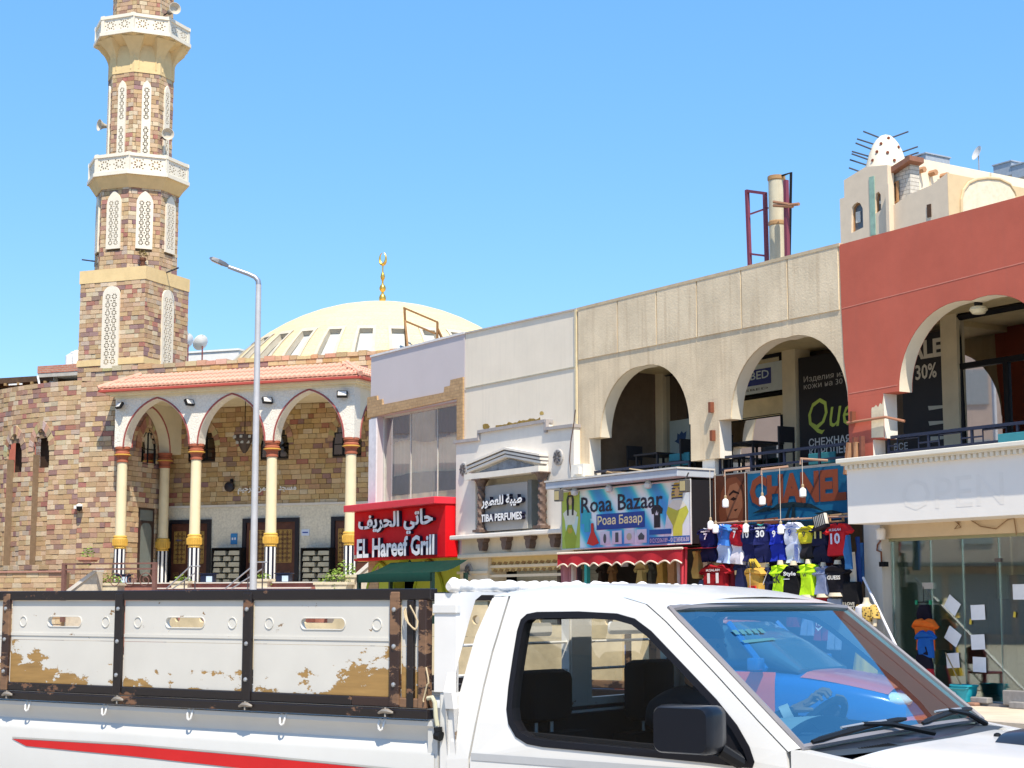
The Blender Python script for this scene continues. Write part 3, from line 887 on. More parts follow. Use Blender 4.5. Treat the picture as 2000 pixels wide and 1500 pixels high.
 for i, (x, y) in enumerate([(c_, 0) for c_ in cols] + [(cols[0], 2.5), (cols[3], 2.5)]):
  b = MB()
  b.lathe([(.19, ZT + .05), (.19, zst)], x, y, 32, cols=lambda j: (.82, .82, .80) if (j // 2) % 2 else (.012, .014, .03))
  body = b.build('column', COLOURED, t, True)
  if i == 0: pass
  b = MB(); b.bbox(x - .25, x + .25, y - .25, y + .25, ZT, ZT + .055, .01); b.build('plinth', BLACK, body)
  b = MB(); b.lathe([(.185, zst), (.21, zst + .03), (.185, zst + .06), (.20, zst + .09)] + [(.225, zst + .11), (.235, zco - .12), (.22, zco - .06), (.235, zco - .04), (.20, zco)], x, y, 24)
  for j in range(20):
   a = 2 * PI * j / 20
   b.bar((x + .232 * cos(a), y + .232 * sin(a), zst + .11), (x + .238 * cos(a), y + .238 * sin(a), zco - .12), .025, .025)
  b.build('collar', COLG, body, False)
  b = MB(); b.lathe([(.18, zco - .01), (.175, zco + .2), (.165, zcp)], x, y, 24); b.build('shaft', SH, body, True)
  b = MB(); H = zs - zcp
  b.lathe([(.165, zcp - .05), (.20, zcp - .03), (.20, zcp + .03), (.175, zcp + .05), (.19, zcp + H * .30), (.25, zcp + H * .40)], x, y, 24)
  b.lathe([(.24, zcp + H * .50), (.25, zcp + H * .60), (.20, zcp + H * .72), (.23, zcp + H * .74), (.23, zcp + H * .82), (.21, zcp + H * .84), (.25, zcp + H * .86), (.25, zs + .01)], x, y, 24)
  b.build('capital', TER, body, True)
  b = MB(); b.lathe([(.25, zcp + H * .40), (.285, zcp + H * .43), (.285, zcp + H * .47), (.24, zcp + H * .50)], x, y, 24); b.build('gilt_ring', COLG, body, True)
 return t, cols, zs, zceil
portico_o, PCOLS, PZS, PZT = portico()
# ------------------------------------------------------------------ terrace in front of the mosque
def terrace():
 mb = MB()
 mb.box(-5.9, 5.5, -1.0, DB, 0, ZT - .001)
 tag(mb.build('terrace', mat('terrace_stone', (.36, .17, .13), .8, .2, 3, .2), None, False, Q), kind='structure')
 mb = MB(); mb.box(-5.9, 5.5, -.89, DB - .03, ZT + .002, ZT + .012)  # pale sheet added on the terrace to bounce light into the porch
 tag(mb.build('terrace_bounce_paving', mat('paving_pale', (.62, .56, .45), .6, .08, 2, .1), None, False, Q), kind='structure')
 for i in range(5):
  mb = MB(); y0 = -1.0 - .32 * (i + 1)
  mb.box(-3.4, 2.2, y0, y0 + .319, 0, ZT - .17 * (i + 1))
  tag(mb.build('stair_step', mat('step_red', (.30, .13, .11), .8, .2, 3, .2), None, False, Q), kind='structure')
  mb = MB(); mb.box(-3.4, 2.2, y0 - .03, y0 + .05, ZT - .17 * (i + 1) + .003, ZT - .17 * (i + 1) + .04)
  tag(mb.build('step_nosing', MARBLE, None, False, Q), kind='structure')
 mb = MB(); mb.box(-5.9, 5.5, -1.06, -.9, ZT + .002, ZT + .04)
 tag(mb.build('terrace_edge', MARBLE, None, False, Q), kind='structure')
 # ramp walls
 for lab, pa, pb, d in (('sloping white ramp wall behind the brown metal railing', (128, 1158), (190, 1112), -2.2), ('sloping white stair wall beside the red grill sign', (640, 1172), (722, 1100), -1.6)):
  a = Q.px(*pa, d); b = Q.px(*pb, d)
  w = MB(); w.prism([(a[0], 0), (b[0], 0), (b[0], b[1] - .08), (a[0], a[1] - .08)], d, d + .3)
  t = thing('stair_wall', lab, 'wall', Q, ((a[0] + b[0]) / 2, d, 0))
  w.build('wall', mat('ramp_stone', (.55, .48, .38), .9, .15, 8, .3), t)
  c = MB(); c.prism([(a[0], a[1] - .08), (b[0], b[1] - .08), (b[0], b[1] + .05), (a[0], a[1] + .05)], d - .05, d + .36); c.build('coping', MARBLE, t)
 # low stone wall bottom left
 a = Q.px(0, 1105, -.6)[0] - 3; b = Q.px(122, 1105, -.6)[0]
 zt = Q.px(60, 1116, -.6)[1]
 t = thing('low_stone_wall', 'low brown stone wall below the mosque drum at the left', 'wall', Q, ((a + b) / 2, -.6, 0))
 w = MB(); w.box(a, b, -.55, -.2, 0, zt - .04); wo_ = w.build('wall', MORTAR, t)
 st = []; stone_rows(lambda s, d, z: (s, -.6 + d, z), a, b, .6, zt - .04, lambda z: [], st, lo=.25, hi=.55); lay(st, t, wo_, most=150)
 c = MB(); c.box(a, b, -.66, -.15, zt - .04, zt + .02); c.build('coping', mat('coping_brown', (.40, .22, .17), .8), t)
terrace()
def mosque_things():
 # railing
 d = -2.4
 a = Q.px(126, 1100, d); b = Q.px(303, 1097, d); lo = Q.px(126, 1165, d)[1]; hi = a[1]
 RM = mat('brown_iron', (.17, .085, .07), .6, .15, 8, .05)
 t = thing('metal_railing', 'brown iron railing with curled bars at the foot of the mosque steps', 'railing', Q, ((a[0] + b[0]) / 2, d, lo))
 for x in (a[0], b[0]):
  m = MB(); m.box(x - .06, x + .06, d - .06, d + .06, lo - .8, hi); m.build('post', RM, t)
 for z in (hi - .03, lo + .1, hi - .2):
  m = MB(); m.box(a[0], b[0], d - .03, d + .03, z - .025, z + .025); m.build('rail', RM, t)
 for k in range(3):
  cx = b[0] - .35 - k * .55
  m = MB(); pts = []
  for i in range(22):
   q = i / 21; an = q * 3.4 * PI; r_ = .26 * (1 - q * .8)
   pts.append((cx + r_ * cos(an), d, (hi + lo) / 2 - .03 + r_ * sin(an)))
  m.tube(pts, .016, 5); m.build('scroll', RM, t, True)
 # hand rails
 for (p, q, dd, lab) in (((325, 1150), (372, 1106), -1.9, 'thin double steel handrail next to the brown railing'), ((440, 1150), (503, 1098), -1.9, 'thin double steel handrail crossing the lamp post')):
  a = Q.px(*p, dd); b = Q.px(*q, dd)
  t = thing('stair_handrail', lab, 'handrail', Q, (a[0], dd, 0), 'steel handrails on the mosque steps')
  for o_ in (0, .28):
   m = MB(); m.tube([(a[0] + o_ * .8, dd, a[1] - .0), (b[0] + o_ * .6, dd, b[1] - o_ * .75)] + ([(b[0] + .35, dd, b[1])] if o_ == 0 else []), .022, 6); m.build('rail', STEEL, t, True)
  for f_ in (.55, 1.0):
   x = a[0] + (b[0] - a[0]) * f_ + .18; z = a[1] + (b[1] - a[1]) * f_
   m = MB(); m.tube([(x, dd, 0.5), (x, dd, z)], .02, 6); m.build('post', flat('rail_dark', (.06, .05, .06), .5), t, True)
 # shoe racks
 for (pa, pb), lab in (((413, 470), 'dark shoe rack with stepped pale boxes between the two left doors'), ((587, 645), 'dark shoe rack with stepped pale boxes left of the right door')):
  d = DB - .42
  a = Q.px(pa, 1070, d)[0]; b = Q.px(pb, 1070, d)[0]; zt = Q.px(pa, 1070, d)[1]
  t = thing('shoe_rack', lab, 'shoe rack', Q, ((a + b) / 2, d, ZT), 'shoe racks against the mosque wall')
  m = MB(); m.box(a, b, d + .30, d + .38, ZT, zt); m.box(a, a + .05, d, d + .3, ZT, zt); m.box(b - .05, b, d, d + .3, ZT, zt); m.box(a + .05, b - .05, d, d + .3, zt - .04, zt)
  m.build('carcass', BLACK, t)
  for r_ in range(6):
   z0 = ZT + .04 + r_ * (zt - ZT - .1) / 6; h = (zt - ZT - .1) / 6 - .045
   odd = r_ % 2
   segs = ((.06, .47), (.56, .97)) if odd else ((.04, .28), (.38, .64), (.74, .97))
   for p, q in segs:
    m = MB(); m.prism([(a + (b - a) * p, z0), (a + (b - a) * q, z0), (a + (b - a) * q - .03, z0 + h), (a + (b - a) * p + .03, z0 + h)], d + .04, d + .29)
    m.build('box', mat('shoe_box', (.42, .40, .31), .7, .15, 5), t)
 # small signs
 def sgn(pa, pb, col, mark, lab):
  a = Q.px(*pa, DB - .04); b = Q.px(*pb, DB - .04)
  m = MB(); m.box(a[0], b[0], DB - .05, DB - .024, b[1], a[1])
  o = solo('wall_sign', m, flat('sign_' + lab[:5], col, .4), lab, 'sign', Q, ((a[0] + b[0]) / 2, DB - .03, b[1]))
  mk = MB()
  for x0, x1, z0, z1 in mark:
   mk.box(a[0] + (b[0] - a[0]) * x0, a[0] + (b[0] - a[0]) * x1, DB - .056, DB - .051, b[1] + (a[1] - b[1]) * z0, b[1] + (a[1] - b[1]) * z1)
  mk.build('sign_mark', flat('mark_' + lab[:5], (.8, .82, .85) if col[0] < .3 else (.03, .08, .35), .5), o)
 sgn((451, 1042), (463, 1063), (.03, .22, .50), [(.18, .42, .40, .62), (.58, .82, .40, .62)], 'blue wall sign with two white marks beside the left door')
 sgn((343, 1049), (357, 1061), (.62, .70, .85), [(.15, .85, .4, .6)], 'pale wall sign with a blue bar near the inner column')
 sgn((589, 1034), (604, 1046), (.60, .68, .84), [(.15, .85, .4, .6)], 'pale wall sign with a blue bar right of the double door')
 # lantern, speaker
 x, z = Q.px(478, 853, 1.6)
 t = thing('hanging_lantern', 'dark carved lantern hanging inside the middle arch', 'lantern', Q, (x, 1.6, z - .5))
 m = MB(); m.lathe([(.05, z - .55), (.12, z - .45), (.22, z - .25), (.34, z - .1), (.36, z), (.36, z + .06)], x, 1.6, 8); m.build('body', flat('lantern_brown', (.06, .04, .03), .6), t)
 for r_, zz in ((.365, z - .02), (.26, z - .2)):
  for j in range(8):
   a = 2 * PI * j / 8 + .2
   m = MB(); m.bbox(x + r_ * cos(a) - .05, x + r_ * cos(a) + .05, 1.6 + r_ * sin(a) - .02, 1.6 + r_ * sin(a) + .02, zz - .04, zz + .05, .008); m.build('pane', flat('lantern_glass', (.45, .44, .38), .3), t)
 m = MB(); m.tube([(x, 1.6, z), (x, 1.6, PZT)], .015, 5); m.build('chain', BLACK, t)
 x, z = Q.px(450, 951, DB - .15)
 t = thing('wall_speaker', 'round dark loudspeaker fixed on the stone wall inside the porch', 'speaker', Q, (x, DB - .15, z - .2))
 m = MB(); m.lathe([(.10, -.18), (.17, -.13), (.18, -.02), (.13, .08), (.08, .13)], x, DB - .15, 14, axis='y', cz=z); m.build('shell', flat('speaker_black', (.02, .016, .02), .5), t, True)
 m = MB(); m.box(x - .04, x + .04, DB - .12, DB - .02, z + .12, z + .28); m.build('bracket', BLACK, t)
 # camera on the drum wall
 x, z = Q.px(155, 992, DA - .2)
 t = thing('security_camera', 'small dark dome camera with a white bracket on the drum wall', 'camera', Q, (x, DA - .2, z - .1))
 m = MB(); m.lathe([(.01, -.12), (.08, -.08), (.1, 0), (.1, .05)], x, DA - .2, 12, cz=z); m.build('dome', BLACK, t, True)
 m = MB(); m.lathe([(.11, .05), (.11, .11), (.03, .14)], x, DA - .2, 12, cz=z); m.box(x - .26, x, DA - .16, DA + .02, z - .02, z + .09); m.build('bracket', WHITE, t)
 # floodlights on the porch and at the column feet
 def flood(px, py, d, yaw, lab, tilt=-.5):
  x, z = Q.px(px, py, d)
  t = thing('floodlight', lab, 'floodlight', Q, (x, d, z - .1), 'floodlights on the mosque porch')
  M = Matrix.Translation((x, d - .16, z)) @ Matrix.Rotation(yaw, 4, 'Z') @ Matrix.Rotation(tilt, 4, 'X')
  q = MB(); q.bbox(-.17, .17, -.05, .05, -.11, .11, .015); q.v = [tuple(M @ Vector(p)) for p in q.v]; q.build('housing', BLACK, t)
  q = MB(); q.box(-.13, .13, -.056, -.05, -.075, .075); q.v = [tuple(M @ Vector(p)) for p in q.v]; q.build('lens', flat('lens_pale', (.75, .74, .68), .15), t)
  q = MB(); q.tube([(x, d - .12, z), (x, d + .02, z + .02)], .03, 6); q.build('bracket', BLACK, t)
 flood(239, 793, -.2, -.5, 'black floodlight at the porch corner above the leftmost column')
 flood(375, 787, -.2, 1.3, 'dark floodlight seen edge on above the second column')
 flood(527, 783, -.2, .9, 'dark floodlight turned away above the column behind the lamp post')
 flood(673, 771, -.2, .4, 'black floodlight with a pale lens above the right column')
 for px in (239, 405, 553):
  x, z = Q.px(px + 2, 1134, -.35)
  t = thing('ground_light', 'dark box light with a pale square lens by the ' + {239: 'leftmost', 405: 'second', 553: 'third'}[px] + ' porch column', 'light', Q, (x, -.35, ZT))
  m = MB(); m.bbox(x - .24, x + .24, -.45, -.25, ZT, ZT + .3, .012); m.box(x - .29, x + .29, -.48, -.22, ZT + .3, ZT + .33); m.build('housing', flat('light_navy', (.012, .018, .05), .4), t)
  m = MB(); m.box(x - .02, x + .2, -.457, -.452, ZT + .06, ZT + .24); m.build('lens', flat('lens_blue', (.50, .62, .75), .2), t)
 # planters
 def planter(px, py, d, w, h, lab, col=(.62, .55, .40), n=150, spread=1.0, hh=.5):
  x, z = Q.px(px, py, d)
  t = thing('flower_planter', lab, 'planter', Q, (x, d, z - h))
  m = MB(); m.prism([(x - w * .42, z - h), (x + w * .42, z - h), (x + w / 2, z), (x - w / 2, z)], d - .2, d + .2); m.box(x - w / 2 - .03, x + w / 2 + .03, d - .23, d + .23, z - .06, z + .02)
  m.build('pot', mat('pot_%d' % int(col[0] * 100), col, .85, .12, 6, .2), t)
  m = MB()
  rr = random.Random(px)
  for k in range(n):
   an = rr.uniform(0, 2 * PI); q = rr.uniform(0, 1) ** .6
   bx = x + q * w * .5 * spread * cos(an); by = d + q * .22 * sin(an); bz = z + rr.uniform(-.02, hh) * (1 - .5 * q) - (q > .85) * rr.uniform(0, .25)
   e = rr.uniform(.03, .07); tw = rr.uniform(0, PI)
   ax = Vector((cos(tw), sin(tw), rr.uniform(-.4, .8))).normalized() * e; ay = Vector((-sin(tw), cos(tw), rr.uniform(0, .7))).normalized() * e * .55
   c = Vector((bx, by, bz))
   g = rr.uniform(.7, 1.3)
   m.add([c - ax, c + ay, c + ax, c - ay], [(0, 1, 2, 3)], 0, (.20 * g, .30 * g, .05 * g))
  m.build('leaves', COLOURED, t, normals=False)
  return t
 planter(172, 1090, -2.3, .5, .12, 'shallow bowl of bright green leaves on the wall left of the porch', (.45, .22, .15), 90, .9, .45)
 planter(212, 1140, -1.6, 1.0, .5, 'cream stone planter with trailing green leaves behind the iron railing', n=220, hh=.4)
 planter(357, 1136, -1.1, .62, .4, 'cream planter with yellow green leaves before the second column', n=110, hh=.25)
 planter(514, 1132, -1.1, .55, .4, 'salmon planter with yellow green leaves behind the lamp post', (.62, .36, .25), 110, hh=.25)
 planter(652, 1138, -1.9, 1.1, .4, 'cream planter with leafy green plants beside the stair wall', n=260, hh=.45)
 planter(674, 1124, -1.5, .9, .4, 'cream planter with bushy leaves highest on the steps', n=220, hh=.5)
mosque_things()
# ------------------------------------------------------------------ minaret
def lattice_panel(w, h, a_rise, cell, gap=False):
 """outline and holes of a pierced plaster screen, pointed top, origin at the foot centre"""
 z1 = h - a_rise
 out = [(-w / 2, 0), (w / 2, 0)] + list(reversed(ogive_pts(0, z1, w / 2, a_rise, 14)))
 holes = []
 nx = max(1, round((w * .76) / cell)); cw = w * .76 / nx
 nz = max(1, int((h - a_rise * .55 - .16) / cw)); ch = (h - a_rise * .55 - .16) / nz
 for j in range(nz):
  if gap and j == nz // 2: continue
  for i in range(nx):
   cx = -w * .38 + cw * (i + .5); cz = .1 + ch * (j + .5)
   for k in range(8):
    an = PI / 8 + PI / 4 * k
    r0, r1 = cw * .14, cw * .46
    d = (cos(an), sin(an)); e = (-sin(an), cos(an)); q = cw * .115
    holes.append([(cx + d[0] * r0, cz + d[1] * r0), (cx + d[0] * (r0 + r1) / 2 + e[0] * q, cz + d[1] * (r0 + r1) / 2 + e[1] * q),
                              (cx + d[0] * r1, cz + d[1] * r1), (cx + d[0] * (r0 + r1) / 2 - e[0] * q, cz + d[1] * (r0 + r1) / 2 - e[1] * q)])
   if j < nz - 1: holes.append([(cx - cw * .2, cz + ch / 2 - .018), (cx + cw * .2, cz + ch / 2 - .018), (cx + cw * .2, cz + ch / 2 + .018), (cx - cw * .2, cz + ch / 2 + .018)])
   if i < nx - 1 and j < nz - 1: holes.append(circle(cx + cw / 2, cz + ch / 2, cw * .13, 6))
 return out, holes
def minaret():
 d = 4.0
 sc, zb = Q.px(285, 519, d)
 sl = Q.px(158, 530, d)[0]
 w = sc - sl
 cx, cy = sc - w / 2, d + w / 2
 t = thing('minaret', 'tall octagonal stone minaret with pierced white screens and two white balconies', 'minaret', Q, (cx, cy, 0))
 CP = mat('minaret_plaster', (.66, .50, .26), .85, .08, 3, .2, 30)
 WP = mat('white_plaster', (.70, .65, .54), .7, .05, 4, .1)
 dd = cy - w / 2
 zy = lambda y, k=0.0: Q.px(281, y, dd + k)[1]
 st = []
 core = MB()
 W2 = w * .90
 core.box(cx - w / 2 + .05, cx + w / 2 - .05, cy - w / 2 + .05, cy + w / 2 - .05, 0, zb)
 # square base: street face and right face
 faces = [(lambda s, q, z: (cx + s, cy - w / 2 + q, z)), (lambda s, q, z: (cx + w / 2 - q, cy + s, z))]
 zc0 = zy(545)
 zlo = zy(745)
 sh, sa = zy(556) - zy(718), .35
 for k, P in enumerate(faces):
  hw = .36
  z0 = zy(716)
  def cut(z, z0=z0, hw=hw): return [(-hw, hw)] if z0 < z < z0 + sh - .2 else []
  zwall0 = zlo - 1.2
  stone_rows(P, -w / 2, w / 2, zwall0, zc0, cut, st, rowh=.165, lo=.18, hi=.42)
 # cream band on top of the base
 b = MB(); b.box(cx - w / 2 - .03, cx + w / 2 + .03, cy - w / 2 - .03, cy + w / 2 + .03, zc0, zb); b.build('base_cap', CP, t)
 b = MB(); b.box(cx - w / 2 - .035, cx + w / 2 + .035, cy - w / 2 - .035, cy + w / 2 + .035, zy(709), zy(697)); b.build('base_band', CP, t)
 # octagonal shafts
 def facet(k, ap):
  an = -PI / 2 + PI / 4 * k                # k=0 street face
  n = (cos(an), sin(an)); e = (-sin(an), cos(an))
  return lambda s, q, z: (cx + n[0] * (ap - q) + e[0] * s, cy + n[1] * (ap - q) + e[1] * s, z)
 TAN = math.tan(PI / 8)
 ap1 = 160 / 2 / 55.6 * .985 * .98
 k55 = Q.px(285, 450, dd)[0] - Q.px(284, 450, dd)[0]
 ap1 = 158 / 2 * k55 * .93 / 1.14
 ap2 = 124 / 2 * k55 * .93 / 1.12
 KS = (-2, -1, 0, 1, 2)
 scr = lattice_panel
 def shaft(ap, za, zb_, pw, ph, pz, rise, cell, gap):
  half = ap * TAN
  core.lathe([(ap / cos(PI / 8) - .06, za), (ap / cos(PI / 8) - .06, zb_)], cx, cy, 8, phase=PI / 8)
  for k in KS:
   P = facet(k, ap)
   def cut(z): return [(-pw / 2 + .02, pw / 2 - .02)] if pz < z < pz + ph - rise * .8 else []
   stone_rows(P, -half, half, za, zb_, cut, st, rowh=.165, lo=.16, hi=.38)
   o, h = lattice_panel(pw, ph, rise, cell, gap)
   m = MB(); m.prism(o, -.07, .0, holes=h, fn=lambda a, y, b, P=P: P(a, y, pz + b), back=False)
   so = m.build('screen', WP, t)
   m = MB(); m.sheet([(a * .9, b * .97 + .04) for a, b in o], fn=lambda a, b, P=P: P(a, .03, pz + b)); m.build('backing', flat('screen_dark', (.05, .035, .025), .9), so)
 z1a, z1b = zb, zy(362, .3)
 shaft(ap1, z1a, z1b, .62, zy(368) - zy(481), zy(481), .50, .24, False)
 # lower balcony
 def balcony(zu, zl, zt, r_in, r_out, corbel):
  c8 = lambda r: r / cos(PI / 8)
  b = MB(); b.lathe([(c8(r_in), (zl - .28) if corbel else zu), (c8(r_out), zl - .02), (c8(r_out), zl)], cx, cy, 8, phase=PI / 8); b.build('balcony_soffit', CP, t)
  b = MB(); b.lathe([(c8(r_in) * .6, zl), (c8(r_out) + .08, zl), (c8(r_out) + .08, zl + .13), (c8(r_out) - .04, zl + .13)], cx, cy, 8, phase=PI / 8); b.build('balcony_edge', WP, t)
  hh = zt - zl - .13
  half = (r_out - .02) * TAN
  proto = None
  for k in range(-3, 5):
   P = facet(k, r_out - .02)
   o = [(-half + .02, 0), (half - .02, 0), (half - .02, hh - .12), (-half + .02, hh - .12)]
   holes = []
   for i in (-1, 1):
    cxx = i * half * .46; cz = (hh - .12) / 2; cw = min(half * .82, hh * .8)
    for q in range(8):
     an = PI / 8 + PI / 4 * q
     for r0, r1, wd in ((cw * .13, cw * .34, .07), (cw * .36, cw * .50, .07)):
      an2 = an + (PI / 8 if r0 > cw * .3 else 0)
      dv = (cos(an2), sin(an2)); e = (-sin(an2), cos(an2)); ww = cw * wd; rm = (r0 + r1) / 2
      pts = [(cxx + dv[0] * r0, cz + dv[1] * r0), (cxx + dv[0] * rm + e[0] * ww, cz + dv[1] * rm + e[1] * ww), (cxx + dv[0] * r1, cz + dv[1] * r1), (cxx + dv[0] * rm - e[0] * ww, cz + dv[1] * rm - e[1] * ww)]
      if all(.03 < p[1] < hh - .15 for p in pts): holes.append(pts)
   m = MB(); m.prism(o, 0, .10, holes=holes, fn=lambda a, y, b_, P=P: P(a, y, zl + .13 + b_)); m.build('parapet_panel', WP, t)
   m = MB(); m.hexa([P(-half - .05, -.05, zt - .12), P(half + .05, -.05, zt - .12), P(half + .05, -.05, zt), P(-half - .05, -.05, zt), P(-half, .15, zt - .12), P(half, .15, zt - .12), P(half, .15, zt), P(-half, .15, zt)]); m.build('parapet_cap', WP, t)
   pp = P(half, .05, 0); m = MB(); m.box(pp[0] - .07, pp[0] + .07, pp[1] - .07, pp[1] + .07, zl + .13, zt + .03); m.build('parapet_post', WP, t)
  if corbel:
   for k in range(-3, 5):
    P = facet(k + .5, r_in / cos(PI / 8) - .1)
    m = MB(); m.prism([(-.17, zu + .05), (.17, zu + .05), (.17, zu + .42), (-.17, zu + .42)], -.02, .2, fn=P)
    for i in range(6):
     q0, q1 = i / 6, (i + 1) / 6
     m.hexa([P(-.17 - .25 * q0 ** 2, -.02 - q0 ** 1.7 * (r_out - r_in), zu + .42 + q0 * (zl - zu - .5)), P(.17 + .25 * q0 ** 2, -.02 - q0 ** 1.7 * (r_out - r_in), zu + .42 + q0 * (zl - zu - .5)),
       P(.17 + .25 * q1 ** 2, -.02 - q1 ** 1.7 * (r_out - r_in), zu + .42 + q1 * (zl - zu - .5)), P(-.17 - .25 * q1 ** 2, -.02 - q1 ** 1.7 * (r_out - r_in), zu + .42 + q1 * (zl - zu - .5)),
       P(-.17 - .25 * q0 ** 2, .2, zu + .42 + q0 * (zl - zu - .5)), P(.17 + .25 * q0 ** 2, .2, zu + .42 + q0 * (zl - zu - .5)),
       P(.17 + .25 * q1 ** 2, .2, zu + .42 + q1 * (zl - zu - .5)), P(-.17 - .25 * q1 ** 2, .2, zu + .42 + q1 * (zl - zu - .5))])
    m.build('corbel', CP, t)
 rb1 = 192 / 2 * k55 * .93 / 1.15
 balcony(zy(362), zy(340), zy(298), ap1 + .04, rb1, False)
 # collar under the balcony
 m = MB(); m.lathe([(ap1 / cos(PI / 8) + .02, z1b), (ap1 / cos(PI / 8) + .02, zy(340))], cx, cy, 8, phase=PI / 8); m.build('collar', CP, t)
 z2a, z2b = zy(345), zy(132)
 shaft(ap2, z2a, z2b, .34, zy(147) - zy(310), zy(310), .34, .26, True)
 m = MB(); m.lathe([(ap2 / cos(PI / 8) + .03, z2b), (ap2 / cos(PI / 8) + .03, zy(62))], cx, cy, 8, phase=PI / 8); m.build('collar', CP, t)
 balcony(zy(128), zy(64), zy(26), ap2 + .06, 184 / 2 * k55 * .93 / 1.15, True)
 z3 = zy(64)
 ap3 = ap2 * .93
 core.lathe([(ap3 / cos(PI / 8) - .06, z3), (ap3 / cos(PI / 8) - .06, z3 + 4)], cx, cy, 8, phase=PI / 8)
 for k in KS: stone_rows(facet(k, ap3), -ap3 * TAN, ap3 * TAN, z3, z3 + 3.6, lambda z: [], st, rowh=.165, lo=.16, hi=.38)
 m = MB(); m.lathe([(ap3 + .1, z3 + 3.6), (ap3 + .4, z3 + 4), (ap3 + .2, z3 + 4.5), (ap3 * .7, z3 + 6), (.05, z3 + 7)], cx, cy, 8, phase=PI / 8); m.build('cap', CP, t)
 wall = core.build('wall', MORTAR, t)
 lay(st, t, wall)
 # screens of the square base
 for k, P in enumerate(faces):
  o, h = lattice_panel(.74, sh, sa, .32)
  z0 = zy(716)
  m = MB(); m.prism(o, -.07, 0, holes=h, fn=lambda a, y, b, P=P: P(a, y, z0 + b), back=False); so = m.build('screen', WP, t)
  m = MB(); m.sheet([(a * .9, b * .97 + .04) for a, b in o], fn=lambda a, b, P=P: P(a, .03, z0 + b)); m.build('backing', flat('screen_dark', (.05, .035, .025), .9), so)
 # horns and spouts
 HM = mat('horn_grey', (.50, .46, .38), .5, .1, 6, .05)
 for px, py, k, yaw, lab in ((203, 246, 1.1, -2.1, 'grey horn loudspeaker on the left of the minaret shaft'), (326, 264, 1.2, -.8, 'pale horn loudspeaker on the right of the minaret shaft'), (338, 19, .6, -.6, 'white horn loudspeaker above the top balcony rail')):
  x, z = Q.px(px, py, cy - .6)
  hb = thing('horn_loudspeaker', lab, 'loudspeaker', Q, (x, cy - .6, z), 'horn loudspeakers on the minaret')
  M = Matrix.Translation((x, cy - .6, z)) @ Matrix.Rotation(yaw, 4, 'Z')
  m = MB(); m.lathe([(.06, -.3), (.07, -.1), (.12, .06), (.22, .2), (.235, .2), (.12, .05)], 0, 0, 14, axis='x'); m.v = [tuple(M @ Vector(p)) for p in m.v]; m.build('horn', HM, hb, True)
  m = MB(); m.lathe([(.085, -.42), (.1, -.38), (.1, -.26), (.06, -.22)], 0, 0, 10, axis='x'); m.v = [tuple(M @ Vector(p)) for p in m.v]; m.build('driver', flat('horn_dark', (.12, .11, .10), .5), hb, True)
  m = MB(); m.tube([(x, cy - .6, z), (cx + (x - cx) * .6, cy - .2, z)], .025, 5); m.build('bracket', BLACK, hb)
 for px, py, sg, lab in ((180, 512, -1, 'thin dark spout pipe at the left foot of the octagon'), (346, 530, 1, 'thin dark spout pipe at the right foot of the octagon')):
  x, z = Q.px(px, py, cy)
  m = MB(); m.tube([(x - sg * .5, cy - .1, z - .05 * 0 - .06), (x + sg * .25, cy - .3, z + .06)], .03, 6)
  m.tube([(x - sg * .5, cy - .1, z - .06), (x - sg * .52, cy - .1, z - .3)], .025, 6)
  solo('spout_pipe', m, flat('pipe_navy', (.03, .04, .07), .5), lab, 'pipe', Q, (x, cy - .2, z))
 x, z = Q.px(279, 510, dd + .2)
 bird = MB()
 bird.tube([(x, dd + .2, z - .22), (x, dd + .2, z + .02)], [.06, .09], 8); bird.lathe([(.1, 0), (.13, .05), (.12, .12)], x, dd + .2, 10, cz=z)
 pt = thing('flower_pot', 'small brown pot on the ledge of the minaret base', 'pot', Q, (x, dd + .2, z - .25))
 bird.build('pot', flat('pot_brown', (.16, .07, .04), .7), pt, True)
 lf = MB(); rr = random.Random(3)
 for i in range(50):
  p = Vector((x + rr.uniform(-.16, .16), dd + .2 + rr.uniform(-.1, .1), z + .1 + rr.uniform(0, .3)))
  a_ = Vector((rr.uniform(-1, 1), rr.uniform(-1, 1), rr.uniform(-1, 1))).normalized() * .06; b_ = a_.cross(Vector((.3, .5, .8))).normalized() * .03
  lf.add([p - a_, p + b_, p + a_, p - b_], [(0, 1, 2, 3)])
 lf.build('leaves', flat('dry_leaf', (.22, .17, .06), .8), pt, normals=False)
minaret()
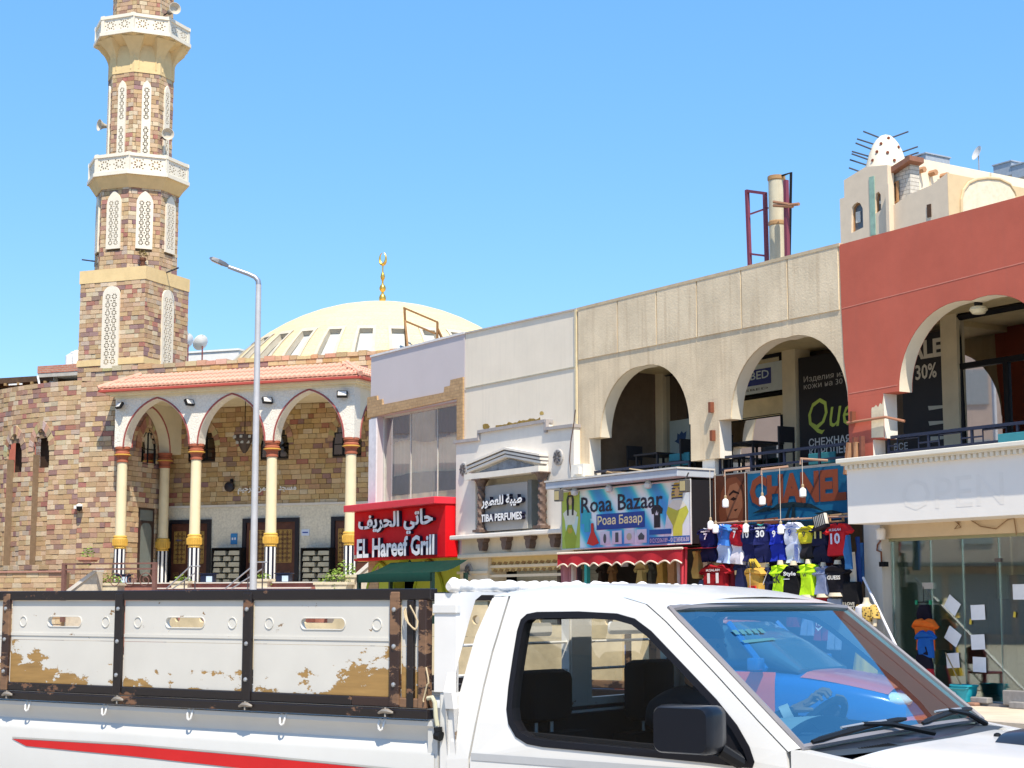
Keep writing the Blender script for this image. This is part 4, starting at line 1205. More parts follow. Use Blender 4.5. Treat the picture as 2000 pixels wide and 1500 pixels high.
# ------------------------------------------------------------------ roofs behind the mosque
def back_left():
 B = Frame(-22, 72, 68.0)
 CON = mat('raw_concrete', (.42, .40, .36), .9, .15, 5, .3)
 WD = mat('shed_wood', (.09, .055, .035), .8, .3, 5, .2)
 p = lambda x, y, d=0.0: B.px(x, y, d)
 base = p(0, 790)[1]
 a = p(-120, 730)[0]; b = p(108, 735)[0]
 t = thing('roof_shed', 'dark timber shed with open front on the flat roof at the far left', 'shed', B, ((a + b) / 2, 0, 0))
 m = MB(); m.box(a, b, -.2, 6, p(50, 745)[1] - .06, p(50, 737)[1]); m.build('roof', WD, t)
 for x in range(9):
  xx = a + (b - a) * (x + .5) / 9
  m = MB(); m.box(xx - .06, xx + .06, -.25, 6, p(50, 748)[1] - .1, p(50, 745)[1] - .06); m.build('rafter', mat('rafter_tan', (.32, .21, .10), .8), t)
 m = MB(); m.box(a, b, 4, 4.2, 0, p(50, 745)[1]); m.box(a, a + .2, 0, 4, 0, p(50, 745)[1]); m.build('back_wall', DARK, t)
 m = MB(); m.box(a, b, -.2, .1, 0, p(50, 779)[1]); m.build('parapet', mat('brick_red', (.40, .13, .09), .9), t)
 m = MB(); m.box(a, p(27, 0)[0], -.1, .05, p(50, 779)[1], p(50, 762)[1]); m.build('screen', mat('reed', (.35, .28, .18), .9), t)
 for xx, z0, z1 in ((p(60, 0)[0], p(60, 752)[1], p(60, 749)[1]), ):
  m = MB(); m.box(xx - .2, xx + .5, -.24, -.2, z0, z1); m.build('lamp_tube', WHITE, t)
 x0, x1 = p(25, 0)[0], p(40, 0)[0]
 t = thing('concrete_post', 'bare concrete post with rusty bars sticking out of its top', 'post', B, ((x0 + x1) / 2, -1, 0))
 m = MB(); m.box(x0, x1, -1.2, -.9, 0, p(30, 722, -1)[1]); m.build('shaft', CON, t)
 for k in range(4):
  xx = x0 + (x1 - x0) * (k + .5) / 4
  m = MB(); m.tube([(xx, -1.05, p(30, 724, -1)[1]), (xx + (k - 1.5) * .05, -1.05, p(30, 706, -1)[1])], .013, 4); m.build('bar', flat('rebar', (.10, .06, .05), .8), t)
 x0, x1 = p(108, 0)[0], p(156, 0)[0]
 t = thing('roof_hut', 'small brick and concrete stair hut with a dark opening beside the minaret', 'hut', B, ((x0 + x1) / 2, 0, 0))
 m = MB(); m.box(x0, x1 + 1.5, -.3, 3, p(130, 728)[1], p(130, 714)[1]); m.build('brick_band', bricky('red_brick', (.42, .15, .10), (.48, .20, .13), (.4, .33, .27), .25, .08, .9), t)
 m = MB(); m.box(x0 + .02, x1 + 1.5, -.28, 3, p(130, 736)[1], p(130, 728)[1]); m.build('slab', CON, t)
 m = MB(); m.box(p(127, 0)[0], p(135, 0)[0], -.15, .15, 0, p(130, 736)[1]); m.build('post', CON, t)
 m = MB(); m.box(x0 + .3, x1 + 1.5, 2, 2.2, 0, p(130, 736)[1]); m.build('back_wall', DARK, t)
 m = MB(); m.box(x0, x1 + 1.5, -.2, 2, 0, p(130, 762)[1]); m.build('base', CON, t)
 m = MB(); m.tube([(x0 + .1, -.4, p(110, 735)[1]), (p(117, 0)[0], -.4, p(117, 757)[1])], .05, 5); m.build('pipe', WHITE, t)
 for px0, px1, y0, y1, d, lab in ((118, 130, 714, 690, .6, 'short white ribbed water tank on the brick hut'), (128, 152, 714, 683, 1.2, 'larger white ribbed water tank next to the minaret')):
  a = p(px0, y0, d); b = p(px1, y1, d); r_ = (b[0] - a[0]) / 2 * 1.1; h = b[1] - a[1]
  prof = [(r_ * .95, 0)]
  for i in range(8): prof += [(r_, h * (i + .2) / 9), (r_ * .95, h * (i + .85) / 9)]
  prof += [(r_ * .95, h * .93), (r_ * .4, h)]
  m = MB(); m.lathe(prof, (a[0] + b[0]) / 2, d + .4, 20, cz=a[1])
  t = thing('water_tank', lab, 'tank', B, ((a[0] + b[0]) / 2, d + .4, a[1]), 'white water tanks on the roof')
  m.build('tank', WHITE, t, True)
  m = MB(); m.lathe([(r_ * .42, h * .98), (r_ * .42, h * 1.06), (.02, h * 1.08)], (a[0] + b[0]) / 2, d + .4, 12, cz=a[1]); m.build('lid', WHITE, t)
 # white roof room and dishes between minaret and dome
 a = p(358, 712, 4); b = p(466, 684, 4)
 t = thing('roof_room', 'low white room on the roof between the minaret and the dome', 'building', B, ((a[0] + b[0]) / 2, 4, 0))
 m = MB(); m.box(a[0] - 1, b[0], 4, 7, 0, b[1]); m.build('wall', mat('whitewash', (.76, .76, .74), .8, .05, 3, .1), t)
 m = MB(); m.box(a[0] - 1.05, b[0] + .05, 3.95, 7.05, b[1], b[1] + .08); m.build('coping', WHITE, t)
 for px, py, r_, lab in ((366, 668, .36, 'white satellite dish touching the minaret edge'), (394, 671, .36, 'white satellite dish on a thin mast beside the white roof room')):
  x, z = p(px, py, 3)
  t = thing('satellite_dish', lab, 'satellite dish', B, (x, 3, z - .9), 'satellite dishes on the mosque roof')
  M = Matrix.Translation((x, 3, z)) @ Matrix.Rotation(1.15, 4, 'Z') @ Matrix.Rotation(rad(-62), 4, 'X')
  m = MB(); m.lathe([(.01, 0), (r_ * .5, .03), (r_, .12), (r_, .135), (r_ * .5, .045), (.01, .015)], 0, 0, 20); m.v = [tuple(M @ Vector(q)) for q in m.v]; m.build('dish', WHITE, t, True)
  m = MB(); m.tube([M @ Vector((0, -r_, .1)), M @ Vector((0, -.02, .42))], .015, 5); m.build('feed_arm', STEEL, t)
  m = MB(); m.tube([(x, 3.06, z - .1), (x, 3.06, z - 1.6)], .03, 6); m.build('mast', flat('mast_red', (.2, .05, .05), .6), t)
 # wooden gantry in front of the dome
 G = Frame(0, 60, 68.0)
 gx = lambda x, y: G.px(x, y)
 t = thing('timber_gantry', 'rusty brown open frame standing on the roof before the dome', 'frame', G, (gx(815, 680)[0], 0, gx(815, 690)[1]))
 WM = mat('gantry_brown', (.26, .14, .06), .7, .2, 6, .1)
 for (p0, p1, y0, y1) in (((790, 602), (794, 690), 0, 0), ((850, 628), (849, 690), .2, .2), ((788, 601), (851, 628), 0, .2), ((789, 626), (846, 650), 0, .2), ((791, 626), (808, 688), 0, -.5), ((850, 640), (864, 690), .2, .7)):
  a, b = gx(*p0), gx(*p1)
  m = MB(); m.bar((a[0], y0, a[1]), (b[0], y1, b[1]), .07); m.build('beam', WM, t)
 a = gx(564, 690)
 m = MB(); m.box(a[0] - .06, a[0] + .06, 3, 3.1, a[1] - 2, a[1] + .2); m.box(a[0] - .1, a[0] + .1, 2.98, 3.12, a[1] + .2, a[1] + .26)
 solo('roof_vent', m, STEEL, 'small grey vent stub at the foot of the dome', 'vent', G, (a[0], 3, a[1]))
back_left()
def street_lamp():
 LD = 31.0
 L = Frame(0, LD, 90.0)
 t0 = L.px(505, 556); b0 = L.px(494, 1170)
 x = b0[0]
 lean = (t0[0] - b0[0]) / (t0[1] - b0[1])
 P = lambda z, r=0: (x + (z - b0[1]) * lean, 0, z)
 t = thing('street_lamp', 'tall grey street lamp with a curved arm reaching left over the road', 'street lamp', L, (P(0)[0], 0, 0))
 m = MB(); m.tube([P(0.0), P(1.2)], [.085, .08], 14); m.tube([P(1.2), P(t0[1] * .55), P(t0[1])], [.068, .060, .052], 14); m.build('pole', mat('lamp_pole_grey', (.50, .50, .51), .5, .08, 5, .03, metal=.25), t, True)
 m = MB(); m.lathe([(.2, 0), (.2, .03), (.1, .04)], P(0)[0], 0, 12); m.build('base_plate', STEEL, t)
 pts = [(505, 556), (504, 548), (498, 541), (485, 535), (460, 526), (446, 521)]
 m = MB(); m.tube([(L.px(*p)[0], 0, L.px(*p)[1]) for p in pts], [.052, .05, .045, .042, .04, .036], 10); m.build('arm', mat('lamp_arm_grey', (.34, .36, .40), .4, .05, 5, 0, metal=.6), t, True)
 a, b = L.px(447, 521), L.px(410, 505)
 A, Bv = Vector((a[0], 0, a[1])), Vector((b[0], 0, b[1])); dv = (Bv - A); q = Vector((0, 1, 0)); up = dv.cross(q).normalized() * -1
 if up.z < 0: up = -up
 m = MB()
 prof = [(0, .035, .03), (.2, .07, .05), (.5, .11, .055), (.85, .11, .045), (1, .06, .02)]
 ring = []
 for f_, wd, hh in prof:
  c = A + dv * f_
  ring.append([c - q * wd - up * hh * .4, c + q * wd - up * hh * .4, c + q * wd * .8 + up * hh, c - q * wd * .8 + up * hh])
 for r0, r1 in zip(ring, ring[1:]):
  m.add(r0 + r1, [(i, (i + 1) % 4, (i + 1) % 4 + 4, i + 4) for i in range(4)])
 m.add(ring[0], [(0, 1, 2, 3)]); m.add(ring[-1], [(0, 1, 2, 3)])
 m.build('lamp_head', flat('lamp_head_grey', (.10, .11, .13), .4), t)
 m = MB(); c0, c1 = A + dv * .35 - up * .03, A + dv * .9 - up * .028
 m.add([c0 - q * .08, c0 + q * .08, c1 + q * .08, c1 - q * .08], [(0, 1, 2, 3)]); m.build('lens', flat('lamp_lens', (.6, .6, .58), .2), t)
street_lamp()
# ------------------------------------------------------------------ the row of shops
def px(x, y, d=0.0): return S.px(x, y, d)
def sx(x, d=0.0, y=1000): return S.px(x, y, d)[0]
def pl(pts, d=0.0): return [S.px(x, y, d) for x, y in pts]
BEIGE = mat('beige_stucco', (.68, .555, .38), .92, .17, 1.1, .4, 28, streak=.55, dirt=(.42, .31, .19), dist=.015)
BEIGE2 = mat('beige_panel', (.70, .58, .405), .92, .15, 1.0, .35, 28, streak=.62, dirt=(.44, .33, .21), dist=.015)
REDW = mat('red_stucco', (.49, .122, .080), .9, .10, .9, .18, 60, dist=.008, streak=.22, dirt=(.36, .12, .09))
LILAC = mat('lilac_paint', (.56, .51, .51), .8, .03, 1.0, .06, 30)
CREAMP = mat('cream_panel', (.79, .705, .57), .7, .05, 1.0, .05, 30, streak=.15)
WHITEW = mat('white_wall_worn', (.74, .71, .64), .8, .07, 2, .2, 25, streak=.2)
REVEAL = mat('pale_reveal', (.72, .66, .53), .85, .07, 2, .25, 25)
YEL = mat('ochre_ceiling', (.72, .58, .32), .85, .15, 2, .15)
GLZ = glass('shop_glass', (.50, .60, .56), .10)
GLD = glass('dark_glass', (.14, .15, .16), .07)
NAVY = flat('rail_navy', (.014, .020, .045), .45)
def shop_ground():
 pass
def restaurant():
 a = px(725, 698); b = px(908, 652); zt = (a[1] + b[1]) / 2
 t = thing('restaurant_building', 'lilac painted building with tan brick trim round one wide curtained window', 'building', S, ((a[0] + b[0]) / 2, 0, 0))
 h0 = px(738, 815); h1 = px(895, 781); zb = px(800, 992)[1]; zh = (h0[1] + h1[1]) / 2
 za = px(760, 1090)[1]
 w = MB()
 w.prism([(a[0], za), (b[0], za), (b[0], b[1]), (a[0], a[1])], 0, .25, holes=[[(h0[0], zb), (h1[0], zb), (h1[0], zh), (h0[0], zh)]])
 w.box(a[0], a[0] + .25, .25, 9, 0, zt - .3); w.box(a[0] + .25, b[0], .25, 9, zt - .7, zt - .4)
 wall = w.build('wall', LILAC, t)
 c = MB(); c.prism([(a[0] - .02, a[1]), (b[0], b[1]), (b[0], b[1] + .05), (a[0] - .02, a[1] + .05)], -.03, .3); c.build('coping', mat('coping_white', (.72, .70, .68), .7), t)
 k = 4.414
 tr = [(90, 690), (172, 675), (176, 712), (216, 706), (221, 752), (750, 648), (755, 600), (803, 590), (808, 540), (915, 515), (915, 1075), (862, 1082), (862, 700), (165, 852), (90, 868)]
 tr = pl([(700 + x / k, 620 + y / k) for x, y in tr])
 m = MB(); m.prism(tr, -.05, -.002)
 m.build('brick_trim', bricky('tan_brick', (.40, .255, .125), (.47, .31, .16), (.33, .22, .12), .22, .075, .85, .012, .4), t)
 m = MB(); m.box(a[0] - .0, h0[0] - .0, -.045, -.002, zb, zh - .05); m.build('jamb_strip', mat('strip_white', (.68, .67, .69), .6), t)
 # window
 g = MB(); g.sheet([(h0[0], zb), (h1[0], zb), (h1[0], zh), (h0[0], zh)], y=.2)
 win = g.build('window', glass('curtain_glass', (.86, .86, .83), .03, gain=.35), t)
 f = MB(); f.box(h0[0], h0[0] + .06, .16, .24, zb, zh); f.box(h1[0] - .06, h1[0], .16, .24, zb, zh); f.box(h0[0], h1[0], .16, .24, zh - .05, zh)
 for q in (.35, .68): f.box(h0[0] + (h1[0] - h0[0]) * q - .012, h0[0] + (h1[0] - h0[0]) * q + .012, .185, .215, zb, zh)
 f.build('frame', mat('frame_pale', (.55, .56, .50), .5), win)
 def curt(z0f, z1f, y, amp, nf, m_, nm):
  q = MB(); n = 160
  def fn(u, v):
   s = h0[0] + (h1[0] - h0[0]) * u
   zz = z0f(u) + (z1f(u) - z0f(u)) * v
   return (s, y + amp * sin(u * nf * 2 * PI + .8 * sin(u * 23)), zz)
  q.grid(fn, n, 4); q.build(nm, m_, win, True)
 H = zh - zb
 curt(lambda u: zb + H * (.70 + .03 * sin(u * 9)), lambda u: zh, .36, .03, 22, flat('valance_plum', (.10, .025, .04), .8), 'valance')
 curt(lambda u: zb, lambda u: zh, .50, .05, 26, mat('sheer_curtain', (.66, .58, .44), .85, .1, 4), 'curtain')
 curt(lambda u: zb + H * .12, lambda u: zb + H * (.36 + .02 * sin(u * 5)), .42, .02, 9, mat('reflected_dark', (.08, .09, .115), .8, .4, 1.2), 'reflection_band')  # dark band: buildings reflected in the pane, put in as cloth behind it
 curt(lambda u: zb, lambda u: zb + H * .16, .40, .02, 9, mat('reflected_pale', (.58, .50, .34), .8, .2, 2), 'reflection_foot')  # pale foot of that painted reflection, also modelled behind the glass
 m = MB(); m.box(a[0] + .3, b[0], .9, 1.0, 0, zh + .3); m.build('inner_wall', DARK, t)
 # ground floor: lime arches
 LIME = mat('lime_paint', (.40, .46, .05), .75, .08, 3, .1)
 ca = sx(791, 0, 1120); hw = .55
 zs = px(791, 1136)[1]
 w = MB(); pts = ogive_pts(ca, zs, hw, .62, 14)
 w.prism([(a[0] + .55, 0), (a[0] + .55, za), (b[0], za), (b[0], 0), (ca + hw, 0)] + list(reversed(pts)) + [(ca - hw, 0)], 0, .3)
 w.build('lime_wall', LIME, t)
 w = MB(); w.box(a[0], a[0] + .549, -.02, .3, 0, za); w.build('brick_pier', MATS['tan_brick'], t)
 for q in (-1.25, 1.2):
  m = MB(); m.tube([(ca + q + x_, -.01, z_) for x_, z_ in [(x - ca, z) for x, z in ogive_pts(ca, zs - .5, .75, 1.0, 14)]], .05, 6); m.build('arch_moulding', mat('lime_dark', (.28, .36, .03), .7), t)
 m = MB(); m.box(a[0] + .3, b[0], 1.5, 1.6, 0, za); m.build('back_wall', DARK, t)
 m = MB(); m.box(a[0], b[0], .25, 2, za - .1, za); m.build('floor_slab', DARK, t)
 # sign
 d = -.4
 RED = flat('sign_red', (.62, .004, .010), .6, spec=.2);
 L = sx(692, d); Rr = sx(870, d)
 zt_, zb_ = px(780, 993, d)[1], px(780, 1092, d)[1]
 sg = thing('restaurant_sign', 'bright red box sign with white raised lettering reading EL Hareef Grill', 'sign', S, ((L + Rr) / 2, d, zb_))
 m = MB(); m.bbox(L, Rr, d, -.051, zb_, zt_, .012); m.build('box', RED, sg)
 m = MB(); m.bbox(sx(672, -.7), Rr + .03, -.72, -.03, zt_ + .002, zt_ + .17, .015); m.build('flange', flat('sign_red_top', (.66, .03, .05), .35), sg)
 LW = flat('sign_letter_white', (.82, .82, .82), .4); LS = flat('letter_side_navy', (.012, .012, .035), .5)
 ar = '\uFED2\uFEF3\uFEAE\uFEA4\uFEDF\uFE8D \uFEF2\uFE97\uFE8E\uFEA3'
 text('arabic_lettering', ar, sx(706, d), sx(852, d), px(780, 1045, d)[1], px(780, 998, d)[1], d - .002, [LW, LS], sg, .09, .035)
 text('latin_lettering', 'EL Hareef Grill', sx(704, d), sx(855, d), px(780, 1087, d)[1], px(780, 1048, d)[1], d - .002, [LW, LS], sg, .09, .03)
 m = MB(); m.lathe([(.06, 0), (.05, -.05)], sx(697, d), d, 10, axis='y', cz=px(697, 1088, d)[1]); m.build('lamp_dot', flat('dot_cream', (.7, .6, .45), .4), sg)
 # green awning
 GR = mat('awning_green', (.004, .032, .022), .8, .15, 3, .1)
 a2 = sx(703, -1.3); b2 = sx(872, -1.0); z1 = px(790, 1096, -.9)[1]; z0 = px(790, 1112, -1.2)[1]
 aw = thing('green_awning', 'dark green fabric awning on posts below the red sign', 'awning', S, ((a2 + b2) / 2, -1.2, z0))
 m = MB(); m.grid(lambda u, v: (a2 + (b2 - a2) * u, -.42 - .95 * v, z1 - .30 * v - .06 * sin(PI * v) * (1 + .4 * sin(u * 14))), 16, 5)
 m.add([(a2, -1.37, z1 - .30), (b2, -1.37, z1 - .30), (b2, -1.37, z1 - .5), (a2, -1.37, z1 - .5)], [(0, 1, 2, 3)]); m.build('fabric', GR, aw, True)
 for x, y in ((a2 + .05, -1.33), (b2 - .05, -1.33), (a2 + .05, -.45), (b2 - .05, -.45)):
  m = MB(); m.box(x - .04, x + .04, y - .04, y + .04, .05, z1 - .3); m.build('post', flat('post_green', (.008, .03, .025), .5), aw)
restaurant()
def perfume():
 a = px(908.5, 652); b = px(1127, 605)
 t = thing('perfume_building', 'cream panelled building with a white marble shop front shaped like a small temple', 'building', S, ((a[0] + b[0]) / 2, 0, 0))
 w = MB(); zlo = px(1000, 1086)[1]
 w.prism([(a[0], zlo), (b[0], zlo), (b[0], b[1]), (a[0], a[1])], .01, .3)
 w.box(a[0], b[0], .3, 9, a[1] - .7, a[1] - .4)
 w.build('wall', CREAMP, t)
 c = MB(); c.prism([(a[0], a[1]), (b[0], b[1]), (b[0], b[1] + .035), (a[0], a[1] + .035)], -.02, .35); c.build('coping', mat('coping_grey', (.45, .42, .38), .8), t)
 j = MB(); z1, z2 = px(915, 757)[1], px(1125, 716)[1]
 j.prism([(a[0] + .02, z1 - .012), (b[0] - .02, z2 - .012), (b[0] - .02, z2 + .012), (a[0] + .02, z1 + .012)], -.012, .02); j.build('joint_strip', mat('joint_grey', (.46, .43, .34), .8), t)
 p = MB(); p.box(b[0] - .06, b[0], -.03, .009, px(1127, 900)[1], b[1]); p.build('edge_strip', mat('edge_cream', (.66, .56, .36), .8), t)
 K = 4.4115
 q = lambda x, y, d=0.0: S.px(880 + x / K, 800 + y / K, d)
 MW = mat('front_marble', (.74, .69, .61), .45, .06, 2, .04, streak=.12)
 d = -.16
 out = [q(*v, d) for v in ((48, 292), (210, 272), (250, 268), (254, 205), (822, 112), (826, 180), (1062, 152))]
 zl = q(500, 1062, d)[1]; zr = zl
 hole = [q(215, 590, d)[0], q(830, 590, d)[0]]
 zh0, zh1 = q(520, 1045, d)[1], q(520, 575, d)[1]
 m = MB(); m.prism([(out[0][0], zl), *out, (out[-1][0], zl)][::1], d, .009, holes=[[(hole[0], zh0), (hole[1], zh0), (hole[1], zh1), (hole[0], zh1)]])
 m.build('marble_front', MW, t)
 for i in (0, 1, 2, 4, 5):
  pass
 DK = mat('dark_trim', (.16, .15, .15), .5, .2, 8, .05)
 m = MB()
 for p0, p1 in ((out[0], out[2]), (out[3], out[4]), (out[5], out[6])):
  m.prism([(p0[0] - .03, p0[1]), (p1[0] + .03, p1[1]), (p1[0] + .03, p1[1] + .07), (p0[0] - .03, p0[1] + .07)], d - .06, .0)
 m.box(out[3][0] - .05, out[3][0] + .02, d - .05, d + .03, out[2][1], out[3][1] + .06); m.box(out[4][0] - .02, out[4][0] + .07, d - .05, d + .03, out[5][1] - .05, out[4][1] + .06)
 m.build('front_coping', mat('coping_stone', (.36, .33, .32), .6), t)
 # recess with grey board
 m = MB(); m.box(hole[0], hole[1], .0095, .012, zh0, zh1); m.build('recess_wall', mat('recess_cream', (.62, .55, .40), .8), t)
 s0, s1 = q(300, 840, -.05)[0], q(716, 840, -.05)[0]
 zb0, zb1 = q(510, 1040, -.05)[1], q(510, 643, -.05)[1]
 bd = thing('perfume_sign', 'grey metal board with white raised letters reading TIBA PERFUMES between twisted columns', 'sign', S, ((s0 + s1) / 2, -.1, zb0))
 m = MB(); m.bbox(s0, s1, -.22, .008, zb0, zb1, .01); m.build('board', mat('board_grey', (.36, .35, .33), .5, .05, 3, .03), bd)
 m = MB(); m.box(s1 + .003, s1 + .14, -.20, .008, zb0, zb1 + .03); m.build('board_edge', mat('board_edge_grey', (.17, .18, .17), .5), bd)
 LW = MATS['sign_letter_white']; LS = MATS['letter_side_navy']
 ar = '\uFEAD\uFEEE\uFEC4\uFECC\uFEE0\uFEDF \uFE94\uFE92\uFEF4\uFEC3'
 text('arabic_lettering', ar, q(296, 840, -.22)[0], s1 - .06, q(500, 842, -.2)[1], q(500, 730, -.2)[1], -.222, [LW, LS], bd, .10, .035)
 text('latin_lettering', 'TIBA PERFUMES', q(292, 930, -.22)[0], s1 - .06, q(500, 957, -.2)[1], q(500, 890, -.2)[1], -.222, [LW, LS], bd, .10, .035)
 # twisted columns
 TW = mat('twisted_brown', (.13, .085, .065), .5, .3, 7, .1)
 for x0, x1, y0, y1 in ((248, 284, 602, 1045), (765, 815, 548, 1010)):
  dd = -.27
  c0 = q((x0 + x1) / 2, 800, dd)[0]; z0 = zh0 + .0; z1 = zh1 - .0
  m = MB(); N = 60; n = 12; r0 = .085
  base = len(m.v)
  for i in range(N + 1):
   zz = z0 + .1 + (z1 - z0 - .25) * i / N
   for j in range(n):
    an = 2 * PI * j / n
    r_ = r0 * (1 + .22 * sin(3 * an + i * .55))
    m.v.append((c0 + r_ * cos(an), dd + r_ * sin(an), zz))
  for i in range(N):
   for j in range(n):
    A = i * n + j; B_ = i * n + (j + 1) % n
    m.f.append((A, B_, B_ + n, A + n)); m.m.append(0); m.c.append(None)
  col = m.build('twisted_column', TW, t, True)
  m = MB(); m.lathe([(.1, z1 - .16), (.11, z1 - .12), (.16, z1 - .03)], c0, dd, 12); m.box(c0 - .17, c0 + .17, dd - .17, dd + .11, z1 - .03, z1 - .001); m.build('capital', TW, col)
  m = MB(); m.box(c0 - .15, c0 + .15, dd - .15, dd + .11, z0, z0 + .06); m.lathe([(.13, z0 + .06), (.11, z0 + .1)], c0, dd, 12); m.build('base', TW, col)
 # pediment
 m = MB(); m.box(hole[0] - .08, hole[1] + .06, -.42, d - .001, zh1, zh1 + .13); m.build('entablature', MW, t)
 zp = zh1 + .13
 tri = [q(215, 495, -.3), q(490, 372, -.3), q(838, 415, -.3)]
 zL = zp; xm = q(490, 400, -.3)[0]; zA = q(490, 322, -.36)[1]
 x0_, x1_ = hole[0] - .08, hole[1] + .06
 zE = zA - .25
 for k_, (dz, mt, yy) in enumerate(((0, MW, -.40), (-.05, DK, -.36), (-.085, MW, -.38), (-.135, DK, -.34), (-.165, MW, -.36))):
  m = MB()
  hgt = .048 if mt is MW else .033
  m.prism([(x0_, zE + dz), (xm, zA + dz), (x1_, zE + dz), (x1_, zE + dz - hgt), (xm, zA + dz - hgt), (x0_, zE + dz - hgt)], yy, d - .002); m.build('pediment_band', mt, t)
 BM = mat('blue_grey_marble', (.17, .20, .24), .4, .45, 6, .05)
 m = MB(); m.prism([(x0_ + .4, zp + .03), (x1_ - .5, zp + .03), (x1_ - .5, zp + .05), (xm, zA - .25), (x0_ + .4, zp + .05)], -.25, d - .003); m.build('pediment_panel', BM, t)
 m = MB(); m.prism([(x0_, zp), (x1_, zp), (x1_, zE - .19), (xm, zA - .19), (x0_, zE - .19)], -.2, d - .004); m.build('pediment_face', MW, t)
 # ledge, corbels, frieze
 zl2 = zl
 x0l, x1l = q(36, 1105, -.3)[0], q(1075, 1030, -.3)[0]
 m = MB(); m.bbox(x0l, x1l, -.45, .008, zl2 - .10, zl2 - .001, .02); m.build('ledge', MW, t)
 FR = mat('frieze_cream', (.68, .58, .42), .75, .07, 3, .1, streak=.2)
 zf = q(500, 1232, -.2)[1]
 m = MB(); m.box(q(95, 1150, -.2)[0], x1l - .1, -.2, .008, zf, zl2 - .10); m.build('frieze', FR, t)
 m = MB(); m.bbox(q(70, 1260, -.3)[0], x1l, -.34, .008, zf - .09, zf - .001, .015); m.build('lower_ledge', FR, t)
 for x in (275, 475, 682, 895):
  s_ = q(x, 1120, -.3)[0]
  m = MB(); m.prism([(s_ - .15, zl2 - .101), (s_ + .15, zl2 - .101), (s_ + .15, zl2 - .16), (s_ + .09, zl2 - .2), (s_ + .1, zl2 - .27), (s_ + .05, zl2 - .38), (s_ - .05, zl2 - .38), (s_ - .1, zl2 - .27), (s_ - .09, zl2 - .2), (s_ - .15, zl2 - .16)], -.36, -.199); m.build('corbel', TW, t)
 zbot = zf - .09
 m = MB(); m.box(q(98, 1300, -.15)[0], q(338, 1300, -.15)[0], -.2, .3, 0, zbot - .001); m.build('pier', mat('pier_cream', (.66, .58, .44), .8, .08, 3, .1), t)
 m = MB(); m.box(q(85, 1300, -.15)[0], q(348, 1300, -.15)[0], -.25, -.19, zbot - .36, zbot - .30); m.build('pier_cap', FR, t)
 lx0, lx1 = q(350, 1300, -.1)[0], b[0]
 zl3 = q(600, 1385, -.1)[1]
 m = MB(); m.box(lx0, lx1, -.1, .2, zl3, zbot - .001); m.build('lintel', mat('lintel_ochre', (.60, .47, .22), .8, .1, 3, .1), t)
 n_ = 13
 for r_ in range(2):
  for i in range(n_):
   xx = lx0 + (lx1 - lx0) * (i + .5 + .25 * r_) / (n_ + .5)
   m = MB(); m.prism([(xx - .1, zbot - .15 - r_ * .16), (xx - .04, zbot - .10 - r_ * .16), (xx + .1, zbot - .12 - r_ * .16), (xx + .04, zbot - .18 - r_ * .16)], -.112, -.099); m.build('relief', mat('relief_brown', (.27, .17, .07), .8), t)
 for z_ in (zbot - .42, zl3 + .1):
  m = MB(); m.box(lx0, lx1, -.14, -.099, z_ - .03, z_ + .03); m.build('moulding', FR, t)
 m = MB(); m.box(lx0, b[0], .6, .7, 0, zl3 + .2); m.build('shutter', bricky('shutter_grey', (.36, .37, .33), (.36, .37, .33), (.22, .22, .2), 9, .09, .6, .012, .6), t)
 # flower medallions
 for cx_, cy_, r_, dd in ((118, 515, .165, d), (933, 410, .18, d), (160, 1385, .155, -.2)):
  c0, zz = q(cx_, cy_, dd)
  m = MB(); m.lathe([(r_, -.001), (r_, -.03), (r_ * .9, -.04)], c0, dd, 20, axis='y', cz=zz); md = m.build('medallion', mat('medallion_grey', (.40, .38, .36), .6, .2, 9), t)
  m = MB()
  for k_ in range(8):
   an = PI / 4 * k_
   e = Vector((cos(an), 0, sin(an))); f_ = Vector((-sin(an), 0, cos(an)))
   C = Vector((c0, dd - .05, zz))
   m.add([C + e * r_ * .1, C + e * r_ * .5 + f_ * r_ * .22 - Vector((0, .02, 0)), C + e * r_ * .92, C + e * r_ * .5 - f_ * r_ * .22 - Vector((0, .02, 0))], [(0, 1, 2, 3)])
  m.build('petals', mat('petal_dark', (.12, .11, .11), .6), md)
 # glue stain left by an older sign
 m = MB(); rr = random.Random(5)
 pts = [(385, 230), (385, 140)]
 for i in range(22): pts.append((390 + i * 18, 132 - i * 2.9 + rr.uniform(-10, 10)))
 pts += [(790, 200)]
 m.sheet([q(x, y, 0) for x, y in pts], y=.0075)
 for ex, ey, er in ((303, 145, 32), (782, 32, 20)): m.sheet([q(ex + er * cos(k_ * .45) * rr.uniform(.8, 1.1), ey + er * .9 * sin(k_ * .45) * rr.uniform(.8, 1.1), 0) for k_ in range(14)], y=.0075); m.build('old_stain', mat('ochre_stain', (.52, .36, .11), .9, .25, 8, .3), t)
 # cable
 cb = MB(); cpts = [q(*v, -.2) for v in ((1075, 0), (1060, 130), (1035, 280), (1025, 440), (1045, 610))]
 cb.tube([(x, -.2, z) for x, z in cpts], .012, 5)
 solo('wall_cable', cb, flat('cable_brown', (.10, .06, .045), .7), 'thin brown cable running down the right edge of the marble front', 'cable', S, (cpts[0][0], -.2, cpts[-1][1]))
 x, z = q(1090, 520, -.2)
 m = MB(); m.box(x - .2, x + .25, -.22, -.01, z - .15, z + .12); m.box(x + .0, x + .2, -.3, -.22, z - .1, z + .05)
 solo('junction_box', m, WHITEW, 'white junction box on the wall beside the first arch', 'box', S, (x, -.2, z - .15))
perfume()
ZSP = (px(1172, 862)[1] + px(1427, 808)[1]) / 2
ZFL = 4.05
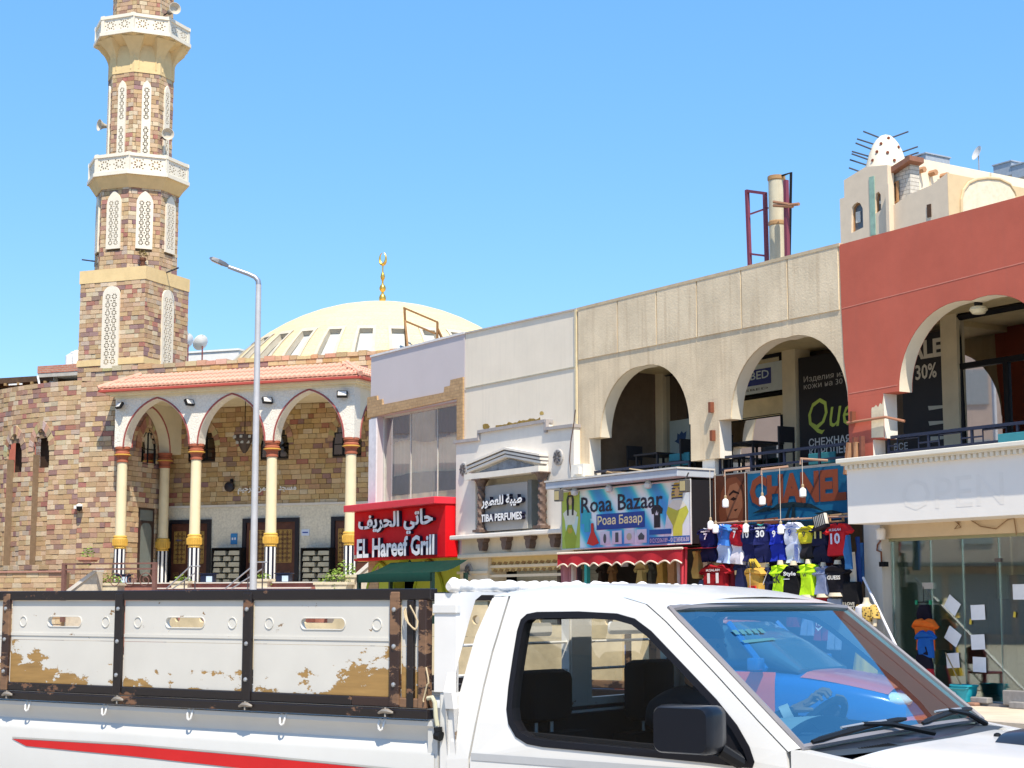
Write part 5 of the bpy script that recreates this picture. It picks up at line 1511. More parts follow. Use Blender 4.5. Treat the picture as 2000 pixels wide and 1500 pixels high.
def arches():
 # --- beige building
 a = px(1129, 605); b = px(1641, 479)
 t = thing('beige_arcade_building', 'weathered beige stucco building with two round arched balconies', 'building', S, ((a[0] + b[0]) / 2, 0, 0))
 A0, A1 = sx(1172, 0, 862), sx(1347, 0, 870)
 B0, B1 = sx(1427, 0, 808), sx(1656, 0, 780)
 bs = sx(1643, 0, 600)
 sw = [(sx(1640, 0, 480)), sx(1644, 0, 600), sx(1649, 0, 700), sx(1655, 0, 790)]
 zz = [b[1], px(1644, 600)[1], px(1649, 700)[1], ZSP]
 th = .30
 c1, h1 = (A0 + A1) / 2, (A1 - A0) / 2
 c2, h2 = (B0 + B1) / 2, (B1 - B0) / 2
 r1 = px(1265, 713)[1] - ZSP; r2 = px(1545, 658)[1] - ZSP
 XE = sw[3] + .03
 w = MB()
 P1 = ogive_pts(c1, ZSP, h1, r1, 26); P2 = ogive_pts(c2, ZSP, h2, r2, 26)
 w.prism([(a[0], ZSP), (a[0], a[1])] + [(s_, z_) for s_, z_ in zip(sw, zz)][:3] + [(XE, ZSP + .25), (XE, ZSP)] + list(reversed(P2)) + list(reversed(P1)), 0, th)
 wall = w.build('wall', BEIGE, t)
 rv = MB()
 for P in (P1, P2):
  for i in range(len(P) - 1):
   p, q = P[i], P[i + 1]
   rv.add([(p[0], .03, p[1] - .004), (q[0], .03, q[1] - .004), (q[0], th - .01, q[1] - .004), (p[0], th - .01, p[1] - .004)], [(0, 1, 2, 3)])
 rv.build('arch_reveal', REVEAL, t, True)
 # panels of the parapet
 zj0, zj1 = px(1135, 704)[1], px(1640, 607)[1]
 edges = [a[0] + .03] + [sx(x, 0, 560) for x in (1207, 1283, 1362, 1449, 1540)] + [sw[0] - .02]
 for i in range(len(edges) - 1):
  e0, e1 = edges[i] + (.02 if i else 0), edges[i + 1] - .02
  f = lambda s_, za, zb: za + (zb - za) * (s_ - a[0]) / (b[0] - a[0])
  m = MB(); m.prism([(e0, f(e0, zj0, zj1) + .02), (e1, f(e1, zj0, zj1) + .02), (e1, f(e1, a[1], b[1]) - .02), (e0, f(e0, a[1], b[1]) - .02)], -.022, -.001)
  m.build('panel', BEIGE2, t)
 c = MB(); c.prism([(a[0], a[1] - .02), (b[0], b[1] - .02), (b[0], b[1] + .04), (a[0], a[1] + .04)], -.03, .5); c.build('coping', mat('coping_beige', (.52, .42, .28), .9), t)
 # piers
 def pier(s0, s1, z0, z1, y0=0.0, y1=th, nm='pier', m_=BEIGE):
  m = MB(); m.box(s0, s1, y0, y1, z0, z1)
  o = m.build(nm, m_, t)
  return o
 pz = ZFL - .1
 pier(a[0], sx(1151, 0, 900), pz, ZSP - .001)
 m = MB(); m.add([(sx(1151, 0, 900) + .002, .01, pz), (sx(1151, 0, 900) + .002, th, pz), (sx(1151, 0, 900) + .002, th, ZSP - .002), (sx(1151, 0, 900) + .002, .01, ZSP - .002)], [(0, 1, 2, 3)]); m.build('pier_side', WHITEW, t)
 p0, p1 = sx(1349, 0, 850), sx(1405, 0, 850)
 pm = px(1375, 898)[1]
 pier(p0, p1, pm, ZSP - .001)
 m = MB(); m.add([(p1 + .002, .01, pm), (p1 + .002, th, pm), (p1 + .002, th, ZSP - .002), (p1 + .002, .01, ZSP - .002)], [(0, 1, 2, 3)]); m.build('pier_side', WHITEW, t)
 pier(sx(1368, 0, 900), sx(1392, 0, 900), px(1375, 930)[1] - .5, pm - .001, .05, th - .05, 'pedestal', WHITEW)
 for x, y in ((1392, 795), (1395, 850)):
  s_, z_ = px(x, y); m = MB(); m.box(s_ - .03, s_ + .04, -.09, -.001, z_ - .11, z_ + .09); m.build('rusty_stub', flat('rust', (.20, .07, .04), .8), t)
 # inside
 zc = ZSP + 1.55
 E = 19.0
 m = MB(); m.box(a[0], XE + .2, th + .002, 2.6, zc, zc + .12); m.build('balcony_ceiling', YEL, t)
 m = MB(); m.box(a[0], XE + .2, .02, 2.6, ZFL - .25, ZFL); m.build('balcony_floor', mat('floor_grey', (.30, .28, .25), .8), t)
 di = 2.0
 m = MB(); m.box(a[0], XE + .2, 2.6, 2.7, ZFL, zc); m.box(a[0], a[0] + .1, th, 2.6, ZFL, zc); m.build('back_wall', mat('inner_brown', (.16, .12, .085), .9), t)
 m = MB(); m.box(a[0], XE, th, 9, b[1] - 1.1, b[1] - .8); m.build('roof', CREAM, t)
 for x0, x1 in ((1279, 1297), (1533, 1559)):
  s0, s1 = sx(x0, di), sx(x1, di)
  m = MB(); m.box(s0, s1, di, di + .4, ZFL, zc); m.build('inner_pillar', mat('pillar_ochre', (.70, .61, .42), .85, .1, 2, .1), t)
 # shop windows on the balcony
 def pane(x0, x1, y0, y1, lab, gm=GLD, back=None):
  s0, s1 = sx(x0, di + .1), sx(x1, di + .1)
  z0 = px((x0 + x1) / 2, y1, di + .1)[1] if y1 else ZFL; z1 = px((x0 + x1) / 2, y0, di + .1)[1] if y0 else zc - .02
  m = MB(); m.sheet([(s0, z0), (s1, z0), (s1, z1), (s0, z1)], y=di + .1); g = m.build('window', gm, t)
  m = MB(); m.tube([(s0, di + .09, z0), (s1, di + .09, z0), (s1, di + .09, z1), (s0, di + .09, z1)], .05, 4, closed=True); m.build('frame', BLACK, g)
  return g, s0, s1, z0, z1
 pane(1192, 1279, 800, None, '')
 pane(1299, 1349, 730, None, '')
 pane(1420, 1532, 700, 775, '')
 pane(1420, 1532, 815, None, '')
 s0, s1 = sx(1420, di), sx(1532, di)
 m = MB(); m.box(s0, s1, di + .05, di + .15, px(1480, 815, di)[1], px(1480, 778, di)[1]); m.build('window_band', YEL, t)
 # posters
 def poster(nm, x0, x1, y0, y1, col, lab, dd=di + .03, rough=.5):
  s0, s1 = sx(x0, dd, (y0 + y1) / 2), sx(x1, dd, (y0 + y1) / 2); xm = (x0 + x1) / 2
  z0, z1 = px(xm, y1, dd)[1], px(xm, y0, dd)[1]
  m = MB(); m.box(s0, s1, dd, dd + .02, z0, z1)
  o = solo(nm, m, flat(nm + '_%d%d' % (x0, y0), col, rough), lab, 'poster', S, ((s0 + s1) / 2, dd, z0))
  return o, s0, s1, z0, z1
 o, s0, s1, z0, z1 = poster('window_poster', 1432, 1528, 712, 768, (.50, .56, .55), 'pale window poster with a blue panel reading SSBED behind the second arch')
 dd = di + .03
 m = MB(); zz0 = z0 + (z1 - z0) * .28; m.box(s0 + .02, s0 + (s1 - s0) * .78, dd - .006, dd - .002, zz0, z1 - .1); m.build('blue_panel', flat('poster_blue', (.016, .035, .20), .5), o)
 text('print', 'ESSBED', s0 + .08, s0 + (s1 - s0) * .74, zz0 + (z1 - zz0) * .28, zz0 + (z1 - zz0) * .68, dd - .008, flat('print_pale', (.5, .6, .62), .6), o, 0, .01)
 text('lower_print', 'ESSBED', s0 + .08, s0 + (s1 - s0) * .72, z0 + .06, zz0 - .06, dd - .008, flat('print_dark', (.06, .06, .06), .6), o)
 o, s0, s1, z0, z1 = poster('window_poster', 1308, 1347, 820, 905, (.35, .42, .40), 'tall pale poster with a dark hand mark behind the first arch')
 m = MB(); m.sheet([(s0 + (s1 - s0) * x, z0 + (z1 - z0) * y) for x, y in ((.25, .52), (.5, .44), (.8, .52), (.86, .72), (.7, .68), (.62, .74), (.5, .66), (.4, .7), (.38, .56))], y=dd - .004)
 m.sheet([(s0, z0), (s1, z0), (s1, z0 + (z1 - z0) * .25), (s0, z0 + (z1 - z0) * .2)], y=dd - .004); m.build('print', flat('hand_mark', (.03, .07, .16), .6), o)
 o, s0, s1, z0, z1 = poster('shop_banner', 1561, 1668, 690, 905, (.008, .008, .010), 'black shop banner with a lime script word behind the right beige arch')
 W = s1 - s0; H = z1 - z0
 text('script_word', 'Que', s0 + W * .17, s0 + W * 1.0, z0 + H * .27, z0 + H * .60, dd - .006, flat('script_lime', (.50, .60, .10), .6), o, 0, 0, .25)
 text('print', 'Изделия из\nкожи на 30', s0 + W * .10, s0 + W * .85, z0 + H * .70, z0 + H * .82, dd - .006, flat('print_greyish', (.42, .40, .36), .6), o)
 text('lower_print', 'СНЕЖНАЯ\nКОРОЛЕВА', s0 + W * .17, s0 + W * 1.0, z0 + H * .08, z0 + H * .24, dd - .006, flat('print_white', (.66, .66, .64), .6), o, 0, .02)
 # --- red building
 ra, rb = px(1641, 478), px(2000, 382)
 k_ = (rb[1] - ra[1]) / (rb[0] - ra[0])
 E = ra[0] + 10.5
 t2 = thing('red_arcade_building', 'brick red stucco building with a tall round arch edged in cream', 'building', S, ((ra[0] + E) / 2, 0, 0))
 C0 = sx(1757, 0, 762); c3 = sx(1898, 0, 590); h3 = c3 - C0; r3 = px(1898, 587)[1] - ZSP - .05
 C1 = c3 + h3
 Z3 = px(1757, 764)[1]
 r3 = px(1898, 587)[1] - Z3
 P3 = ogive_pts(c3, Z3, h3, r3, 30)
 w = MB()
 left = [(XE, Z3), (XE, ZSP + .25)] + [(s_, z_) for s_, z_ in zip(sw, zz)][2:0:-1] + [(sw[0], ra[1])]
 left[0] = (XE, Z3)
 w.prism(left + [(E, ra[1] + k_ * (E - ra[0])), (E, Z3)] + list(reversed(P3)), -.012, th)
 w.build('wall', REDW, t2)
 rv = MB()
 for i in range(len(P3) - 1):
  p, q = P3[i], P3[i + 1]
  rv.add([(p[0], -.006, p[1] - .004), (q[0], -.006, q[1] - .004), (q[0], th - .01, q[1] - .004), (p[0], th - .01, p[1] - .004)], [(0, 1, 2, 3)])
 rv.build('arch_reveal', mat('reveal_cream', (.76, .68, .54), .85, .06, 2, .2, 25), t2, True)
 for (xa, ya, xb, yb) in ((1642, 603, 2000, 512), (1656, 769, 1752, 752)):
  p, q = px(xa, ya, -.02), px(xb, yb, -.02)
  m = MB(); m.prism([(p[0] + .03, p[1] - .008), (q[0], q[1] - .008), (q[0], q[1] + .008), (p[0] + .03, p[1] + .008)], -.016, -.005); m.build('joint_line', mat('joint_pink', (.58, .22, .16), .9), t2)
 # stepped pier
 s1_ = sx(1727, 0, 800)
 z_a = px(1727, 856)[1]; z_b = ZFL
 m = MB(); m.box(XE, s1_, -.012, th, z_a, Z3 - .001); m.build('pier', REDW, t2)
 m = MB(); m.add([(s1_ + .003, -.01, z_a), (s1_ + .003, th, z_a), (s1_ + .003, th, Z3 - .002), (s1_ + .003, -.01, Z3 - .002)], [(0, 1, 2, 3)]); m.build('pier_side', WHITEW, t2)
 s2_ = sx(1706, 0, 880)
 m = MB(); m.box(XE, s2_, -.010, th - .02, z_b - .6, z_a - .001); m.build('lower_pier', REDW, t2)
 m = MB(); m.add([(s2_ + .003, -.008, z_b - .6), (s2_ + .003, th - .02, z_b - .6), (s2_ + .003, th - .02, z_a - .002), (s2_ + .003, -.008, z_a - .002)], [(0, 1, 2, 3)]); m.build('pier_side', WHITEW, t2)
 rr = random.Random(9)
 pts = [(1702, 855), (1702, 800)]
 for i in range(6): pts.append((1703 + i * 4, 796 - (i // 2) * 3 + rr.uniform(-3, 3)))
 pts += [(1726, 770), (1726.5, 854)]
 m = MB(); m.sheet(pl(pts, -.015), y=-.0155); m.build('bare_patch', mat('patch_cream', (.70, .60, .42), .9, .1, 6, .3), t2)
 p, q = px(1655, 826, -.08), px(1760, 822, -.08)
 m = MB(); m.tube([(p[0], -.08, p[1]), (p[0] + .9, -.07, p[1] + .02), (q[0], .0, q[1])], .025, 6); m.build('wall_pipe', flat('copper', (.35, .16, .09), .5), t2)
 s_, z_ = px(1666, 815, -.05); m = MB(); m.box(s_ - .03, s_ + .03, -.1, -.013, z_ - .1, z_ + .1); m.build('rusty_stub', MATS['rust'], t2)
 m = MB(); m.box(XE + .2, E, th + .002, 2.6, zc + .1, zc + .2); m.build('balcony_ceiling', YEL, t2)
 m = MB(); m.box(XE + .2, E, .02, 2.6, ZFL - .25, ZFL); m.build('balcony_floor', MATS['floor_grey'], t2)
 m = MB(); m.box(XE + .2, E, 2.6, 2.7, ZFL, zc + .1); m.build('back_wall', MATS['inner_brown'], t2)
 m = MB(); m.box(XE, E, th, 9, ra[1] - 1.1, ra[1] - .8); m.build('roof', CREAM, t2)
 m = MB(); m.box(C1, C1 + 1.0, -.011, th, ZFL - .6, Z3 - .001); m.build('pier', REDW, t2)
 s0, s1 = sx(1848, di), sx(1880, di)
 m = MB(); m.box(s0, s1, di, di + .4, ZFL, zc + .1); m.build('inner_pillar', MATS['pillar_ochre'], t2)
 o, s0, s1, z0, z1 = poster('sale_banner', 1763, 1846, 652, 900, (.008, .008, .010), 'black banner with cream letters reading SALE 30% behind the red arch')
 W = s1 - s0; H = z1 - z0
 CL = flat('sale_cream', (.62, .58, .48), .6)
 text('print', 'SALE', s0 + W * .02, s0 + W * .97, z0 + H * .80, z0 + H * .95, dd - .006, CL, o, 0, .04)
 text('percent_print', '30%', s0 + W * .33, s0 + W * .83, z0 + H * .64, z0 + H * .76, dd - .006, CL, o, 0, .02)
 for i in range(3):
  m = MB(); zz_ = z0 + H * (.39 - .12 * i); m.sheet([(s0 + W * .62, zz_), (s0 + W * .95, zz_ + .01), (s0 + W * .95, zz_ + .06), (s0 + W * .6, zz_ + .08)], y=dd - .006); m.build('light_strip', flat('strip_pale', (.5, .5, .42), .6), o)
 text('lower_print', 'ВСЕ\nلكة', s0 + W * -.25, s0 + W * .10, z0 + H * .02, z0 + H * .16, dd - .006, flat('print_white', (.66, .66, .64), .6), o)
 g = MB(); s0, s1 = sx(1886, di + .1), E - .5
 z0, z1 = ZFL, zc + .05
 g.sheet([(s0, z0), (s1, z0), (s1, z1), (s0, z1)], y=di + .1); gw = g.build('window', GLD, t2)
 f = MB(); f.tube([(s0, di + .08, z0), (s0, di + .08, z1), (s1, di + .08, z1)], .07, 4); zmid = px(1930, 708, di + .1)[1]; f.box(s0, s1, di + .05, di + .12, zmid - .05, zmid + .05); f.box(sx(1965, di), sx(1965, di) + .1, di + .052, di + .118, z0, zmid - .05); f.build('frame', BLACK, gw)
 o, s0, s1, z0, z1 = poster('window_poster', 1893, 1962, 632, 700, (.035, .05, .05), 'dim dark portrait poster high behind the red arch', dd=di + .13)
 m = MB(); cx_ = (s0 + s1) / 2 + .1; m.sheet([(cx_ + .35 * cos(q) * (1 if sin(q) > 0 else .7), z0 + .62 + .5 * sin(q)) for q in [2 * PI * i / 16 for i in range(16)]], y=di + .122); m.build('print', flat('portrait_dim', (.05, .025, .018), .7), o)
 o, s0, s1, z0, z1 = poster('window_poster', 1895, 1960, 725, 850, (.10, .11, .09), 'dim poster of a pale garment low behind the red arch', dd=di + .13)
 m = MB(); W = s1 - s0; H = z1 - z0; m.sheet([(s0 + W * x, z0 + H * y) for x, y in ((.05, 0), (.1, .6), (.2, .98), (.45, .98), (.55, .7), (.62, .3), (.55, .02))], y=di + .122); m.build('print', flat('garment_dim', (.28, .28, .20), .7), o)
 # hanging bulb under the arch
 s_, z_ = px(1911, 603, .25)
 t3 = thing('ceiling_lamp', 'cream glass lamp on a dark holder at the crown of the red arch', 'lamp', S, (s_, .25, z_ - .1))
 m = MB(); m.lathe([(.01, -.09), (.1, -.08), (.15, -.02), (.12, .03), (.05, .05)], s_, .25, 14, cz=z_); m.build('glass', flat('lamp_cream', (.62, .55, .36), .3), t3, True)
 zu = Z3 + ogive(s_ - c3, h3, r3)
 m = MB(); m.lathe([(.06, .04), (.07, .08), (.07, max(.1, zu - z_ - .01))], s_, .25, 10, cz=z_); m.build('holder', BLACK, t3)
 return XE, A0, A1, B0, B1, C0, C1, th, E, Z3
XE, A0, A1, B0, B1, C0, C1, TH, REDEND, Z3 = arches()
def railings():
 def rail(lab, s0, s1, zt, d, motif, z0):
  t = thing('balcony_railing', lab, 'railing', S, ((s0 + s1) / 2, d, z0), 'dark balcony railings in the arches')
  m = MB(); m.box(s0, s1, d - .03, d + .03, zt - .05, zt); m.build('top_rail', NAVY, t)
  m = MB(); m.box(s0, s1, d - .02, d + .02, z0 + .08, z0 + .12); m.build('bottom_rail', NAVY, t)
  n = max(2, int((s1 - s0) / .9))
  for i in range(n + 1):
   x = s0 + (s1 - s0) * i / n; x = min(max(x, s0 + .02), s1 - .02)
   m = MB(); m.box(x - .02, x + .02, d - .019, d + .019, z0, zt - .05); m.build('post', NAVY, t)
  if motif:
   for i in range(n):
    cx = s0 + (s1 - s0) * (i + .5) / n; cz = (z0 + zt) / 2 + .02; w_ = .24; h_ = (zt - z0) * .27
    m = MB(); m.tube([(cx - w_, d, cz - h_), (cx + w_, d, cz - h_), (cx + w_, d, cz + h_), (cx - w_, d, cz + h_)], .018, 4, closed=True)
    m.bar((cx - w_, d, cz), (s0 + (s1 - s0) * i / n, d, cz), .025); m.bar((cx + w_, d, cz), (s0 + (s1 - s0) * (i + 1) / n, d, cz), .025); m.bar((cx, d, cz + h_), (cx, d, zt - .05), .025)
    m.build('square_motif', NAVY, t)
 d = .15
 rail('plain dark railing across the first beige arch', sx(1153, d), sx(1349, d), px(1250, 910, d)[1], d, False, ZFL)
 rail('dark navy railing across the second beige arch', sx(1407, d), XE, px(1530, 878, d)[1], d, False, ZFL)
 rail('dark navy railing with square motifs across the red arch', sx(1738, d), C1, px(1860, 838, d)[1], d, True, ZFL)
 # odds and ends on the balconies
 TQ = flat('turquoise_board', (.03, .20, .24), .6)
 for x0, x1, y0, y1, d, lab in ((1950, 2010, 845, 880, .08, 'turquoise board tied to the red balcony railing'), (1580, 1632, 884, 906, .3, 'turquoise board leaning behind the second balcony railing'), (1308, 1347, 885, 910, .9, 'blue board standing inside the first arch')):
  a, b = px(x0, y0, d), px(x1, y1, d); z1 = px((x0 + x1) / 2, y0, d)[1]; z0 = px((x0 + x1) / 2, y1, d)[1]
  m = MB(); m.bbox(a[0], b[0], d - .02, d + .02, z0, z1, .008)
  solo('board', m, TQ, lab, 'board', S, ((a[0] + b[0]) / 2, d, z0))
 CH = flat('cafe_dark', (.018, .018, .022), .5)
 for x, lab in ((1290, 'dark cafe table with one chair in the first arch'), (1475, 'dark cafe table on the left of the second balcony')):
  s_ = sx(x, 1.0, 900)
  t = thing('cafe_table', lab, 'table', S, (s_, 1.0, ZFL))
  zt = ZFL + .62
  m = MB(); m.box(s_ - .4, s_ + .4, .6, 1.4, zt, zt + .04); m.build('top', CH, t)
  for i in (-1, 1):
   for j in (-1, 1):
    m = MB(); m.box(s_ + i * .35 - .02, s_ + i * .35 + .02, 1 + j * .35 - .02, 1 + j * .35 + .02, ZFL, zt); m.build('leg', CH, t)
  for k in (-1, 1):
   c = thing('cafe_chair', lab.replace('table with one chair', 'chair ' + ('left' if k < 0 else 'right') + ' of the table').replace('table on', 'chair ' + ('left' if k < 0 else 'right') + ' of the table on'), 'chair', S, (s_ + k * .72, 1.0, ZFL))
   x0 = s_ + k * .72
   m = MB(); m.box(x0 - .2, x0 + .2, .8, 1.2, ZFL + .42, ZFL + .46); m.build('seat', CH, c)
   m = MB(); m.box(x0 + k * .18 - .02, x0 + k * .18 + .02, .8, 1.2, ZFL + .6, ZFL + .9); m.build('backrest', CH, c)
   for i in (-1, 1):
    for j in (-1, 1):
     m = MB(); m.box(x0 + i * .18 - .015, x0 + i * .18 + .015, 1 + j * .18 - .015, 1 + j * .18 + .015, ZFL, ZFL + (.9 if i == k else .42)); m.build('leg', CH, c)
 # stacked timber by the red pier
 s0, z0 = px(1655, 905, -.25)
 t = thing('timber_stack', 'stack of upright brown timber pieces beside the red pier', 'timber', S, (s0 + .1, -.25, z0 - .2))
 rr = random.Random(4)
 for i in range(6):
  x = s0 + .02 + i * .055; m = MB(); h = .42 + rr.uniform(-.05, .08)
  m.bar((x, -.25 + rr.uniform(-.08, .08), z0 - .2), (x + rr.uniform(-.03, .06), -.22, z0 + h - .05), .045, .09); m.build('plank', mat('plank_%d' % (i % 3), [(.25, .12, .06), (.36, .20, .11), (.18, .07, .05)][i % 3], .8, .2, 6), t)
railings()
def rooftop():
 # chimney
 d = 2.2
 b0 = px(1516, 500, d); t0 = px(1520, 346, d)
 k = px(1537, 420, d)[0] - px(1497, 420, d)[0]
 r = k / 2 * .84 / .84 * math.sin(rad(90)) * .56
 t = thing('chimney_pipe', 'tall pale metal chimney on the beige roof with a dark top rim', 'chimney', S, (b0[0], d, b0[1] - .4))
 MT = mat('chimney_metal', (.50, .46, .34), .55, .15, 2, .05, streak=.5, dirt=(.30, .24, .15))
 zz0, zz1 = b0[1] - 1.2, t0[1]
 H = zz1 - zz0
 lean = (t0[0] - b0[0])
 # three sections
 for i in range(3):
  za, zb = zz0 + H * i / 3, zz0 + H * (i + 1) / 3 - .02
  m = MB(); m.lathe([(r * (1.03 - .02 * i), za), (r * (1.0 - .02 * i), zb)], b0[0] + lean * .5, d, 24); m.build('section', MT, t, True)
  m = MB(); m.lathe([(r * 1.0, zb - .05), (r * 1.06, zb - .03), (r * 1.06, zb + .03), (r * 1.0, zb + .05)], b0[0] + lean * .5, d, 24); m.build('seam_band', mat('band_rust', (.36, .22, .11), .7), t)
 m = MB(); m.lathe([(r * .98, zz1 - .05), (r * 1.03, zz1 - .04), (r * 1.05, zz1 + .02), (r * .8, zz1 + .03), (r * .8, zz1 - .5)], b0[0] + lean * .5, d, 24); m.build('rim', BLACK, t)
 MR = flat('frame_maroon', (.17, .035, .06), .6)
 f = thing('steel_gantry', 'maroon steel frame standing left of the chimney', 'frame', S, (px(1480, 500, d)[0], d, b0[1] - .4))
 for (x0, y0, x1, y1, w) in ((1459, 371, 1465, 530, .07), (1494, 376, 1498, 520, .07), (1459, 373, 1496, 378, .06), (1466, 496, 1498, 500, .04), (1466, 418, 1500, 406, .03)):
  a, b = px(x0, y0, d), px(x1, y1, d)
  m = MB(); m.bar((a[0], d, a[1]), (b[0], d, b[1]), w); m.build('bar', MR, f)
 f = thing('steel_mast', 'maroon post with a dark bent pipe on the right of the chimney', 'frame', S, (px(1540, 500, d)[0], d, b0[1] - .4))
 a, b = px(1535, 352, d - .3), px(1538, 520, d - .3); m = MB(); m.bar((a[0], d - .3, a[1]), (b[0], d - .3, b[1]), .08); m.build('post', MR, f)
 m = MB(); m.tube([(px(x, y, d)[0], d, px(x, y, d)[1]) for x, y in ((1520, 350), (1520, 346), (1545, 337), (1542, 500))], .03, 6); m.build('pipe', BLACK, f)
 for (x0, y0, x1, y1) in ((1515, 395, 1545, 400), (1540, 402, 1564, 399), (1515, 402, 1552, 404)):
  a, b = px(x0, y0, d - .3), px(x1, y1, d - .3); m = MB(); m.tube([(a[0], d - .35, a[1]), (b[0], d - .35, b[1])], .035, 6); m.build('arm', flat('arm_rust', (.30, .15, .08), .6), f)
rooftop()
def hotel():
 Hh = Frame(1.418 + 16, 36 + 26, 32.9)
 g = lambda x, y, d=0.0: Hh.px(x, y, d)
 SND = mat('hotel_sand', (.68, .56, .42), .85, .06, 2, .15, 25)
 a = g(1642, 470); c = g(1850, 338)
 z_lo = 0
 t = thing('hotel_building', 'sand coloured hotel with a pointed dovecote tower behind the red building', 'building', Hh, (c[0], 0, 0))
 s0, s1 = a[0], c[0]
 def zp(x, y): return g(x, y)
 zt1 = g(1645, 352)[1]
 # stepped outline of the left-hand face
 outl = [(s0, 0), (s0, g(1642, 388)[1]), (g(1648, 352)[0], g(1648, 386)[1]), (g(1648, 352)[0], g(1648, 352)[1]), (g(1690, 326)[0], g(1690, 326)[1]), (g(1733, 322)[0], g(1733, 322)[1]), (g(1735, 408)[0], g(1735, 408)[1]), (g(1775, 385)[0], g(1775, 380)[1]), (g(1818, 362)[0], g(1818, 362)[1]), (s1, g(1850, 338)[1]), (s1, 0)]
 W1 = [(1663, 455), (1663, 420)] + [(1664, 405), (1668, 399), (1674, 395), (1680, 397), (1685, 407)] + [(1686, 444)]
 W2 = [(1709, 418), (1709, 390), (1711, 378), (1716, 374), (1720, 380), (1721, 410)]
 holes = [[g(*p) for p in W1], [g(*p) for p in W2]]
 m = MB(); m.prism(outl, 0, .35, holes=holes); m.box(s0, s1, .35, 12, 0, g(1735, 408)[1] - .2); m.build('wall', SND, t)
 for i, (wp, hl) in enumerate(zip((W1, W2), holes)):
  m = MB(); m.sheet(hl, y=.18); wn_ = m.build('window', flat('hotel_pane', (.10, .12, .14), .2), t)
  m = MB(); m.tube([(x, .16, z) for x, z in hl], .06, 5, closed=True); m.build('frame', mat('hotel_frame', (.34, .19, .09), .7), wn_)
  m = MB(); xs = [p[0] for p in hl]; zs_ = [p[1] for p in hl]
  m.box(min(xs) + .12, (min(xs) + max(xs)) / 2 + .05, .14, .17, min(zs_) + .4, max(zs_) - .35); m.build('shutter', mat('hotel_shutter', (.58, .57, .52), .6), wn_)
 # front corner block with blind arch
 m = MB(); y1 = Hh.side(2030, 400, s1)[0]
 zt = g(1850, 338)[1]
 m.add([(s1 + .01, 0, 0), (s1 + .01, y1, 0), (s1 + .01, y1, zt), (s1 + .01, 0, zt)], [(0, 1, 2, 3)]); m.box(g(1818, 362)[0], s1, 0.36, y1, zt - 1.0, zt - .02); m.build('corner_face', mat('hotel_tan', (.60, .46, .28), .85, .06, 2, .15), t)
 ar = [Hh.side(x, y, s1) for x, y in ((1876, 420), (1876, 390), (1880, 372), (1890, 358), (1905, 351), (1925, 348), (1950, 350), (1970, 360), (1980, 375), (1983, 384), (1983, 420))]
 m = MB(); m.sheet(ar, fn=lambda p, q: (s1 + .05, p, q)); m.build('blind_arch', mat('hotel_pale', (.70, .60, .45), .85), t)
 m = MB(); m.tube([(s1 + .05, p, q) for p, q in ar], .06, 6); m.build('arch_moulding', MATS['hotel_tan'], t)
 # rough side house with sloping roof
 p0, p1, p2, p3 = g(1735, 408, .5), g(1735, 335, .5), g(1778, 315, .5), g(1778, 395, .5)
 m = MB(); m.prism([p0, p3, p2, p1], .5, 1.0); m.build('stone_side', bricky('rough_blocks', (.52, .49, .43), (.62, .58, .50), (.36, .33, .28), .35, .16, .9, .03, .8), t)
 wi = [g(1739, 402, .45), g(1739, 362, .45), g(1754, 355, .45), g(1754, 394, .45)]
 m = MB(); m.prism(wi, .42, .49); wn_ = m.build('window', flat('hotel_win_dark', (.10, .07, .05), .5), t)
 m = MB(); m.tube([(x, .42, z) for x, z in wi], .07, 5, closed=True); m.build('frame', MATS['hotel_frame'], wn_)
 a_, b_ = g(1733, 338, .3), g(1780, 306, .3)
 m = MB(); m.hexa([(a_[0], .2, a_[1] - .15), (b_[0], .2, b_[1] - .15), (b_[0], .2, b_[1] + .05), (a_[0], .2, a_[1] + .1), (a_[0], 1.0, a_[1] - .15), (b_[0], 1.0, b_[1] - .15), (b_[0], 1.0, b_[1] + .05), (a_[0], 1.0, a_[1] + .1)]); m.build('eave', mat('eave_brown', (.25, .12, .08), .8), t)
 # upper terrace wall with beam ends
 u0, u1 = g(1778, 306, 3), g(1945, 318, 3)
 m = MB(); sE = u0[0] + .01
 zz = u0[1]
 yy1 = Hh.side(1938, 315, sE)[0]
 m.add([(sE, 3.0, zt - 2), (sE, yy1, zt - 2), (sE, yy1, zz), (sE, 3.0, zz)], [(0, 1, 2, 3)]); m.box(sE - .3, sE - .01, 3.01, yy1, zt - 2, zz - .02); m.build('upper_wall', mat('hotel_cream', (.72, .64, .50), .85, .06, 2, .2), t)
 for i in range(7):
  q = 3.1 + (yy1 - 3.2) * (i + .5) / 7; zq = zz - .55 - .03 * i
  m = MB(); m.tube([(sE - .2, q, zq), (sE + .35, q, zq)], .13, 6); m.build('beam_end', mat('beam_rust', (.40, .22, .12), .8), t)
  m = MB(); m.box(sE, sE + .08, q - .05, q + .05, zt - 1.5, zq - .2); m.build('rib', MATS['hotel_cream'], t)
 m = MB(); m.box(sE - .3, sE + .1, yy1 - .2, yy1 + 14, zt - 2, zz - .03); m.build('far_wall', MATS['hotel_cream'], t)
 # dovecote dome
 cx_, cz0 = g(1731, 330, 1.3); Dw_ = (Hh.M @ Vector((cx_, 1.3, 0))).y; rr_ = 43 * Dw_ / F_PX
 zap = g(1733, 262, 1.3)[1]; zba = g(1728, 345, 1.3)[1]; hh = zap - zba
 prof = [(rr_ * q, zba + hh * h) for h, q in ((-.2, 1.04), (0, 1.02), (.2, .97), (.4, .86), (.6, .74), (.75, .60), (.88, .42), (.96, .25), (1.0, .02))]
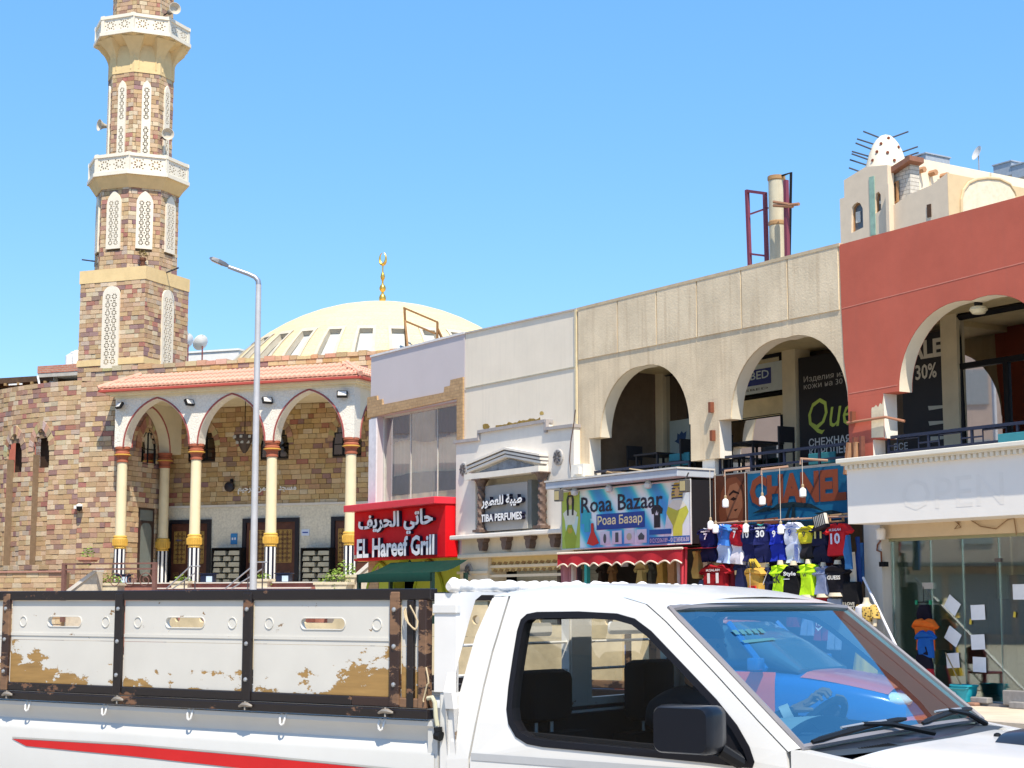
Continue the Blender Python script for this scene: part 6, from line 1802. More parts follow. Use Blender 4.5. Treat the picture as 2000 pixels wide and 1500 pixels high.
 m = MB(); m.lathe(prof, cx_, 1.3, 24); dm = m.build('dovecote', mat('dovecote_cream', (.74, .66, .52), .85, .05, 3, .2), t, True)
 rz = random.Random(2)
 def at(h, an):
  for (r0, z0), (r1, z1) in zip(prof, prof[1:]):
   if z0 <= zba + hh * h <= z1:
    q = (zba + hh * h - z0) / (z1 - z0); r_ = r0 + (r1 - r0) * q
    return Vector((cx_ + r_ * cos(an), 1.3 + r_ * sin(an), zba + hh * h)), Vector((cos(an), sin(an), .35)).normalized()
 for h, an in ((.5, -1.3), (.45, -.7), (.62, .1), (.85, -.5), (.25, -.4), (.1, .1), (.3, -1.5), (.7, -1.1)):
  p, n_ = at(h, an); m = MB(); m.tube([p + n_ * .02, p + n_ * .05], .065, 8); m.build('nest_hole', mat('hole_brown', (.16, .05, .03), .9), dm)
 for h, an in ((.93, -2.0), (.93, .9), (.78, -2.2), (.64, -2.0), (.5, -2.3), (.4, -2.1), (.28, -2.2), (.58, 1.0), (.46, 1.1), (.36, .9), (.06, -2.1)):
  p, n_ = at(h, an); m = MB(); m.tube([p - n_ * .1, p + n_ * .7], .035, 5); m.build('perch', flat('perch_dark', (.07, .075, .09), .7), dm)
 x, z0 = g(1703, 345); z1 = g(1703, 460)[1]
 m = MB(); m.box(x - .14, x + .14, -.03, -.002, z1, z0); m.build('green_stain', mat('verdigris', (.28, .42, .34), .85, .2, 3), t)
 m = MB(); m.box(g(1727, 0)[0], g(1733, 0)[0], -.25, -.002, 0, g(1730, 365)[1]); m.build('buttress', SND, t)
 q = Hh.side(1808, 410, g(1818, 0)[0])
 m = MB(); a_, b_ = g(1811, 425, -.02), g(1818, 398, -.02); m.box(a_[0], b_[0], -.03, -.002, a_[1], b_[1]); m.build('slot_window', flat('slot_brown', (.09, .05, .03), .7), t)
 # roof things
 for x0, x1, y0, y1, dd, lab in ((1752, 1808, 318, 300, 6, 'grey roof tank beside the dovecote tower'), (1940, 1975, 330, 315, 14, 'grey panel on the far hotel roof, left of two'), (1976, 2010, 330, 316, 14, 'grey panel on the far hotel roof at the picture edge')):
  a_, b_ = g(x0, y0, dd), g(x1, y1, dd)
  m = MB(); m.box(a_[0], b_[0], dd, dd + 1.5, a_[1] - .5, b_[1]); m.box(a_[0] - .05, b_[0] + .05, dd - .05, dd + 1.55, b_[1], b_[1] + .06)
  solo('roof_tank', m, mat('tank_grey', (.33, .37, .42), .5), lab, 'tank', Hh, ((a_[0] + b_[0]) / 2, dd, a_[1] - .5))
 x, z = g(1911, 300, 8)
 t = thing('satellite_dish', 'pale satellite dish on the hotel roof at the upper right', 'satellite dish', Hh, (x, 8, z - .8))
 M = Matrix.Translation((x, 8, z)) @ Matrix.Rotation(-.3, 4, 'Z') @ Matrix.Rotation(rad(70), 4, 'X')
 m = MB(); m.lathe([(.01, 0), (.18, .025), (.33, .09), (.335, .1), (.18, .035), (.01, .012)], 0, 0, 20); m.v = [tuple(M @ Vector(q)) for q in m.v]; m.build('dish', mat('dish_grey', (.62, .60, .57), .6), t, True)
 m = MB(); m.tube([(x, 8, z), (x, 8, z - 1.5)], .03, 6); m.build('mast', STEEL, t)
hotel()
# ------------------------------------------------------------------ bazaar front
def bulb(xp, yp, d, lab, ytop, big=.82):
 s_, z_ = px(xp, yp, d); zt = px(xp, ytop, d)[1]
 t = thing('hanging_bulb', lab, 'light bulb', S, (s_, d, z_ - .12), 'white bulbs hanging over the clothes')
 b = big
 m = MB(); m.lathe([(.01, -.125 * b), (.055 * b, -.12 * b), (.075 * b, -.10 * b), (.075 * b, .02 * b), (.06 * b, .055 * b), (.03 * b, .08 * b)], s_, d, 14, cz=z_); m.build('globe', flat('bulb_white', (.80, .80, .80), .35), t, True)
 m = MB(); m.lathe([(.03 * b, .08 * b), (.03 * b, .14 * b), (.012, .16 * b)], s_, d, 10, cz=z_); m.build('holder', flat('bulb_brass', (.40, .30, .18), .4), t)
 m = MB(); m.tube([(s_, d, z_ + .14 * b), (s_, d, zt)], .007, 4); m.build('cord', flat('cord_pale', (.50, .45, .38), .6), t)
def bazaar():
 d = -.58
 x0, x1 = sx(1098, d), sx(1350, d)
 z1 = (px(1098, 962, d)[1] + px(1350, 935, d)[1]) / 2; z0 = (px(1100, 1074, d)[1] + px(1350, 1061, d)[1]) / 2
 t = thing('bazaar_sign', 'wide turquoise box sign reading Roaa Bazaar with Egyptian figures and clothes printed on it', 'sign', S, ((x0 + x1) / 2, d, z0))
 # print background: turquoise with pale rays
 m, n, l, b = nt('bazaar_print')
 tc = n.new('ShaderNodeTexCoord'); wv = n.new('ShaderNodeTexWave'); wv.inputs['Scale'].default_value = .42; wv.inputs['Distortion'].default_value = .6
 mp = n.new('ShaderNodeMapping'); mp.inputs['Rotation'].default_value = (0, rad(38), 0); l.new(tc.outputs['Object'], mp.inputs['Vector']); l.new(mp.outputs[0], wv.inputs['Vector'])
 cr = n.new('ShaderNodeValToRGB'); e = cr.color_ramp.elements
 e[0].position = 0; e[0].color = (.05, .30, .68, 1); e[1].position = 1; e[1].color = (.78, .88, .90, 1)
 for p, c in ((.35, (.04, .46, .74)), (.55, (.10, .62, .70)), (.8, (.50, .80, .84))):
  q = e.new(p); q.color = (*c, 1)
 l.new(wv.outputs[0], cr.inputs[0]); l.new(cr.outputs[0], b.inputs['Base Color']); b.inputs['Roughness'].default_value = .45
 q = MB(); q.box(x0, x1, d, -.01, z0, z1, 1); q.sheet([(x0 + .01, z0 + .01), (x1 - .01, z0 + .01), (x1 - .01, z1 - .01), (x0 + .01, z1 - .01)], y=d - .003, mi=0)
 q.build('panel', [m, flat('box_dark', (.010, .010, .014), .6)], t)
 fr = MB(); fr.tube([(x0, d - .005, z0), (x1, d - .005, z0), (x1, d - .005, z1), (x0, d - .005, z1)], .018, 4, closed=True); fr.build('frame', flat('frame_alu', (.55, .56, .57), .4), t)
 W, H = x1 - x0, z1 - z0
 # crop of the board: 2000x1125 for 640x360 -> board 120..905 x, top edge slants
 def u(fx, fz): return (x0 + W * fx, z0 + H * fz)
 def art(nm, polys, col, k=1, rough=.5):
  for p in polys:
   mb = MB(); mb.sheet([u(*v) for v in p], y=d - .004 - .0015 * k)
   mb.build(nm, flat('print_%02x%02x%02x' % tuple(int(c * 255) for c in col), col, rough), t)
 el = lambda cx, cz, a, b_, n_=18: [(cx + a * cos(2 * PI * i / n_), cz + b_ * sin(2 * PI * i / n_)) for i in range(n_)]
 art('glow_print', [[(0, 0), (.15, 0), (.155, .5), (.15, 1), (0, 1)]], (.40, .52, .08), 1)
 art('ray_print', [[(.05, 0), (.105, 0), (.14, .55), (.02, .6)]], (.55, .72, .68), 2)
 art('pale_print', [[(.80, .06), (1, .05), (1, .98), (.86, .98)]], (.66, .75, .76), 1)
 art('figure_gown', [[(.035, .0), (.11, .0), (.125, .2), (.085, .42), (.05, .42), (.02, .2)]], (.30, .38, .03), 3)
 art('figure_body', [[(.035, .42), (.105, .42), (.13, .62), (.10, .68), (.04, .68), (.01, .62)]], (.70, .72, .60), 3)
 art('figure_hair', [[(.045, .58), (.06, .58), (.06, .9), (.085, .9), (.085, .58), (.10, .58), (.105, .85), (.09, .97), (.055, .97), (.04, .85)]], (.03, .025, .02), 4)
 art('figure_face', [el(.073, .82, .014, .07)], (.62, .50, .28), 5)
 art('figure_crown', [[(.055, .93), (.09, .93), (.08, 1.0), (.065, 1.0)]], (.45, .32, .05), 5)
 art('figure_belt', [el(.07, .32, .02, .05)], (.50, .36, .04), 5)
 art('pharaoh_gown', [[(.875, .0), (.935, .0), (.94, .3), (.985, .5), (.965, .62), (.905, .58), (.84, .62), (.825, .5), (.87, .3)]], (.52, .55, .06), 3)
 art('pharaoh_collar', [[(.84, .60), (.875, .70), (.935, .70), (.97, .60), (.905, .53)]], (.72, .72, .60), 4)
 art('pharaoh_crown', [[(.865, .70), (.862, .8), (.885, .97), (.925, .97), (.945, .8), (.942, .70), (.925, .74), (.885, .74)]], (.50, .38, .06), 4)
 art('pharaoh_stripe', [[(.866, .72 + .05 * i), (.944, .72 + .05 * i), (.943, .74 + .05 * i), (.867, .74 + .05 * i)] for i in range(5)], (.015, .03, .12), 5)
 art('pharaoh_face', [el(.904, .82, .017, .075)], (.60, .42, .18), 6)
 text('latin_lettering', 'Roaa Bazaar', x0 + W * .165, x0 + W * .80, z0 + H * .60, z0 + H * .87, d - .014, flat('print_ink', (.02, .02, .04), .5), t, 0, .012)
 art('blue_box', [[(.29, .30), (.665, .30), (.665, .56), (.29, .56)]], (.012, .06, .30), 5)
 text('cyrillic_lettering', 'Роаа Базар', x0 + W * .30, x0 + W * .65, z0 + H * .34, z0 + H * .53, d - .0145, flat('print_lemon', (.80, .78, .42), .5), t, 0, .02)
 art('shirt_print', [[(.19, .42), (.165, .42), (.175, .60), (.195, .66), (.22, .66), (.245, .60), (.25, .5), (.235, .5), (.235, .28), (.19, .28)]], (.03, .40, .48), 5)
 art('dress_print', [[(.245, .42), (.265, .42), (.27, .28), (.31, .08), (.26, .04), (.21, .08), (.245, .28)]], (.55, .03, .02), 6)
 art('tee_print', [[(.735, .28), (.735, .5), (.72, .5), (.715, .58), (.74, .64), (.775, .64), (.80, .58), (.795, .5), (.78, .5), (.78, .28)]], (.015, .015, .02), 5)
 art('leaf_mark', [[(.75, .5), (.757, .56), (.764, .5), (.77, .54), (.766, .48), (.748, .48), (.744, .54)]], (.7, .7, .7), 7)
 art('tile_print', [[(a, .05), (a + .075, .05), (a + .075, .27), (a, .27)] for a in (.32, .415, .51, .605)], (.62, .74, .78), 5)
 art('tile_mark', [el(.357, .15, .012, .08), [(.44, .08), (.465, .08), (.465, .24), (.44, .24)], [(.62, .1), (.66, .1), (.665, .16), (.64, .22), (.615, .16)]], (.06, .10, .10), 7)
 art('cap_print', [el(.548, .16, .02, .06)], (.45, .55, .35), 7)
 art('blue_strip', [[(.70, .02), (.99, .02), (.99, .13), (.70, .13)], [(.70, .17), (.86, .17), (.86, .25), (.70, .25)]], (.012, .10, .36), 5)
 text('phone_lettering', '01212206189 - 01228583638', x0 + W * .705, x0 + W * .985, z0 + H * .04, z0 + H * .11, d - .0145, flat('print_white2', (.8, .8, .8), .5), t)
 # overhanging roof
 RS = mat('canopy_grey', (.42, .46, .52), .6, .08, 3, .1)
 c = thing('bazaar_canopy', 'grey sheet canopy jutting out above the turquoise bazaar sign', 'canopy', S, ((x0 + x1) / 2, -.9, z1))
 m = MB(); m.bbox(x0 - .12, x1 + .02, -.92, -.02, z1 + .045, z1 + .19, .012); m.build('slab', RS, c)
 m = MB(); m.box(x0 - .14, x1 + .04, -.94, -.01, z1 + .191, z1 + .225); m.build('roof_sheet', mat('canopy_top', (.58, .56, .52), .7), c)
 for q in (.16, .44, .74):
  m = MB(); xx = x0 + W * q; m.lathe([(.02, z1 - .12), (.07, z1 - .10), (.085, z1 - .03), (.03, z1 + .045)], xx, -.74, 12); m.build('downlight', flat('spot_teal', (.55, .62, .62), .4), c, True)
 for i, (q, w, a) in enumerate(((.30, .55, .2), (.52, .75, -.15), (.64, .5, .5), (.40, .3, 1.0))):
  xx = x0 + W * q; cr_ = Matrix.Translation((xx, -.5, z1 + .235 + .012 * i)) @ Matrix.Rotation(a, 4, 'Z') @ Matrix.Rotation(.06 + .05 * i, 4, 'Y')
  m = MB(); m.box(-w / 2, w / 2, -.18, .18, 0, .02); m.v = [tuple(cr_ @ Vector(p)) for p in m.v]
  solo('cardboard_sheet', m, mat('card_%d' % (i % 2), [(.52, .40, .24), (.36, .26, .16)][i % 2], .9, .1), ['flat torn cardboard on the left of the bazaar canopy', 'largest pale cardboard sheet lying mid canopy of the bazaar', 'tilted tan cardboard on the right of the bazaar canopy', 'small dark cardboard scrap on the bazaar canopy'][i], 'cardboard', S, (xx, -.5, z1 + .235))
 for xp, yp, dd, lab in ((1091, 968, -.95, 'square floodlight with amber glass at the left end of the bazaar canopy'), (1337, 949, -.95, 'square floodlight hanging at the right corner of the bazaar sign')):
  s_, z_ = px(xp, yp, dd)
  f = thing('floodlight', lab, 'floodlight', S, (s_, dd, z_ - .12), 'floodlights on the bazaar canopy')
  m = MB(); m.bbox(s_ - .10, s_ + .10, dd - .05, dd + .06, z_ - .12, z_ + .12, .012); m.build('housing', flat('flood_grey', (.09, .09, .085), .5), f)
  m = MB(); m.box(s_ - .075, s_ + .075, dd - .056, dd - .051, z_ - .09, z_ + .09); m.build('lens', flat('flood_amber', (.48, .40, .20), .2), f)
  m = MB(); m.tube([(s_, dd + .02, z_ + .11), (s_, dd + .1, z1 + .1)], .014, 5); m.build('bracket', BLACK, f)
 # awning
 AR = mat('awning_red', (.42, .022, .030), .75, .12, 3, .1)
 aw = thing('red_awning', 'red scalloped awning with white piping under the bazaar sign', 'awning', S, ((x0 + x1) / 2, -1.3, z0 - .4))
 ya = -1.35; zt = px(1210, 1076, ya)[1]; zb = px(1210, 1098, ya)[1]
 xa, xb = sx(1090, ya), sx(1334, ya)
 m = MB(); m.grid(lambda u_, v: (xa + (xb - xa) * u_, -.05 + (ya + .05) * v, z0 - .03 + (zt - z0 + .03) * v - .03 * sin(v * PI)), 12, 4); m.build('cloth', AR, aw, True)
 N = 11; NN = N * 10
 sc = lambda u_: .06 * abs(sin(u_ * N * PI))
 m = MB()
 for i in range(NN):
  a, b = i / NN, (i + 1) / NN
  for k in range(3):
   f0, f1 = k / 3, (k + 1) / 3
   P = lambda q, f: (xa + (xb - xa) * q, ya - .02 + .025 * sin(q * 31) * f, zt + (zb - .02 + sc(q) * 1.0 - .04 - zt) * f)
   m.add([P(a, f0), P(b, f0), P(b, f1), P(a, f1)], [(0, 1, 2, 3)])
 m.build('valance', AR, aw)
 m = MB(); m.tube([(xa + (xb - xa) * i / NN, ya - .03 + .025 * sin(i / NN * 31), zb - .06 + sc(i / NN)) for i in range(NN + 1)], .016, 4); m.tube([(xa, ya - .02, zt), (xb, ya - .02, zt)], .022, 5); m.build('piping', flat('piping_cream', (.66, .56, .46), .7), aw)
 # side curtains
 for k, (xc, x2, lab) in enumerate(((1092, 1106, 'pink and white curtain tied at the left end of the red awning'), (1336, 1350, 'red and white curtain hanging at the right end of the red awning'))):
  s_ = sx(xc, ya + .1); w_ = .3
  cu = thing('awning_curtain', lab, 'curtain', S, (s_, ya + .1, .6))
  m = MB(); m.grid(lambda u_, v, s_=s_, k=k: (s_ + (w_ * (1 - .55 * v) * u_ + .12 * v) * (1 if k == 0 else -1) + .0, ya + .12 + .06 * sin(u_ * 14) + u_ * .15, zt + .02 + (.55 - zt) * v), 20, 10); m.build('stripe', flat('curtain_pink', (.46, .20, .22) if k == 0 else (.55, .05, .06), .8) if k == 0 else flat('curtain_red', (.52, .05, .07), .8), cu, True)
  m = MB(); m.grid(lambda u_, v, s_=s_, k=k: (s_ + (w_ * (1 - .5 * v) * (.9 + .35 * u_) + .12 * v) * (1 if k == 0 else -1), ya + .08 + .05 * sin(u_ * 9 + 1) + .15, zt + .02 + (.55 - zt) * v), 10, 10); m.build('lining', flat('curtain_white', (.60, .54, .50), .8), cu, True)
 # shop room behind the awning
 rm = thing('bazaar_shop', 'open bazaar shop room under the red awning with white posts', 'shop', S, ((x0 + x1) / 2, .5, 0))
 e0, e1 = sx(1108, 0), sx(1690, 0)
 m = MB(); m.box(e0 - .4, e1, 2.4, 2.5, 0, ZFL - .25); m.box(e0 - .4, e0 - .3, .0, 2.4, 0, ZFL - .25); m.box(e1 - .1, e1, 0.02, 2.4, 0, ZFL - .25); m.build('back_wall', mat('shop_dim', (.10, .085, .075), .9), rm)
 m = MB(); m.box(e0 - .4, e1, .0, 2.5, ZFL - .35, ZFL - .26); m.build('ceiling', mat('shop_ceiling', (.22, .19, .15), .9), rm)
 for q, w_, col in ((1146, .09, (.05, .45, .42)), (1115, .12, (.62, .58, .50)), (1128, .1, (.60, .57, .52)), (1378, .16, (.55, .52, .46))):
  s_ = sx(q, -.1); m = MB(); m.box(s_ - w_ / 2, s_ + w_ / 2, -.14, -.05, .05, z0 - .02); m.build('post', flat('post_%d' % q, col, .6), rm)
 m = MB(); zz = px(1440, 1110, 0)[1]; m.box(sx(1372, 0), sx(1500, 0), -.03, .02, zz - .12, zz + .12); m.build('shelf_board', mat('board_cream', (.58, .50, .34), .8), rm)
 return x0, x1, z0, z1, zt, ya
BX0, BX1, BZ0, BZ1, AWZ, AWY = bazaar()
def chanel():
 d = -.035
 x0, x1 = sx(1391, d), sx(1662, d)
 z1 = px(1500, 922, d)[1]; z0 = px(1500, 1030, d)[1]
 t = thing('fashion_sign', 'hand painted blue board reading CHANEL with a brown veiled face and dark palm trees', 'sign', S, ((x0 + x1) / 2, d, z0))
 m = MB(); m.box(x0, x1, d, -.002, z0, z1); m.build('board', mat('board_blue', (.008, .10, .20), .7, .25, 1.6, .15), t)
 xb = sx(1461, d)
 m = MB(); m.box(x0 - .02, xb, d - .008, d - .0005, z0 - .05, z1 + .02); m.build('brown_panel', mat('board_brown', (.085, .030, .016), .7, .25, 3, .1), t)
 W, H = xb - x0, z1 - z0
 def art(nm, polys, col, k, o=None):
  for p in polys:
   mb = MB(); mb.sheet(p, y=d - .010 - .0015 * k); mb.build(nm, flat('paint_%02x%02x%02x' % tuple(int(c * 255) for c in col), col, .7), t)
 f = lambda a, b: (x0 + W * a, z0 + H * b)
 art('veil', [[f(.25, 0), f(.95, 0), f(.98, .45), f(.9, .8), f(.7, .97), f(.45, .95), f(.28, .7), f(.2, .35)]], (.16, .05, .022), 1)
 art('face', [[f(.45, .2), (f(.72, .2)), f(.86, .4), f(.86, .68), f(.72, .86), f(.52, .82), f(.42, .6), f(.40, .38)]], (.27, .11, .055), 2)
 art('brow', [[f(.50, .62), f(.62, .68), f(.78, .64), f(.78, .67), f(.62, .73), f(.5, .66)], [f(.53, .56), f(.62, .60), f(.72, .56), f(.62, .53)], [f(.62, .36), f(.74, .38), f(.68, .33)]], (.02, .008, .006), 3)
 art('veil_line', [[f(.82, .8), f(.9, .5), f(.86, .1), f(.93, .1), f(.96, .5), f(.87, .82)]], (.06, .02, .01), 3)
 text('painted_lettering', 'CHANEL', sx(1466, d), sx(1655, d), px(1560, 984, d)[1], px(1560, 922, d)[1], d - .012, flat('paint_orange', (.20, .048, .022), .7), t, 0, .055)
 g = lambda x, y: px(x, y, d)
 art('palm', [[g(1545, 1024), g(1556, 1024), g(1553, 985), g(1549, 985)], [g(1530, 1024), g(1538, 1024), g(1546, 990), g(1541, 992)], [g(1500, 1000), g(1520, 984), g(1550, 980), g(1585, 984), g(1612, 999), g(1585, 992), g(1550, 990), g(1518, 993)],
                 [g(1470, 1003), g(1495, 990), g(1525, 994), g(1500, 998)], [g(1590, 1003), g(1625, 996), g(1655, 1003), g(1620, 1008)]], (.008, .022, .03), 2)
 art('hut', [[g(1478, 1016), g(1520, 1010), g(1522, 1022), g(1480, 1026)]], (.24, .07, .035), 2)
 art('dark_base', [[g(1463, 1023), g(1660, 1012), g(1660, 1032), g(1463, 1040)]], (.010, .03, .05), 1)
 # copper rods and bulbs
 CP = flat('rod_copper', (.36, .22, .15), .45)
 for i, (xa, ya, xb_, yb, lab) in enumerate(((1415, 920, 1458, 914, 'copper lamp rod over the brown painted face'), (1487, 917, 1533, 911, 'copper lamp rod in the middle over the blue painted board'), (1563, 896, 1610, 899, 'pale copper lamp rod at the right over the blue painted board'))):
  a, b = px(xa, ya, -.45), px(xb_, yb, -.1)
  m = MB(); m.tube([(a[0], -.45, a[1] - .1), (a[0], -.45, a[1]), (b[0], -.02, b[1])], .022, 6)
  solo('lamp_rod', m, CP, lab, 'rod', S, (a[0], -.45, a[1]))
 for xp, yp, yt, lab in ((1417, 981, 920, 'white bulb hanging low before the brown painted face'), (1489, 976, 917, 'white bulb hanging before the letter C of the blue board'), (1568, 960, 896, 'white bulb hanging highest before the blue board'),
       (1388, 1024, 918, 'white bulb above the navy number 7 shirt at the end of the row'), (1398, 1031, 915, 'half hidden white bulb next to the sky blue shirt'), (1457, 1030, 922, 'white bulb over the navy number 10 shirt'), (1525, 1032, 914, 'white bulb over the plain blue number 9 shirt')):
  bulb(xp, yp, -.45 if yp < 990 else -.62, lab, yt)
 a, b = px(1392, 1022, -.5), px(1665, 1008, -.5)
 m = MB(); m.tube([(a[0], -.5, a[1]), (b[0], -.5, b[1])], .018, 6);
 for q in (.05, .5, .95): m.tube([(a[0] + (b[0] - a[0]) * q, -.5, a[1] + (b[1] - a[1]) * q), (a[0] + (b[0] - a[0]) * q, -.02, a[1] + (b[1] - a[1]) * q + .05)], .014, 5)
 solo('clothes_rail', m, CP, 'thin copper rail carrying the top row of football shirts', 'rail', S, ((a[0] + b[0]) / 2, -.5, a[1]))
chanel()
# ------------------------------------------------------------------ clothes
TEE = [(-.13, 1), (-.30, .965), (-.50, .74), (-.40, .66), (-.31, .74), (-.32, .35), (-.33, 0), (.33, 0), (.32, .35), (.31, .74), (.40, .66), (.50, .74), (.30, .965), (.13, 1), (.06, .95), (-.06, .95)]
SHORTS = [(-.30, 1), (.30, 1), (.36, .5), (.40, 0), (.05, 0), (0, .42), (-.05, 0), (-.40, 0), (-.36, .5)]
LONG = [(-.25, 1), (.25, 1), (.36, .5), (.42, 0), (-.42, 0), (-.36, .5)]
def cloth_mb(outline, cx, zb, w, h, d, th=.10, rs=0, fold=.028):
 """padded cloth: rim, shoulder and a folded front"""
 m = MB(); rr = random.Random(rs)
 ph = rr.uniform(0, 6)
 n = len(outline)
 pts = []
 for i in range(n):                      # finer outline
  a, b = outline[i], outline[(i + 1) % n]
  for k in range(2): pts.append((a[0] + (b[0] - a[0]) * k / 2, a[1] + (b[1] - a[1]) * k / 2))
 n = len(pts)
 cxm, czm = 0, .5
 def ring(s_, y):
  return [(cx + w * (cxm + (x - cxm) * s_), y + fold * sin(x * 16 + z * 5 + ph) * (1 if s_ < 1 else .3), zb + h * (czm + (z - czm) * (1 - (1 - s_) * .6))) for x, z in pts]
 r0, r1, r2 = ring(1, d + th * .5), ring(1.0, d), ring(.93, d - th * .42)
 for A, B in ((r0, r1), (r1, r2)):
  base = len(m.v); m.v.extend(A + B)
  for i in range(n):
   j = (i + 1) % n
   m.f.append((base + i, base + j, base + n + j, base + n + i)); m.m.append(0); m.c.append(None)
 # inside points give the front its creases
 loops = [[Vector((p[0], p[2], 0)) for p in r2]]
 tri = tessellate_polygon(loops)
 base = len(m.v); m.v.extend(r2)
 for t3 in tri: m.f.append(tuple(base + q for q in t3)); m.m.append(0); m.c.append(None)
 return m
CLM = {}
def cloth_mat(col):
 k = 'cloth_%02x%02x%02x' % tuple(int(c * 255) for c in col)
 return mat(k, col, .85, .14, 7, .35, 18, dist=.012)
def jersey(x, yt, yb, wpx, col, lab, d=-.55, number=None, ncol=(.8, .8, .8), shorts=None, split=.55, name=None, rs=0, trim=None, group='football shirts hung in the top row', nm='football_shirt', cat='shirt', stripes=None):
 s_, zt = px(x, yt, d); zb = px(x, yb, d)[1]
 k = (px(x + 10, yt, d)[0] - px(x - 10, yt, d)[0]) / 20
 w = wpx * k * 1.34
 t = thing(nm, lab, cat, S, (s_, d, zb), group)
 rj = random.Random(rs * 7 + 1)
 t.matrix_world = t.matrix_world @ Matrix.Rotation(rj.uniform(-.07, .07), 4, 'Y') @ Matrix.Rotation(rj.uniform(-.18, .18), 4, 'Z')
 zs = zt - (zt - zb) * split if shorts else zb
 m = cloth_mb(TEE, s_, zs, w, zt - zs, d, rs=rs); m.build('shirt', cloth_mat(col), t, True)
 y = d - .075
 if trim:
  m = MB(); m.tube([(s_ + w * .12 * cos(q), d - .045, zt - .01 - (zt - zs) * .05 * (1 - abs(cos(q)))) for q in [PI * i / 8 for i in range(9)]], .012, 5); m.build('collar', flat('trim_%02x%02x%02x' % tuple(int(c * 255) for c in trim), trim, .7), t)
 if number:
  H = zt - zs
  text('number', number, s_ - w * .085 * len(number), s_ + w * .085 * len(number), zs + H * .36, zs + H * .70, y, flat('num_%02x%02x%02x' % tuple(int(c * 255) for c in ncol), ncol, .6), t, 0, .03)
  if name: text('name_print', name, s_ - w * .2, s_ + w * .2, zs + H * .76, zs + H * .84, y, flat('num_%02x%02x%02x' % tuple(int(c * 255) for c in ncol), ncol, .6), t, 0, .02)
 if shorts:
  m = cloth_mb(SHORTS, s_, zb, w * .92, zs - zb + .03, d + .02, rs=rs + 50); m.build('shorts', cloth_mat(shorts), t, True)
  if stripes:
   m = MB()
   for q in (.17, .23, .29): m.box(s_ + w * q, s_ + w * (q + .025), d - .045, d - .04, zb + .02, zs)
   m.build('side_stripe', flat('stripe_%d' % int(stripes[2] * 99), stripes, .7), t)
 return t, s_, w, zs, zt, y
NV = (.012, .018, .09)
jersey(1384, 1031, 1097, 27, NV, 'navy football shirt number 7 at the end of the top row', number='7', name='MBAPPE', shorts=(.012, .015, .07), rs=1, trim=(.6, .6, .65))
jersey(1411, 1024, 1100, 29, (.05, .20, .62), 'sky blue football shirt with pale blue shorts', number='17', ncol=(.02, .05, .25), shorts=(.42, .55, .80), rs=2, trim=(.6, .6, .7), name='DE BRUY')
jersey(1438, 1024, 1102, 29, (.42, .012, .022), 'red football shirt number 7 with white shorts', number='7', shorts=(.70, .66, .70), rs=3, trim=(.3, .02, .06), name='RONALDO')
jersey(1462, 1026, 1097, 29, NV, 'navy football shirt number 10 beside the red one with white shorts', number='10', shorts=(.014, .016, .08), rs=4, trim=(.6, .6, .7))
jersey(1490, 1023, 1099, 31, (.018, .022, .11), 'navy football shirt number 30 with matching shorts', number='30', name='MESSI', shorts=(.016, .02, .09), rs=5, trim=(.05, .4, .35))
jersey(1519, 1024, 1096, 28, (.014, .03, .36), 'plain bright blue football shirt half hidden by a bulb', number='9', shorts=(.014, .03, .34), rs=6)
jersey(1548, 1020, 1100, 32, (.62, .66, .80), 'white football shirt number 9 with blue striped shorts', number='9', ncol=(.02, .05, .28), name='BENZEMA', shorts=(.66, .70, .82), rs=7, trim=(.7, .7, .75), stripes=(.03, .08, .40))
jersey(1577, 1027, 1090, 28, (.55, .50, .03), 'yellow football shirt number 9 with black shorts', number='9', ncol=(.03, .03, .03), name='HAALAND', shorts=(.02, .018, .022), rs=8)
jersey(1603, 1026, 1100, 30, (.012, .014, .045), 'black football shirt with a yellow number 11', number='11', ncol=(.55, .50, .16), shorts=(.012, .014, .04), rs=9)
jersey(1637, 1022, 1086, 40, (.55, .02, .028), 'scarlet football shirt number 10 below the small wooden frame', number='10', ncol=(.55, .60, .75), name='M.SALAH', rs=10, split=0)
G2 = 'shirts on display torsos in the second row'
def torso(x, yt, yb, wpx, col, lab, rs, d=-.62, sleeves=True, print_=None, pcol=(.75, .75, .75), ph=(.45, .7), tors=True, pw=.28):
 s_, zt = px(x, yt, d); zb = px(x, yb, d)[1]
 k = (px(x + 10, yt, d)[0] - px(x - 10, yt, d)[0]) / 20; w = wpx * k * 1.1
 t = thing('display_torso', lab, 'torso', S, (s_, d, zb), G2)
 m = MB(); SK = mat('torso_cream', (.60, .52, .38), .5, .05, 4, .03)
 H = zt - zb
 if tors:
  m.lathe([(w * .12, zt + .0), (w * .10, zt + H * .1), (w * .09, zt + H * .14)], s_, d, 12)
  m.lathe([(w * .26, zb + .02), (w * .30, zb - H * .08), (w * .2, zb - H * .1)], s_, d, 14); m.build('body', SK, t, True)
 m = cloth_mb(TEE if sleeves else LONG, s_, zb, w, H, d, th=.16, rs=rs); m.build('shirt', cloth_mat(col), t, True)
 if print_:
  text('print', print_, s_ - w * pw, s_ + w * pw, zb + H * ph[0], zb + H * ph[1], d - .1, flat('pr_%02x%02x%02x' % tuple(int(c * 255) for c in pcol), pcol, .6), t, 0, .035)
 return t, s_, w, zb, zt, d
jersey(1398, 1102, 1160, 46, (.30, .012, .018), 'dark red football shirt number 11 hanging below the top row', number='11', name='M.SALAH', group='shirts on display torsos in the second row', rs=21, split=0)
t, s_, w, zb, zt, d = torso(1475, 1108, 1158, 36, (.52, .30, .06), 'yellow and red zipped sports jacket on a torso', 22, tors=False)
m = cloth_mb(LONG, s_, zb - .12, w * .78, (zt - zb) * .55, d - .03, th=.14, rs=3); m.build('red_front', cloth_mat((.42, .02, .02)), t, True)
